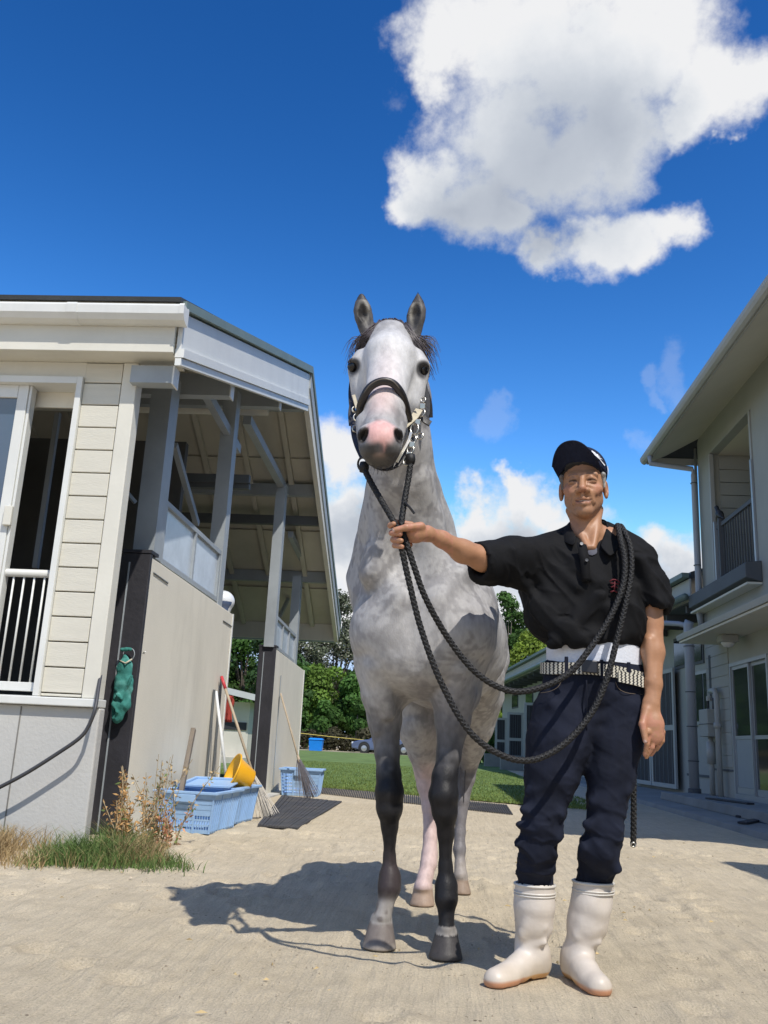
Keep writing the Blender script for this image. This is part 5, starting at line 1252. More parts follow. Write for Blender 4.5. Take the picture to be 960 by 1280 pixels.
    # hooves
    def hoof(top, bot, wt, wb, Yt, Yb_):
        a = atY(*top, Yt); b = atY(*bot, Yb_); b.z = .0; a.y += .0
        S.rc(a, b+Vector((0, .0, .0)), wt*mpp(a)/2, wb*mpp(b)/2, .006)
    hoof((476, 1152), (474, 1180), 28, 44, 3.41, 3.39); hoof((558, 1168), (557, 1193), 30, 45, 3.33, 3.30)
    hoof((529, 1112), (528, 1131), 24, 31, 4.33, 4.31); hoof((576, 1100), (577, 1118), 18, 24, 4.72, 4.70)
    S.cut((0, 0, .001), (0, 0, -1), .003)
    # --- head
    P = atY
    S.rc(P(488, 428, 2.98), P(487, 450, 2.92), .082, .088, .03)
    S.rc(P(487, 452, 2.90), P(480, 515, 2.76), .083, .060, .05)
    S.rc(P(480, 512, 2.765), P(475, 548, 2.672), .060, .052, .03)
    S.rc(P(452, 462, 2.945), P(458, 500, 2.95), .052, .05, .03)           # cheek left
    S.rc(P(518, 464, 2.965), P(506, 505, 2.96), .056, .06, .03)           # cheek right
    S.el(P(500, 505, 3.03), (.085, .10, .10), .04)
    S.rc(P(500, 520, 3.02), P(484, 560, 2.78), .055, .040, .03)           # lower jaw
    S.rc(P(447, 455, 2.925), P(452, 447, 2.935), .026, .03, .02).rc(P(526, 456, 2.93), P(520, 447, 2.94), .028, .03, .02)   # brow
    S.el(P(475, 552, 2.655), (.062, .052, .055), .02)
    S.sp(P(459, 544, 2.650), .028, .022).sp(P(492, 545, 2.658), .029, .022)
    S.rc(P(456, 528, 2.74), P(460, 555, 2.70), .030, .030, .02).rc(P(498, 528, 2.75), P(492, 556, 2.71), .030, .030, .02)
    S.sp(P(464, 563, 2.66), .036, .02).sp(P(484, 564, 2.665), .038, .02)
    S.el(P(475, 575, 2.685), (.046, .036, .026), .014)                   # lower lip
    S.rc(P(465, 480, 2.80), P(462, 515, 2.75), .012, .010, .02).rc(P(498, 482, 2.81), P(494, 515, 2.76), .012, .010, .02)   # facial crest edges
    # nostrils, eyes sockets, mouth line
    R1 = Matrix.Rotation(math.radians(-24), 3, 'Y'); R2 = Matrix.Rotation(math.radians(20), 3, 'Y')
    S.el(P(454, 544, 2.62), (.013, .030, .027), .008, R1, sub=True); S.el(P(498, 545, 2.63), (.013, .030, .027), .008, R2, sub=True)
    S.el(P(439.5, 458, 2.90), (.020, .03, .020), .012, sub=True); S.el(P(531, 462, 2.91), (.020, .03, .020), .012, sub=True)
    S.rc(P(455, 570, 2.64), P(475, 573, 2.625), .004, .004, .006, sub=True).rc(P(475, 573, 2.625), P(496, 569, 2.65), .004, .004, .006, sub=True)
    # ears: cupped leaves
    for (bx, by, mx_, my, ux, uy, tx, ty, Y, s) in ((460, 414, 455, 396, 453, 381, 452, 366, 3.00, -1), (517, 416, 520, 396, 521.5, 380, 522, 364, 3.01, 1)):
        b, m, t = P(bx, by, Y), P(mx_, my, Y-.005), P(tx, ty, Y-.02); prev = (b, .029)
        for q, rr in ((.0, .034), (.27, .0325), (.52, .0245), (.76, .0145), (1.0, .003)):
            cp = m.lerp(t, q)+Vector((s*.004*math.sin(math.pi*q), 0, 0)); S.rc(prev[0], cp, prev[1], rr, .004, sq=((0, 1, 0), .75)); prev = (cp, rr)
        u_ = m.lerp(t, .5); t = u_+Vector((0, 0, .02))
        S.rc(b+Vector((-s*.004, -.032, .018)), m+Vector((-s*.004, -.030, 0)), .018, .023, .006, sub=True); S.rc(m+Vector((-s*.004, -.030, 0)), t+Vector((0, -.020, -.035)), .023, .009, .005, sub=True)
    def dsp(v, n):
        d = (vnoise(v, 9, 1)-.5)*.006 + (vnoise(v, 30, 2)-.5)*.0018
        # skin folds and veins on the breast
        return d + (vnoise(v, 18, 21)-.5)*.004*(v[:, 2] > .8)
    o, v, f = S.mesh('body', .0065, 2, dsp)
    # ---- coat colours
    n = len(v); c = np.tile([[.385, .372, .362]], (n, 1))
    wv_ = v+np.stack([vnoise(v, 8, 11), vnoise(v, 8, 12), vnoise(v, 8, 13)], 1)*.08; dap = .32*vnoise(wv_, 15, 3)+.34*vnoise(wv_, 36, 4)+.34*vnoise(wv_, 72, 14); c = mixc(c, (.145, .138, .143), sstep(dap, .45, .60)*.50)
    c = mixc(c, (.47, .455, .445), sstep(vnoise(v, 5, 6), .5, .8)*.5)
    zz = v[:, 2]; u = (v-np.array(HO))@np.array(HU); s = (v-np.array(HO))@np.array(HB)
    nz = (vnoise(v, 14, 9)-.5)*.10+(vnoise(v, 55, 19)-.5)*.09
    front = (s < .35); left = u < -.0
    # forearm greys into dark knees
    w = sstep(-(zz+nz), -1.02, -.80)*front*(~left); c = mixc(c, (.20, .19, .20), w*.6)
    w = sstep(-(zz+nz), -.90, -.66)*front; c = mixc(c, (.09, .087, .09), w*.8)
    w = sstep(-(zz+nz*.6), -.70, -.56)*front; c = mixc(c, (.012, .0115, .013), w*.96)
    fl_m = front & left; w = sstep(-(zz+nz*.5), -.36, -.25)*fl_m; c = mixc(c, (.055, .042, .042), w*.8)
    w = sstep(-(zz+nz*.3), -.20, -.14)*fl_m; c = mixc(c, (.34, .315, .29), w*.9); c = mixc(c, (.10, .08, .075), w*sstep(vnoise(v, 45, 22), .55, .75)*.6)
    w = sstep(-zz, -.085, -.075)*fl_m; c = mixc(c, (.17, .145, .13), w); c = mixc(c, (.33, .29, .25), w*sstep(-zz, -.03, -.01)*.7)
    fr_m = front & ~left; w = sstep(-zz, -.075, -.065)*fr_m; c = mixc(c, (.055, .05, .048), w)
    st = fr_m & (zz < .10) & (zz > .072); c[st] = c[st]*0+np.array([.25, .23, .21])
    hind = s > .55; hm = hind & (u < 0.02) & (zz < .78); w = sstep(-(zz+nz*.4), -.66, -.52)*hm; c = mixc(c, (.62, .46, .43), w*.85)
    w = sstep(-(zz+nz), -.80, -.62)*hm*sstep(v[:, 1], 4.43, 4.50); c = mixc(c, (.08, .075, .08), w*.8)
    w = sstep(-zz, -.075, -.068)*hm; c = mixc(c, (.34, .25, .19), w)
    hm2 = hind & (u >= 0.02) & (zz < .9); w = sstep(-(zz+nz), -.66, -.50)*hm2; c = mixc(c, (.15, .14, .15), w*.85); w = sstep(-zz, -.20, -.12)*hm2; c = mixc(c, (.36, .32, .29), w*.8)
    w = sstep(-zz, -.07, -.06)*hm2; c = mixc(c, (.28, .21, .16), w)
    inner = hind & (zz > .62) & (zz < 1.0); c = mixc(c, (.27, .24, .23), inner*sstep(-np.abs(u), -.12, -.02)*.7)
    # head
    def near(p, r0, r1, sc=(1, 1, 1)):
        d = np.linalg.norm((v-np.array(p))*np.array(sc), axis=1); return 1-sstep(d, r0, r1)
    hd = near(P(482, 490, 2.85), .30, .36)
    c = mixc(c, (.64, .625, .61), near(P(484, 470, 2.84), .12, .24)*.85)
    c = mixc(c, (.36, .36, .38), near(P(450, 505, 2.92), .03, .09)*.55); c = mixc(c, (.52, .52, .53), near(P(517, 505, 2.93), .03, .09)*.5)
    # pink snip down the nose to the lip
    tpk = near(P(478, 512, 2.73), .02, .10, (1.5, 1, .6)); c = mixc(c, (.62, .50, .47), near(P(482, 480, 2.80), .03, .13, (1.8, .6, .6))*.45); c = mixc(c, (.66, .48, .44), tpk*.85)
    c = mixc(c, (.74, .42, .38), near(P(476, 541, 2.62), .030, .062, (1.0, .8, .9))*.9)
    mz = near(P(475, 562, 2.64), .062, .088, (.8, .6, 1)); low_ = sstep(-zz, -(P(475, 551, 2.62).z+.0), -(P(475, 556, 2.62).z-.01)); c = mixc(c, (.055, .052, .05), mz*low_*.96)
    for a, b in ((452, 556), (499, 557)): c = mixc(c, (.13, .125, .12), near(P(a, b, 2.65), .020, .050)*.85)
    c = mixc(c, (.62, .34, .30), near(P(478, 556, 2.61), .010, .021, (1.4, .6, .6))*.8); c = mixc(c, (.12, .11, .11), near(P(474, 562, 2.605), .012, .024, (1.2, .6, .8))*.9)
    c = mixc(c, (.50, .34, .28), near(P(474, 571, 2.62), .010, .024, (.7, .6, 1.3))*.7); c = mixc(c, (.08, .075, .07), near(P(476, 578, 2.68), .03, .05, (.8, .8, 1))*.85)
    for a, b, Y in ((454, 544, 2.63), (498, 545, 2.64)): c = mixc(c, (.015, .012, .012), near(P(a, b, Y), .020, .030)*.95)
    for a, b, Y in ((440, 458, 2.90), (531, 462, 2.91)): c = mixc(c, (.035, .032, .032), near(P(a, b, Y), .026, .042, (1, 1, 1))*.92)
    ez = P(455, 412, 3.0).z; er = (zz > ez+.0) & (np.abs(v[:, 1]-3.0) < .09)
    for (mx_, my, Y, sgn) in ((455, 390, 3.0, -1), (520, 390, 3.0, 1)):
        m = P(mx_, my, Y); en = near(m, .085, .105); c = mixc(c, (.085, .078, .075), en*.92)
        c = mixc(c, (.50, .46, .38), near(m+Vector((0, -.02, -.01)), .022, .036, (1.3, .5, .6))*.55); c = mixc(c, (.03, .028, .028), near(m+Vector((sgn*.004, -.01, -.018)), .018, .036, (1.5, .4, .55))*.95)
    tops = (zz > P(455, 379, 3.0).z) & er; c = mixc(c, (.04, .038, .04), tops.astype(float)*.8)
    paint(o, c)
    return o
HRS = empty('horse', HO, 'tall dapple grey horse with white face and dark knees facing the viewer', 'horse')
COAT = mat('horse_coat', (1, 1, 1), .5, .14, 55, .35, 200, attr='Col', spec=.22, bdist=.003, stretch=(1, 1, .5))
hb_ = build_horse(); fin(hb_, COAT, HRS)
EYE = mat('horse_eye', (.010, .008, .007), .12, .02, 5, 0, spec=.5)
for a, b, Y in ((441.5, 458, 2.932), (529, 462, 2.942)):
    p = atY(a, b, Y); MB().lathe(p-Vector((0, 0, 0)), [(0, -.025), (.010, -.021), (.0175, -.012), (.021, 0), (.0175, .012), (.010, .021), (0, .025)], 16, (0, 0, 1), cap=False).build('eye', EYE, HRS, smooth=True)
# eyelids
LID = mat('eyelid', (.06, .055, .055), .6, .1, 20)
for s, (a, b, Y) in ((-1, (441, 458, 2.915)), (1, (529.5, 462, 2.925))):
    p = atY(a, b, Y); pts_ = [p+Vector((.021*math.cos(t)*.9, -.004, .022*math.sin(t)+.004)) for t in [math.radians(q) for q in range(10, 175, 15)]]
    MB().tube(pts_, [.0015+.004*math.sin(math.pi*i/(len(pts_)-1)) for i in range(len(pts_))], 8).build('eyelid', LID, HRS, smooth=True)
# hair: forelock and mane as many thin locks
HAIR = mat('horse_hair', (1, 1, 1), .5, .1, 30, 0, attr='Col', spec=.4)
def hair(name, locks, parent, col, rs, w=.004, mt=None):
    m = MB(); cl = []
    for pts_ in locks:
        k = len(m.v); sp_ = spline(pts_, 4); n_ = len(sp_); m.tube(sp_, [w*(1-.75*(i/(n_-1))**1.5) for i in range(n_)], 4, cap=False); cl += [np.array(col)*rs.uniform(.55, 1.5)]*(len(m.v)-k)
    o = m.build(name, mt or HAIR, parent, smooth=True); paint(o, np.array(cl)); return o
rs = np.random.RandomState(5); locks = []
for i in range(240):   # forelock falls to both sides of the brow
    t = rs.rand(); bx = 470+t*36+rs.normal(0, 2); b = atY(bx, 413-6*math.sin(math.pi*t)+rs.normal(0, 1.5), 2.975); right = t > .32
    if right: e_ = atY(528+rs.normal(0, 6)+6*t, 436+rs.uniform(0, 40), 2.955); m_ = atY(bx+(522-bx)*.55+rs.normal(0, 2), 417+rs.normal(0, 2.5), 2.925)
    else: e_ = atY(448+rs.normal(0, 5), 428+rs.uniform(0, 16), 2.96); m_ = atY(bx-10+rs.normal(0, 2), 416+rs.normal(0, 2), 2.925)
    locks.append([b+Vector((0, .02, -.01)), b+Vector((rs.normal(0, .006), -.02, .010)), m_, m_.lerp(e_, .55)+Vector((.008 if right else -.008, -.005, .004)), e_])
hair('forelock', locks, HRS, (.06, .048, .05), rs, .0030)
for s_ in (-1, 1):
    locks = []
    for i in range(20 if s_ < 0 else 40):
        b = atY(455 if s_ < 0 else 524, 418+rs.uniform(0, 14), 2.98); e_ = b+Vector((s_*rs.uniform(.03, .085), .0, -rs.uniform(.03, .12))); locks.append([b, b.lerp(e_, .5)+Vector((s_*.012, -.005, .02)), e_])
    hair('side_hair', locks, HRS, (.10, .08, .08), rs, .0011)
locks = []
for i in range(170):
    t = rs.rand(); q = C([(497+t*12, 440+t*200, 3.12+t*.32, 10)])[0][0]; q = Vector((q.x, 3.17+.50*t, 2.12-.52*t)); s_ = 1
    locks.append([q+Vector((rs.normal(0, .008), 0, .0)), q+Vector((-.05, .03, .02)), q+Vector((-.10+rs.normal(0, .01), .03, -.08)), q+Vector((-.105+rs.normal(0, .012), .02, -.20+rs.normal(0, .02)))])
hair('mane', locks, HRS, (.16, .15, .155), rs, .0045)
locks = []
tb = Vector(hl(0, 1.40, 1.36))
for i in range(120): a = rs.normal(0, .03, 2); locks.append([tb+Vector((a[0]*.4, 0, 0)), tb+Vector((a[0], .08, -.10)), tb+Vector((a[0]*1.4, .10+a[1], -.45)), tb+Vector((a[0]*1.2, .08+a[1], -.85+rs.normal(0, .06)))])
hair('tail', locks, HRS, (.14, .13, .135), rs, .008)
# whiskers
m = MB()
for i in range(26): p = atY(463+rs.rand()*24, 575+rs.rand()*7, 2.68); m.tube([p, p+Vector((rs.normal(0, .015), -.01, -.03*rs.rand()-.01))], .0005, 3)
m.build('whiskers', LID, HRS)

# ================================================================== HALTER
LEA = mat('halter_leather', (.016, .013, .012), .42, .2, 30, .3, 90, spec=.6, bdist=.002)
TAN = mat('pale_webbing', (.50, .44, .32), .75, .15, 40, .3, 120)
HT = empty('halter', atY(485, 520, 2.85), 'black leather halter with padded noseband and metal rings on the grey horse', 'halter')
P = atY
def strap(name, pts, w, th=.006, m_=LEA, par=HT, nrm=Vector((0, -1, .3))):
    sp_ = spline(pts, 6); m = MB(); o_ = len(m.v)
    for i, p in enumerate(sp_):
        d = (sp_[min(i+1, len(sp_)-1)]-sp_[max(i-1, 0)]).normalized(); r = d.cross(nrm).normalized(); n_ = r.cross(d).normalized()
        for a, b in ((-1, -1), (1, -1), (1, 1), (-1, 1)): m.v.append(tuple(p+r*(a*w/2)+n_*(b*th/2)))
    k = len(sp_)
    for i in range(k-1):
        for j in range(4): j2 = (j+1) % 4; m.f.append((i*4+j, i*4+j2, (i+1)*4+j2, (i+1)*4+j))
    m.f += [(3, 2, 1, 0), tuple((k-1)*4+j for j in range(4))]
    return m.build(name, m_, par, bevel=.0012)
# rounded padded noseband arch
nb_ = spline([P(449, 519, 2.79), P(452, 503, 2.735), P(460, 487, 2.705), P(470, 479, 2.70), P(481, 476.5, 2.70), P(492, 480, 2.71), P(501, 491, 2.73), P(507, 507, 2.775), P(511, 524, 2.84)], 6)
MB().tube(nb_, [.0135]*len(nb_), 12).build('noseband', LEA, HT, smooth=True)
MB().tube([p+Vector((0, -.014, .001)) for p in nb_], .0022, 6).build('noseband_stitching', mat('stitch', (.12, .10, .08), .7), HT, smooth=True)
# right side
strap('cheek_strap', [P(529, 478, 2.95), P(533, 495, 2.95), P(534, 513, 2.945), P(531, 525, 2.94)], .020)
strap('cheek_strap', [P(523, 452, 3.0), P(528, 470, 2.965), P(530, 490, 2.95)], .018)
strap('throat_strap', [P(533, 490, 2.97), P(537, 505, 2.98), P(538, 522, 2.99)], .018)
strap('strap_end', [P(524, 516, 2.92), P(531, 525, 2.915), P(538, 530, 2.92)], .022, .007)
strap('chin_strap', [P(501, 536, 2.80), P(509, 529, 2.83), P(518, 521, 2.87), P(524, 512, 2.90)], .026, .005, TAN)
strap('lower_cheek', [P(511, 524, 2.85), P(514, 540, 2.86), P(512, 556, 2.85), P(505, 566, 2.82)], .020)
strap('curb_strap', [P(451, 556, 2.79), P(458, 572, 2.77), P(470, 583, 2.765), P(484, 586, 2.77), P(498, 580, 2.785), P(509, 566, 2.82)], .016, .006)
strap('curb_strap', [P(496, 578, 2.76), P(503, 565, 2.77), P(510, 552, 2.79), P(514, 540, 2.80)], .010, .004, BRS)
strap('keeper', [P(518, 515, 2.89), P(522, 523, 2.88)], .010, .012, LEA)
for x, y, Y, R_, sx in ((518, 536, 2.83, .021, .65), (527, 516, 2.90, .014, .8), (516, 549, 2.82, .014, .8), (513, 562, 2.80, .016, .7), (509, 576, 2.77, .017, .8), (529, 500, 2.93, .010, .8), (525, 545, 2.86, .012, .9)):
    MB().torus(P(x, y, Y), R_, .0035, (.25, 1, -.2), 18, 6, sx).build('ring', BRS, HT, smooth=True)
for x, y, Y in ((522, 528, 2.86), (515, 556, 2.80), (528, 508, 2.92), (511, 569, 2.785)):
    p = P(x, y, Y); MB().hexa([p+Vector((a, b, c_)) for c_ in (-.010, .010) for a, b in ((-.010, -.004), (.010, -.004), (.010, .004), (-.010, .004))]).build('buckle', BRS, HT, bevel=.002)
# left side
strap('cheek_strap', [P(441, 470, 2.99), P(439, 490, 2.96), P(440, 508, 2.92), P(443, 523, 2.87)], .020)
strap('cheek_strap', [P(440, 503, 2.90), P(438, 518, 2.88), P(439, 532, 2.87)], .016)
strap('pale_tab', [P(442, 494, 2.89), P(445, 505, 2.86), P(448, 514, 2.83)], .012, .005, TAN)
strap('side_strap', [P(442, 522, 2.86), P(442, 540, 2.82), P(446, 556, 2.80), P(453, 572, 2.78)], .018)
for x, y, Y, R_ in ((446, 522, 2.83, .014), (444, 536, 2.81, .012), (443, 512, 2.86, .010)): MB().torus(P(x, y, Y), R_, .003, (-.3, 1, -.2), 18, 6, .8).build('ring', BRS, HT, smooth=True)
MB().torus(P(453, 580, 2.775), .021, .004, (.3, .9, .2), 20, 6, .75).build('ring', LEA, HT, smooth=True)
strap('poll_strap', [P(441, 470, 2.99), P(450, 440, 3.08), P(470, 424, 3.12), P(500, 424, 3.12), P(518, 438, 3.08), P(524, 455, 3.0)], .022, nrm=Vector((0, -.5, 1)))
# ================================================================== MAN
MN = empty('man', (.40, 3.08, 0), None, None); MN.name = 'person'
tag(MN, 'man in black polo, dark jeans, cap and white rubber boots holding the rope', 'person')
P = atY
SKC = (.40, .205, .112)
def px_chain(pts): return C(pts)
# ---- head: own frame, z up, f towards the viewer
HC = atY(729.0, 610.5, 3.06); az = math.atan2(HC.x, HC.y)+math.radians(2)
Hf = Vector((-math.sin(az), -math.cos(az), .0)); Hr = Vector((math.cos(az), -math.sin(az), 0)); Hz = Vector((0, 0, 1))
tilt = Matrix.Rotation(math.radians(2.0), 3, Hf); Hr = tilt @ Hr; Hz = tilt @ Hz
KH = 1.02
def hp_(x, f, z): return HC + Hr*(x*KH) + Hf*(f*KH) + Hz*(z*KH)
HM = [list(Hr), list(Hf), list(Hz)]
def build_head():
    S = SDF(); E = lambda c, r, k, sub=False: S.el(hp_(*c), r, k, HM, sub)
    E((0, -.022, .045), (.074, .094, .082), .02)
    E((0, .018, -.018), (.064, .068, .083), .03)
    S.rc(hp_(-.041, .0, -.050), hp_(-.010, .052, -.093), .018, .018, .03).rc(hp_(.041, .0, -.050), hp_(.010, .052, -.093), .018, .018, .03)
    E((0, .064, -.097), (.020, .016, .016), .018)
    for s in (-1, 1):
        E((.046*s, .050, -.020), (.020, .018, .016), .016); E((.034*s, .066, -.034), (.013, .011, .012), .014)
        S.rc(hp_(.012*s, .079, .024), hp_(.044*s, .067, .027), .009, .008, .018)
        E((.031*s, .092, .004), (.017, .014, .010), .018, True)
        E((.031*s, .0665, .004), (.0155, .0155, .0135), .004)
        S.rc(hp_(.020*s, .0795, -.0015), hp_(.043*s, .0725, -.0005), .0022, .0020, .006)
        S.rc(hp_(.018*s, .0785, .0115), hp_(.031*s, .080, .0135), .0030, .0032, .008).rc(hp_(.031*s, .080, .0135), hp_(.047*s, .0695, .008), .0032, .0026, .008)
        S.rc(hp_(.022*s, .081, .0045), hp_(.043*s, .074, .0035), .0012, .0012, .003, sub=True)
        S.rc(hp_(.018*s, .080, -.014), hp_(.040*s, .069, -.019), .003, .003, .012)
        E((.0755*s, -.012, -.006), (.010, .020, .032), .006)
        E((.081*s, -.006, -.002), (.006, .010, .018), .005, True)
        E((.076*s, .0, -.032), (.006, .008, .010), .006)
        S.rc(hp_(.021*s, .079, -.040), hp_(.034*s, .066, -.068), .006, .004, .016)
    S.rc(hp_(0, .083, .012), hp_(-.001, .1055, -.029), .0085, .0125, .010)
    for s in (-1, 1): E((.0150*s, .092, -.034), (.0095, .012, .0095), .008); E((.0085*s, .096, -.0435), (.0045, .006, .0025), .003, True)
    S.rc(hp_(-.023, .074, -.063), hp_(0, .0865, -.0610), .004, .0058, .009).rc(hp_(0, .0865, -.0610), hp_(.023, .074, -.063), .0058, .004, .009)
    S.rc(hp_(-.018, .075, -.0745), hp_(0, .0845, -.077), .0045, .0068, .009).rc(hp_(0, .0845, -.077), hp_(.018, .075, -.0745), .0068, .0045, .009)
    S.rc(hp_(-.026, .076, -.0640), hp_(0, .092, -.0695), .0018, .0032, .004, sub=True).rc(hp_(0, .092, -.0695), hp_(.027, .076, -.0625), .0032, .0018, .004, sub=True)
    S.rc(hp_(0, .090, -.042), hp_(0, .086, -.056), .006, .006, .010)
    # neck and throat
    nb = atY(734, 668, 3.10)
    S.rc(hp_(0, -.035, -.06), Vector((nb.x, nb.y, nb.z)), .0455, .049, .03)
    S.rc(hp_(0, -.004, -.10), atY(738, 680, 3.05), .028, .032, .03)
    S.rc(hp_(-.052, -.03, -.07), atY(734, 684, 3.0), .012, .011, .015).rc(hp_(.052, -.03, -.07), atY(741, 684, 3.0), .012, .011, .015)
    E((0, .018, -.145), (.012, .012, .014), .014)
    S.rc(atY(715, 676, 3.09), atY(760, 676, 3.09), .05, .05, .03)
    S.el(atY(737, 700, 3.07), (.10, .055, .06), .03)
    o, v, f = S.mesh('head_tmp', .0026, 1)
    n = len(v); L_ = (v-np.array(HC))@np.array([list(Hr), list(Hf), list(Hz)]).T/KH; x, ff, z = L_[:, 0], L_[:, 1], L_[:, 2]
    c = np.tile([list(SKC)], (n, 1)); c = mixc(c, (.30, .14, .085), sstep(vnoise(v, 60, 3), .45, .85)*.15)
    def bl(cx, cf, cz, r, col, w, sc=(1, 1, 1)):
        nonlocal c; d = np.sqrt(((x-cx)*sc[0])**2+((ff-cf)*sc[1])**2+((z-cz)*sc[2])**2); c = mixc(c, col, (1-sstep(d, r*.4, r))*w)
    for s in (-1, 1):
        bl(.045*s, .06, -.025, .03, (.48, .20, .13), .5); bl(.078*s, -.01, 0, .03, (.46, .20, .13), .5)
        # brows, eye slits, dark lashes
        k = (np.abs(x*s-.030) < .020) & (ff > .05); xa = np.abs(x); zb = .0245+.003*np.sin((xa-.010)/.040*np.pi)-.10*np.maximum(0, xa-.036); c = mixc(c, (.07, .05, .045), k*np.exp(-((z-zb)/.0034)**2)*(.45+.4*vnoise(v, 420, 8))*sstep(xa, .009, .017)*(1-sstep(xa, .043, .050)))
        k = (np.abs(x*s-.031) < .0145) & (ff > .05); c = mixc(c, (.02, .012, .010), k*np.exp(-((z-.0042-.002*np.cos((np.abs(x)-.031)*100))/.0033)**2)*.97*(1-sstep(np.abs(np.abs(x)-.031), .011, .0155)))
        k = (np.abs(x*s-.031) < .016) & (ff > .05); c = mixc(c, (.20, .10, .07), k*np.exp(-((z+.0055)/.003)**2)*.5)
        bl(.0075*s, .098, -.0435, .006, (.05, .02, .015), .9)
    bl(0, .105, -.033, .02, (.50, .20, .13), .5)
    k = (np.abs(x) < .024) & (ff > .05); c = mixc(c, (.36, .12, .10), k*np.exp(-((z+.069)/.008)**2)*.45); c = mixc(c, (.05, .015, .014), (np.abs(x) < .026)*(ff > .05)*np.exp(-((z+.0690-8.0*x*x)/.0026)**2)*.92); c = mixc(c, (.62, .55, .48), (np.abs(x+.002) < .013)*(ff > .05)*np.exp(-((z+.0675-8.0*x*x)/.0011)**2)*.75)
    c = mixc(c, (.22, .15, .12), (1-sstep(np.abs(z+.09), .015, .035))*(ff > .02)*sstep(vnoise(v, 300, 5), .3, .7)*.25)
    for zz_ in (.045, .052): c = mixc(c, (.28, .13, .08), (ff > .05)*np.exp(-((z-zz_-.2*x*x)/.0012)**2)*.4)
    return o, v, f, c
def build_arms():
    S = SDF()
    # viewer-left arm, stretched out to the rope
    S.rc(P(640, 697, 3.0), P(604, 699, 2.90), .046, .040, .02)
    S.rc(P(604, 698, 2.90), P(578, 689, 2.85), .040, .037, .02); S.rc(P(578, 689, 2.85), P(552, 674, 2.785), .035, .026, .02)
    S.rc(P(552, 674, 2.785), P(536, 667, 2.745), .026, .0215, .015, sq=((0, 1, 0), .8))
    S.rc(P(600, 694, 2.86), P(566, 680, 2.80), .012, .009, .015)
    # fist round the rope
    S.el(P(519, 666.5, 2.715), (.036, .024, .031), .014)
    S.rc(P(532, 667, 2.74), P(518, 666, 2.72), .026, .026, .015)
    # thumb across the front
    S.rc(P(526, 658, 2.70), P(508, 659.5, 2.672), .0145, .0115, .008).rc(P(508, 659.5, 2.672), P(493.5, 662.5, 2.668), .0112, .0085, .004)
    # fingers come round behind the rope and curl to the front
    for i, (y, r) in enumerate(((656, .0098), (665, .0103), (673.5, .0100), (681, .0088))):
        k0 = P(514-i*.6, y, 2.745); k1 = P(493+i*1.6, y-.5+(1 if i else -3), 2.738); k2 = P(488+i*1.8, y+1, 2.700); k3 = P(499+i*1.2, y+2.5, 2.676)
        S.rc(k0, k1, r*1.08, r, .004).rc(k1, k2, r, r*.95, .003)
        if i: S.rc(k2, k3, r*.95, r*.82, .003)
        else: S.rc(k2, P(492, 655, 2.685), r*.95, r*.85, .003)
    # tendons on the wrist
    S.rc(P(548, 670, 2.765), P(528, 661, 2.715), .006, .005, .008)
    # viewer-right arm hanging
    S.rc(P(815, 740, 3.06), P(814, 778, 3.06), .040, .036, .02); S.rc(P(814, 778, 3.06), P(816, 815, 3.04), .036, .037, .02); S.rc(P(816, 815, 3.04), P(817, 855, 3.01), .035, .026, .02)
    S.rc(P(817, 855, 3.01), P(815, 880, 2.995), .028, .0245, .012, sq=((0, 1, 0), .75))
    S.rc(P(811, 800, 3.014), P(812, 850, 2.998), .010, .006, .02)
    S.rc(P(813, 880, 2.995), P(816, 905, 2.985), .026, .034, .012, sq=((0, 1, 0), .55)); S.rc(P(816, 905, 2.985), P(817, 918, 2.985), .034, .033, .012, sq=((0, 1, 0), .55))
    # thumb on the near left side
    S.rc(P(808, 888, 2.985), P(803, 905, 2.968), .014, .012, .016).rc(P(803, 905, 2.965), P(807, 926, 2.955), .0115, .0088, .005)
    fg = [((810, 914), (809, 930), (806, 943), 2.975, .0098), ((817, 918), (815, 934), (808, 946), 2.985, .0100), ((823, 917), (822, 932), (814, 943), 3.0, .0096), ((828, 914), (828, 926), (821, 937), 3.015, .0085)]
    for k, m, t, Y, r in fg: S.rc(P(*k, Y), P(*m, Y-.002), r*1.0, r*.88, .002).rc(P(*m, Y-.002), P(*t, Y+.008), r*.88, r*.72, .002)
    for k, m, t, Y, r in fg: S.sp(P(k[0], k[1]+1, Y-.006), r*1.05, .006)
    # veins
    S.rc(P(821, 820, 3.010), P(819, 848, 2.992), .0035, .003, .008).rc(P(819, 848, 2.992), P(822, 880, 2.984), .003, .003, .008)
    o, v, f = S.mesh('arm_tmp', .0028, 1)
    c = np.tile([list(SKC)], (len(v), 1)); c = mixc(c, (.45, .215, .12), sstep(vnoise(v, 30, 3), .4, .8)*.3)
    hand = (v[:, 0] < .02) | (v[:, 2] < .84); c = mixc(c, (.50, .22, .15), hand*sstep(vnoise(v, 90, 4), .35, .7)*.6)
    for p in (P(490, 664, 2.66), P(806, 928, 2.945)):
        d = np.linalg.norm(v-np.array(p), axis=1); c = mixc(c, (.66, .48, .42), (1-sstep(d, .006, .010))*.8)
    return o, v, f, c
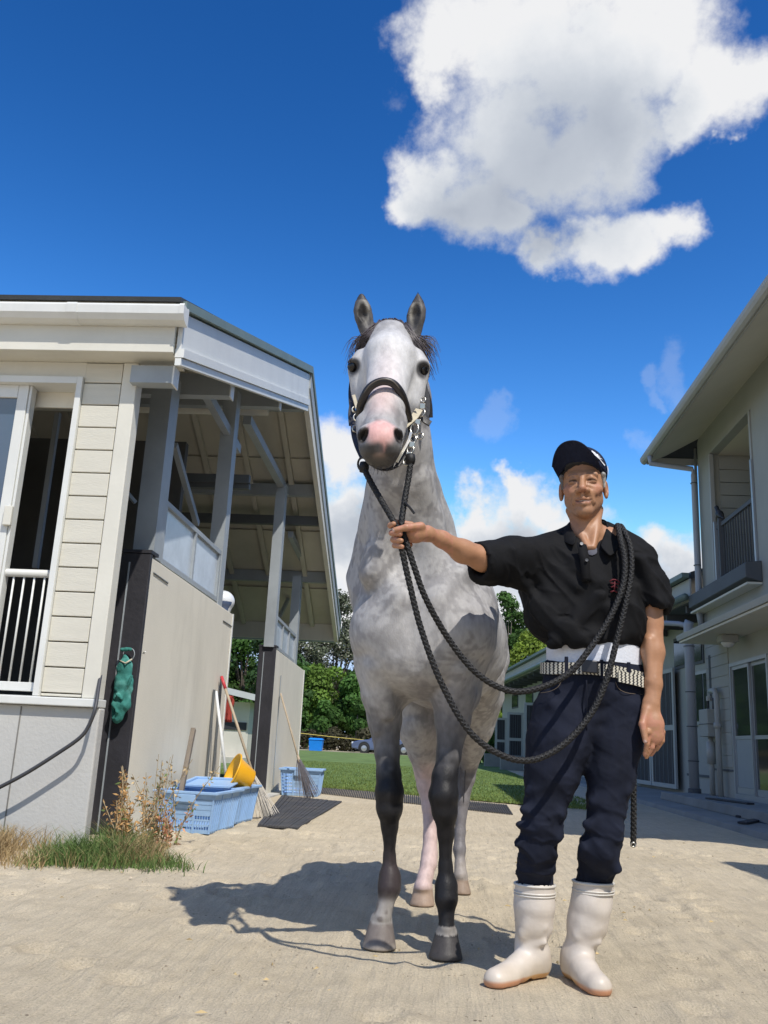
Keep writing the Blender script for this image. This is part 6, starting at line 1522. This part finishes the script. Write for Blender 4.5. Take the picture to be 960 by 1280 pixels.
def join_tmp(name, parts, mt, parent):
    V = []; Fc = []; Cc = []; k = 0
    for o, v, f, c in parts: V.append(v); Fc.append(f+k); Cc.append(c); k += len(v); bpy.data.objects.remove(o)
    V = np.concatenate(V); Fc = np.concatenate(Fc); me = bpy.data.meshes.new(name)
    me.vertices.add(len(V)); me.vertices.foreach_set('co', V.astype(np.float32).ravel()); me.loops.add(len(Fc)*4); me.loops.foreach_set('vertex_index', Fc.astype(np.int32).ravel())
    me.polygons.add(len(Fc)); me.polygons.foreach_set('loop_start', np.arange(len(Fc), dtype=np.int32)*4); me.update(calc_edges=True); me.validate()
    o = link(bpy.data.objects.new(name, me)); paint(o, np.concatenate(Cc)); return fin(o, mt, parent)
def torso_inner():
    S = SDF(); S.rc(P(730, 700, 3.09), P(742, 800, 3.09), .09, .10, .02).rc(P(742, 800, 3.09), P(742, 860, 3.09), .10, .10, .02)
    S.rc(P(730, 700, 3.09), P(640, 697, 3.0), .05, .045, .02).rc(P(745, 706, 3.09), P(788, 708, 3.09), .05, .034, .02).rc(P(788, 708, 3.09), P(811, 748, 3.06), .034, .034, .02)
    S.rc(P(742, 860, 3.09), P(690, 980, 3.06), .07, .05, .02).rc(P(690, 980, 3.06), P(670, 1075, 3.07), .05, .035, .02); S.rc(P(742, 860, 3.09), P(764, 980, 3.06), .07, .05, .02).rc(P(764, 980, 3.06), P(750, 1070, 3.07), .05, .035, .02)
    o, v, f = S.mesh('torso_tmp', .012, 1); return o, v, f, np.tile([list(SKC)], (len(v), 1))
SKIN = mat('skin', (1, 1, 1), .48, .06, 60, .25, 260, attr='Col', spec=.4, sss=.0, bdist=.0012)
join_tmp('body', [build_head(), build_arms(), torso_inner()], SKIN, MN)

# ---- hair under the cap
S = SDF(); S.el(hp_(0, -.026, .040), (.0790, .0985, .080), .01, HM)
for s in (-1, 1): S.el(hp_(.069*s, .014, .018), (.008, .026, .026), .01, HM)
S.el(hp_(0, .058, .066), (.055, .024, .018), .01, HM)
S.rc(hp_(-.048, .050, .052), hp_(0, .071, .058), .012, .013, .01).rc(hp_(0, .071, .058), hp_(.048, .050, .052), .013, .012, .01)
S.cut(hp_(0, .0, .018), tuple(-Hz*.75+Hf*.50), .01)
S2 = S
o, v, f = S.mesh('hair', .004, 1, lambda v, n: (vnoise(v*np.array([1, 1, .3]), 220, 2)-.5)*.006)
L_ = (v-np.array(HC))@np.array(HM).T; paint(o, mixc(np.tile([[.018, .016, .015]], (len(v), 1)), (.34, .33, .31), sstep(L_[:, 0], .062, .078)*.8+sstep(-L_[:, 0], .065, .08)*.25-0.0*v[:, 0])*(.7+.6*vnoise(v, 260, 4))[:, None])
fin(o, mat('grey_hair', (1, 1, 1), .7, .15, 120, .4, 300, attr='Col', stretch=(1, 1, .3)), MN)
for s in (-1, 1):   # sideburn patches
    S = SDF(); S.rc(hp_(.0685*s, .022, .036), hp_(.0690*s, .012, -.002), .009, .006, .005); S.rc(hp_(.068*s, .010, .040), hp_(.069*s, .030, .038), .010, .008, .005)
    o, v, f = S.mesh('sideburn', .003, 1); paint(o, np.tile([[.36, .35, .33] if s > 0 else [.16, .14, .13]], (len(v), 1))*(.6+.8*vnoise(v, 300, 4))[:, None]); fin(o, MATS['grey_hair'], MN)
# ---- cap
NAVY = mat('navy_cloth', (.012, .017, .040), .8, .15, 60, .3, 260, spec=.25, bdist=.001)
CAPE = empty('cap', hp_(0, 0, .1), 'navy baseball cap with a white jagged mark, worn by the man', 'cap')
S = SDF(); S.el(hp_(0, -.024, .066), (.0865, .106, .090), .01, HM); S.el(hp_(0, -.028, .060), (.080, .0995, .083), .004, HM, sub=True)
S.cut(hp_(0, .0, .045), tuple(-Hz*.86+Hf*.30), .003)
o, v, f = S.mesh('crown', .0035, 1); fin(o, NAVY, CAPE)
# curved peak seen from below
m = MB(); NU, NV = 22, 8; top = []
for j in range(NV+1):
    for i in range(NU+1):
        a = math.radians(-72+144*i/NU); t = j/NV; rx = .0805+.004*t; base_f = -.024+.100*math.cos(a)
        sa2 = math.sin(a)**2; x = rx*math.sin(a)*(1-.03*t*t); ff = base_f*(1-t)+(.148-.075*sa2**1.6)*t
        z = .070-.030*sa2 + .050*t - .034*t*sa2**1.3 + .006*math.cos(a)
        top.append((x, ff, z))
dl = math.radians(11); top = [(x*math.cos(dl)-(f_+.024)*math.sin(dl), x*math.sin(dl)+(f_+.024)*math.cos(dl)-.024, z_-.10*max(0, -x)*0) for x, f_, z_ in top]
pk = [hp_(*q) for q in top]; pk2 = [hp_(q[0], q[1], q[2]-.003) for q in top]; W_ = NU+1; o_ = len(pk)
m.v = [tuple(p) for p in pk]+[tuple(p) for p in pk2]
for j in range(NV):
    for i in range(NU):
        a, b, c_, d = j*W_+i, j*W_+i+1, (j+1)*W_+i+1, (j+1)*W_+i; m.f += [(a, b, c_, d), (o_+a, o_+d, o_+c_, o_+b)]
for i in range(NU): a, b = NV*W_+i, NV*W_+i+1; m.f.append((a, b, o_+b, o_+a)); m.f.append((i+1, i, o_+i, o_+i+1))
for j in range(NV): a, b = j*W_, (j+1)*W_; m.f += [(a, b, o_+b, o_+a), (a+NU, o_+a+NU, o_+b+NU, b+NU)]
m.build('peak', NAVY, CAPE, smooth=False)
rim_ = [hp_(*top[NV*W_+i])+Vector((0, 0, -.0015)) for i in range(NU+1)]; MB().tube(rim_, .0028, 6).build('peak_edge', NAVY, CAPE, smooth=True)
MB().lathe(hp_(0, -.024, .155), [(.009, 0), (.008, .004), (0, .006)], 12).build('button', NAVY, CAPE, smooth=True)
WHP = mat('white_print', (.75, .75, .76), .6, .05)
def cap_pt(a_deg, h, off_=.0015):
    """point on the crown shell: angle from the front, height"""
    a = math.radians(a_deg); k = math.sqrt(max(0, 1-((h-.066)/.090)**2)); return hp_((.0865+off_)*k*math.sin(a), -.024+(.106+off_)*k*math.cos(a), h)
m = MB()
mk = [(26, .112), (30, .118), (37, .110), (34, .106), (44, .104), (38, .100), (50, .098), (41, .094), (55, .088), (46, .088), (62, .070), (58, .066), (44, .084), (34, .096)]
pts_ = [cap_pt(a, h, .002) for a, h in mk]; cc = cap_pt(42, .095, .0025); m.v = [tuple(p) for p in pts_]+[tuple(cc)]; n_ = len(pts_); m.f = [(i, (i+1) % n_, n_) for i in range(n_)]
m.build('white_mark', WHP, CAPE)
m = MB(); pts_ = [cap_pt(a, h, .002) for a, h in ((72, .070), (78, .078), (84, .066), (80, .058), (86, .048), (80, .046), (75, .058))]; m.v = [tuple(p) for p in pts_]; m.f = [tuple(range(7))]; m.build('white_mark', WHP, CAPE)

# ---- polo shirt
BLK = mat('black_pique', (.0065, .0065, .0075), .82, .25, 40, .35, 420, spec=.2, bdist=.001)
def fold_set(S, lst, k=.035, dy=.012):
    for a, b, Ya, Yb_, ra, rb in lst: S.rc(P(a[0], a[1], Ya+dy), P(b[0], b[1], Yb_+dy), ra, rb, k)
def build_shirt():
    S = SDF()
    S.rc(P(690, 697, 3.09), P(783, 699, 3.10), .082, .078, .03)
    S.rc(P(702, 682, 3.10), P(724, 668, 3.11), .052, .050, .04).rc(P(772, 678, 3.11), P(748, 666, 3.12), .052, .050, .04)
    S.el(P(726, 735, 3.085), (.200, .118, .165), .04); S.el(P(738, 775, 3.085), (.190, .112, .105), .04)
    S.el(P(742, 800, 3.085), (.158, .112, .055), .03)
    S.el(P(682, 770, 3.06), (.065, .075, .075), .05); S.el(P(782, 775, 3.07), (.055, .08, .09), .04)
    # sleeves
    S.rc(P(684, 698, 3.08), P(640, 697, 2.98), .078, .068, .03).rc(P(640, 697, 2.98), P(604, 700, 2.905), .068, .062, .03)
    S.rc(P(644, 712, 2.99), P(612, 712, 2.92), .045, .040, .03)
    S.rc(P(790, 697, 3.09), P(808, 730, 3.07), .070, .060, .03).rc(P(808, 730, 3.07), P(817, 752, 3.06), .058, .054, .02)
    fold_set(S, [((662, 700), (700, 760), 2.98, 2.98, .010, .014), ((668, 690), (722, 735), 2.99, 2.955, .008, .006), ((655, 730), (700, 790), 2.99, 2.98, .012, .010), ((672, 760), (720, 800), 2.98, 2.97, .010, .008), ((748, 745), (690, 806), 2.955, 2.98, .006, .010),
                 ((640, 683), (668, 720), 2.925, 2.99, .008, .008), ((630, 705), (652, 728), 2.90, 2.98, .008, .010), ((790, 735), (786, 790), 2.995, 2.985, .010, .010), ((800, 700), (826, 752), 3.0, 2.995, .006, .008), ((760, 760), (775, 800), 2.965, 2.975, .006, .010), ((705, 780), (735, 806), 2.96, 2.97, .008, .008)])
    # cut hem, hollow bottom, neck hole, sleeve mouths
    a = P(684, 811, 3.0); b = P(802, 803, 3.0)
    S.cut((a+b)/2+Vector((0, 0, -.003)), (0.02, -.05, -1), .006)
    S.el(P(742, 812, 3.085), (.150, .104, .05), .01, sub=True)
    S.rc(P(738, 640, 3.085), P(735, 672, 3.085), .064, .062, .008, sub=True); S.rc(P(735, 668, 3.07), P(737, 688, 2.99), .042, .018, .008, sub=True)
    d = (P(604, 700, 2.905)-P(640, 697, 2.98)).normalized(); e_ = P(599, 701, 2.895); S.cut(e_, tuple(d+Vector((0, 0, -.0))), .004); S.rc(e_-d*.04, e_+d*.06, .047, .050, .004, sub=True)
    d = (P(817, 752, 3.06)-P(808, 730, 3.07)).normalized(); e_ = P(817, 765, 3.055)
    S.rc(e_-d*.035, e_+d*.05, .042, .045, .004, sub=True)
    # cut the hanging sleeve with a big ball below its mouth
    S.sp(e_+d*.115+Vector((.02, 0, 0)), .10, .006, sub=True)
    def dsp(v, n): 
        q = v@np.array([[.9, .2, .1], [0, 1, 0], [.75, .1, .45]]); lw = 1-sstep(n[:, 2], .15, .7)*.9; return (vnoise(q, 9, 2)-.5)*.012*lw+(1-np.abs(2*vnoise(q, 12, 5)-1))**4*.012*lw+(1-np.abs(2*vnoise(q, 24, 6)-1))**4*.005*lw
    o, v, f = S.mesh('shirt', .0055, 2, dsp); return fin(o, BLK, MN)
build_shirt()
# collar: two leaves, stand; placket; buttons
def sheet(name, rows, mt, parent, th=.003, sub=1):
    R_ = len(rows); Cn = len(rows[0]); m = MB(); m.v = [tuple(p) for r in rows for p in r]; m.f = [(j*Cn+i, j*Cn+i+1, (j+1)*Cn+i+1, (j+1)*Cn+i) for j in range(R_-1) for i in range(Cn-1)]
    o = m.build(name, mt, parent, smooth=True); s_ = o.modifiers.new('s', 'SOLIDIFY'); s_.thickness = th; s_.offset = 0
    if sub: q = o.modifiers.new('sub', 'SUBSURF'); q.levels = sub; q.render_levels = sub
    return o
top_l = [P(748, 648, 3.16), P(732, 646, 3.165), P(717, 648, 3.12), P(712, 652, 3.07), P(714, 661, 3.03), P(722, 672, 2.995)]
bot_l = [P(752, 662, 3.175), P(732, 662, 3.18), P(707, 662, 3.14), P(698, 670, 3.07), P(703, 679, 3.005), P(720, 684, 2.965)]
mid_l = [(a+b)/2+Vector((-.004, -.004, .004)) for a, b in zip(top_l, bot_l)]
sheet('collar', [top_l, mid_l, bot_l], BLK, MN)
top_r = [P(740, 648, 3.165), P(752, 648, 3.15), P(757, 650, 3.11), P(758, 656, 3.07), P(756, 668, 3.02), P(747, 684, 2.985)]
bot_r = [P(742, 662, 3.18), P(760, 660, 3.16), P(770, 664, 3.12), P(776, 674, 3.06), P(774, 688, 2.995), P(762, 699, 2.955)]
mid_r = [(a+b)/2+Vector((.004, -.004, .004)) for a, b in zip(top_r, bot_r)]
sheet('collar', [top_r, mid_r, bot_r], BLK, MN)
sheet('placket', [[P(721, 678, 2.958), P(733, 681, 2.957)], [P(725, 700, 2.950), P(737, 701, 2.949)], [P(727, 722, 2.948), P(738, 722, 2.947)], [P(728, 727, 2.952), P(738, 727, 2.951)]], BLK, MN, .006, 0)
BUT = mat('button_grey', (.35, .34, .33), .4, .05)
for x, y, Y, dark in ((727, 679.5, 2.950, 0), (733.5, 700, 2.941, 1)):
    p = P(x, y, Y); MB().lathe(p, [(.0055, 0), (.0055, .0015), (.0035, .0012), (0, .001)], 14, (0, -1, .1)).build('button', mat('button_dark', (.06, .06, .065), .35) if dark else BUT, MN, smooth=False)
# undershirt edge at the throat
sheet('undershirt', [[P(733, 681, 3.01), P(738, 684, 3.005), P(745, 682, 3.01)], [P(733, 686, 3.0), P(739, 689, 2.99), P(747, 685, 3.0)], [P(734, 694, 2.99), P(740, 696, 2.98), P(748, 692, 2.99)]], mat('undershirt', (.10, .10, .12), .9, .1), MN)
# small dark red embroidered crest: a stylised letter mark under a bar
RDM = mat('red_embroidery', (.12, .008, .014), .7, .2, 120, .4, 300)
def emb(pts, name='crest_stroke'):
    MB().tube([P(x, y, Y) for x, y, Y in pts], .0028, 5).build(name, RDM, CRE, smooth=True)
cy = 2.958
CRE = empty('chest_crest', P(768, 733, cy)); CRE.parent = MN; CRE.matrix_parent_inverse = parent_world(MN).inverted()
for q in ([(762, 727, cy), (766, 724.5, cy), (771, 725, cy), (775, 728, cy)], [(763, 729, cy), (774, 730, cy)], [(768.5, 727, cy), (768, 739, cy)], [(763, 740, cy), (768, 738.5, cy), (773, 741, cy)], [(764, 734, cy), (768, 732.5, cy), (772, 734.5, cy)]): emb(q)

# ---- jeans
DEN = mat('dark_denim', (.010, .0125, .024), .85, .45, 9, .4, 520, spec=.2, bdist=.001, stretch=(1, 1, .35))
def build_jeans():
    S = SDF()
    S.el(P(742, 862, 3.09), (.172, .112, .10), .03); S.el(P(742, 838, 3.09), (.168, .108, .08), .03)
    LL = C([(707, 893, 3.085, 84), (699, 930, 3.07, 82), (690, 968, 3.05, 69), (682, 1003, 3.04, 54), (677, 1033, 3.03, 51), (672, 1058, 3.045, 50), (669, 1080, 3.08, 48), (668.5, 1098, 3.10, 43), (668.5, 1118, 3.10, 38)])
    LR = C([(774, 890, 3.085, 74), (768, 930, 3.07, 67), (763, 968, 3.055, 61), (760, 1003, 3.045, 54), (756, 1033, 3.04, 49), (751, 1060, 3.05, 50), (746, 1080, 3.09, 49), (742, 1096, 3.11, 43), (741.5, 1116, 3.11, 38)])
    LL = [(p, q*(.93 if i > 2 else .955)-.003*(i > 2)) for i, (p, q) in enumerate(LL)]; LR = [(p, q*(.93 if i > 2 else .955)-.003*(i > 2)) for i, (p, q) in enumerate(LR)]; S.chain(LL, .022); S.chain(LR, .022); S.rc(P(733, 880, 3.085), P(733, 905, 3.085), .085, .06, .03)
    S.el(P(770, 890, 3.15), (.10, .08, .09), .05); S.el(P(712, 890, 3.15), (.10, .08, .09), .05)
    # creases at the knees and above the boots
    fold_set(S, [((655, 1012), (700, 1020), 2.985, 2.975, .010, .010), ((650, 1032), (698, 1045), 2.985, 2.98, .010, .012), ((648, 1054), (690, 1066), 3.0, 3.0, .012, .008), ((652, 1076), (690, 1088), 3.02, 3.03, .008, .010), ((660, 990), (704, 978), 2.99, 2.98, .006, .010),
                 ((732, 1030), (772, 1040), 2.99, 2.985, .010, .010), ((727, 1060), (768, 1050), 3.0, 2.995, .010, .010), ((728, 1070), (770, 1086), 3.01, 3.02, .010, .012), ((742, 1004), (784, 990), 2.99, 2.985, .006, .008),
                 ((690, 880), (728, 915), 2.985, 3.0, .008, .008), ((745, 900), (790, 880), 3.0, 3.0, .010, .008), ((755, 930), (735, 905), 3.0, 3.02, .010, .012), ((700, 930), (724, 925), 2.99, 3.0, .008, .010)], .030, .012)
    S.cut(P(742, 828, 3.08)+Vector((0, 0, .012)), (0.05, 0, 1), .004); S.el(P(742, 832, 3.09), (.150, .092, .04), .01, sub=True)
    def dsp(v, n): q = v@np.array([[.6, 0, .9], [0, 1, 0], [-.8, 0, 1.3]]); lw = .35+.65*sstep(-v[:, 2], -.62, -.45); return (vnoise(q, 10, 2)-.5)*.008+((1-np.abs(2*vnoise(q, 11, 5)-1))**4*.007+(1-np.abs(2*vnoise(q, 25, 6)-1))**4*.005-.003)*lw
    o, v, f = S.mesh('jeans', .0055, 2, dsp); return fin(o, DEN, MN)
build_jeans()
ST1 = mat('jean_thread', (.16, .12, .08), .8)
MB().tube(spline([P(768, 848, 2.985), P(773, 860, 2.98), P(784, 866, 2.985), P(803, 868, 3.03)], 5), .0009, 5).build('pocket_seam', ST1, MN)
MB().tube(spline([P(703, 848, 2.985), P(698, 858, 2.98), P(688, 864, 2.99), P(676, 866, 3.03)], 5), .0009, 5).build('pocket_seam', ST1, MN)
MB().tube(spline([P(733, 850, 2.972), P(733.5, 880, 2.968), P(733, 912, 2.985)], 5), .003, 5).build('fly_seam', DEN, MN, smooth=True)
# ---- white waistband and woven belt
def ring(name, cx, Yc, rx, ry, zl, zr, h, mt, th=.006, n=72, flare=0.0, a0=0, a1=360):
    """elliptical band; zl/zr heights at viewer left/right"""
    m = MB(); full = a1-a0 >= 360; k = n if full else n+1
    for i in range(k):
        a = math.radians(a0+(a1-a0)*i/n); x = math.cos(a); y = math.sin(a); z = zl+(zr-zl)*(x+1)/2
        for dz, dr in ((0, th), (h, th+flare), (h, flare), (0, 0)): m.v.append((cx+(rx+dr)*x, Yc+(ry+dr)*y, z+dz+.004*math.sin(3*a)))
    for i in range(n if full else n):
        j = (i+1) % k
        for q in range(4): q2 = (q+1) % 4; m.f.append((i*4+q, i*4+q2, j*4+q2, j*4+q))
    return m.build(name, mt, MN, smooth=False)
wc = P(742, 818, 3.085); bl_ = P(676, 826, 3.085); br_ = P(808, 842, 3.085)
WBM = mat('white_elastic', (.66, .68, .74), .8, .06, 30, .2, 120)
ring('waistband', wc.x, 3.085, .152, .100, P(684, 829, 3.0).z+.0, P(800, 828, 3.0).z, .062, WBM)
def weave():
    m = bpy.data.materials.new('woven_belt'); m.use_nodes = True; t = m.node_tree; n = t.nodes; l = t.links; p = n['Principled BSDF']; p.inputs['Roughness'].default_value = .85
    tcn = n.new('ShaderNodeTexCoord'); sx = n.new('ShaderNodeSeparateXYZ'); l.new(tcn.outputs['Object'], sx.inputs[0])
    def M_(op, a, b=None, c=None):
        q = n.new('ShaderNodeMath'); q.operation = op
        for i, v in enumerate((a, b, c)):
            if v is None: continue
            if hasattr(v, 'is_linked'): l.new(v, q.inputs[i])
            else: q.inputs[i].default_value = v
        return q.outputs[0]
    zig = M_('PINGPONG', sx.outputs[2], .0045); ang_ = M_('ARCTAN2', M_('SUBTRACT', sx.outputs[1], BCY), M_('SUBTRACT', sx.outputs[0], BCX)); u = M_('MULTIPLY_ADD', ang_, .145, M_('MULTIPLY', zig, .9))
    w = M_('FRACT', M_('MULTIPLY', u, 72.0)); st = M_('GREATER_THAN', w, .44)
    mx_ = n.new('ShaderNodeMix'); mx_.data_type = 'RGBA'; l.new(st, mx_.inputs[0]); mx_.inputs[6].default_value = (.02, .02, .022, 1); mx_.inputs[7].default_value = (.60, .56, .46, 1); l.new(mx_.outputs[2], p.inputs['Base Color'])
    b = n.new('ShaderNodeBump'); b.inputs['Strength'].default_value = .6; b.inputs['Distance'].default_value = .003; l.new(w, b.inputs['Height']); l.new(b.outputs[0], p.inputs['Normal']); return m
BCX, BCY = wc.x, 3.085
BELT = weave()
zl = P(680, 843, 2.99).z; zr = P(803, 855, 3.0).z
bo = ring('belt', wc.x, 3.085, .172, .113, zl+.010, zr+.004, .038, BELT, .006)
ring('belt_end', wc.x+.002, 3.085, .181, .122, zl+.0, zr-.010, .036, BELT, .005, 24, a0=-72, a1=-4)
MB().hexa([P(x, y, Y) for x, y, Y in ((727, 840, 2.955), (747, 842, 2.955), (747, 842, 2.975), (727, 840, 2.975), (727, 824, 2.955), (747, 826, 2.955), (747, 826, 2.975), (727, 824, 2.975))]).build('belt_buckle', mat('buckle_dark', (.05, .05, .055), .35, .1, 5, 0, metal=.7), MN, bevel=.003)
for x in (708, 752, 786): p = P(x, 836+(x-740)*.09, 2.97 if x < 770 else 2.985); MB().box(p+Vector((-.006, -.004, -.03)), p+Vector((.006, .002, .032))).build('belt_loop', DEN, MN, bevel=.002)

# ---- rubber boots
def boot_mat():
    m = mat('boot_rubber', (1, 1, 1), .42, .08, 14, .12, 40, attr='Col', spec=.45, stain=.38, stain_col=(.50, .42, .30)); return m
BM = boot_mat()
def build_boot(side):
    S = SDF()
    if side == 0:
        sh = C([(668.5, 1108, 3.10, 50), (668, 1130, 3.10, 47.5), (667, 1155, 3.11, 44), (663, 1178, 3.115, 34)]); ank = P(663, 1190, 3.12)
        toe = gr(615, 1233, 0); heel = gr(673, 1221, 0)
        sole_pts = [(heel+Vector((.0, .0, .030)), .034), (heel.lerp(toe, .45)+Vector((0, 0, .026)), .032), (toe+Vector((.012, .0, .017)), .027)]
    else:
        sh = C([(741.5, 1105, 3.11, 50), (739, 1130, 3.11, 48), (734, 1155, 3.12, 47), (727, 1178, 3.12, 35)]); ank = P(727, 1190, 3.12)
        toe = gr(750, 1243, 0); heel = gr(716, 1223, 0)
        sole_pts = [(heel+Vector((.0, .0, .030)), .034), (heel.lerp(toe, .5)+Vector((0, 0, .026)), .033), (toe+Vector((-.003, .0, .018)), .030)]
    S.chain(sh, .02)
    hz = Vector((heel.x, heel.y, .05)); S.rc(sh[3][0], hz.lerp(ank, .35), sh[3][1], .042, .02); S.rc(hz.lerp(ank, .35), hz+Vector((0, 0, -.01)), .042, .036, .02)
    S.chain([(p, r) for p, r in sole_pts], .02); S.rc(hz.lerp(ank, .6), sole_pts[1][0]+Vector((0, 0, .018)), .042, .032, .03); S.rc(sole_pts[1][0]+Vector((0, 0, .014)), sole_pts[2][0]+Vector((0, 0, .005)), .032, .025, .02)
    d = (toe-heel).normalized(); lat = Vector((d.y, -d.x, 0))
    S.rc(sole_pts[1][0].lerp(sole_pts[2][0], .5)+lat*.008, sole_pts[2][0]+lat*.005, .030, .027, .02); S.rc(sole_pts[1][0].lerp(sole_pts[2][0], .5)-lat*.008, sole_pts[2][0]-lat*.005, .030, .027, .02)
    # folds at the ankle, moulded strap line
    a0, r0 = sh[2]; S.rc(a0+Vector((-.04, -.035, -.02)), a0+Vector((.03, -.045, .0)), .008, .007, .012); S.rc(a0+Vector((-.03, -.03, -.055)), a0+Vector((.03, -.04, -.045)), .010, .008, .014)
    S.rc(a0+Vector((-.035, -.040, -.03)), a0+Vector((-.02, -.045, .02)), .010, .008, .02)
    tp, tr = sh[0]; S.cut(tp+Vector((0, 0, .012)), (0, 0, 1), .003); S.rc(tp+Vector((0, 0, .05)), tp+Vector((0, 0, -.03)), tr-.006, tr-.008, .004, sub=True)
    S.cut((0, 0, .002), (0, 0, -1), .002)
    # arch gap between heel and ball
    ac = heel.lerp(toe, .36); S.el((ac.x, ac.y, .0), (.026, .05, .010), .006, [list(d), list(lat), [0, 0, 1]], sub=True)
    o, v, f = S.mesh('boot', .0045, 2, lambda v, n: (vnoise(v, 22, 2)-.5)*.004)
    c = np.tile([[.62, .555, .49]], (len(v), 1)); c = mixc(c, (.46, .37, .26), sstep(vnoise(v, 12, 31), .55, .85)*.35); c = mixc(c, (.50, .41, .29), sstep(-v[:, 2], -.10, -.03)*.35)
    c = mixc(c, (.50, .24, .13), sstep(-v[:, 2], -.021, -.017)); h_ = np.linalg.norm(v[:, :2]-np.array(heel)[:2], axis=1); c = mixc(c, (.60, .36, .12), (v[:, 2] < .020)*(1-sstep(h_, .10, .13))*.6)
    e_ = empty('boot', heel, ('white rubber boot with tan sole, toe pointing to the left of the picture', 'white rubber boot with tan sole, toe pointing towards the viewer, nearer the loose rope end')[side], 'boot', 'rubber boots worn by the man')
    paint(o, c); o.name = 'upper'; fin(o, BM, e_)
    for dz in (.0, -.022, -.030): MB().torus(tp+Vector((0, 0, .006+dz)), tr+.001 if dz else tr+.0005, .004 if dz == 0 else .0025, (0, 0, 1), 36, 8).build('rim', mat('boot_rim', (.62, .58, .52), .35, .05), e_, smooth=True)
    n = SDF(); return e_
for side in (0, 1):
    e_ = build_boot(side); w_ = e_.location.copy(); e_.parent = MN; e_.matrix_parent_inverse = parent_world(MN).inverted()
    for k in ('label', 'category', 'group'):
        if k in e_: del e_[k]

# ================================================================== LEAD ROPE
ROPE = mat('black_rope', (.010, .0095, .0095), .6, .35, 60, .5, 150, spec=.45, bdist=.002)
LR_ = empty('lead_rope', P(500, 665, 2.70), 'long black braided rope from the horse to the man\'s hand and shoulder', 'rope')
def rope(name, pts, r=.0125, seg=7):
    """braided rope: three swollen strands twisted round each other"""
    sp_ = spline(pts, 10); L_ = sum((b-a).length for a, b in zip(sp_[:-1], sp_[1:])); n_ = max(8, int(L_/.006))
    # resample evenly
    acc = [0]; 
    for a, b in zip(sp_[:-1], sp_[1:]): acc.append(acc[-1]+(b-a).length)
    rsp = []; j = 0
    for i in range(n_+1):
        s_ = acc[-1]*i/n_
        while j < len(acc)-2 and acc[j+1] < s_: j += 1
        t = (s_-acc[j])/max(1e-9, acc[j+1]-acc[j]); rsp.append(sp_[j].lerp(sp_[j+1], t))
    m = MB(); NS = 8; st = [[] for _ in range(NS)]; x = None; pitch = .062
    for i, p in enumerate(rsp):
        d = (rsp[min(i+1, n_)]-rsp[max(i-1, 0)]).normalized()
        if x is None: x = d.orthogonal().normalized()
        x = (x-d*x.dot(d)).normalized(); y = d.cross(x); s_ = acc[-1]*i/n_
        for k in range(NS):
            sg = 1 if k % 2 else -1; a = sg*2*math.pi*s_/pitch+2*math.pi*(k//2)/(NS/2); wob = 1+.07*sg*math.cos(2*math.pi*s_/pitch*4)
            st[k].append(p+(x*math.cos(a)+y*math.sin(a))*(r*.72*wob))
    for k in range(NS): m.tube(st[k], r*.30, 5)
    m.tube(rsp, r*.8, 8); return m.build(name, ROPE, LR_, smooth=True)
hand_c = P(503, 666, 2.700)
rope('halter_strand', [P(453, 581, 2.765), P(462, 600, 2.745), P(478, 628, 2.72), P(492, 652, 2.700), P(499, 668, 2.699), P(503, 690, 2.705), P(512, 730, 2.715), P(526, 785, 2.73), P(550, 850, 2.745), P(585, 912, 2.76), P(625, 943, 2.78), P(665, 950, 2.80), P(705, 930, 2.83), P(738, 893, 2.86), P(758, 850, 2.88), P(771, 800, 2.90), P(783, 750, 2.92), P(789, 715, 2.94), P(788, 685, 2.96), P(781, 666, 2.985), P(776, 658, 3.03), P(774, 660, 3.10)], .0101)
rope('halter_strand', [P(514, 572, 2.77), P(511, 595, 2.755), P(505, 630, 2.725), P(502, 655, 2.700), P(506, 672, 2.702), P(515, 700, 2.705), P(533, 750, 2.73), P(565, 805, 2.78), P(600, 845, 2.80), P(640, 864, 2.82), P(680, 858, 2.84), P(715, 838, 2.86), P(745, 800, 2.88), P(766, 765, 2.90), P(779, 730, 2.92), P(781, 700, 2.94), P(776, 675, 2.965), P(773, 661, 3.0), P(772, 657, 3.05), P(770, 662, 3.12)], .0101)
rope('tail_strand', [P(774, 660, 3.12), P(780, 690, 3.24), P(786, 760, 3.29), P(791, 860, 3.28), P(792, 960, 3.27), P(792, 1030, 3.27), P(791.5, 1058, 3.27)], .0105)
# knots / clips under the rings
for x, y, Y in ((455, 584, 2.762), (513, 574, 2.768)): MB().lathe(P(x, y, Y), [(0, -.02), (.014, -.016), (.017, 0), (.014, .016), (0, .02)], 12, (0, 0, 1)).build('rope_knot', ROPE, LR_, smooth=True)
p = P(791.5, 1056, 3.262); MB().torus(p, .007, .003, (0, 1, 0), 14, 6).build('end_ring', BRS, LR_, smooth=True)
MB().tube([P(506, 628, 2.715), P(512, 634, 2.70), P(518, 642, 2.70)], .004, 6).build('loose_end', ROPE, LR_)
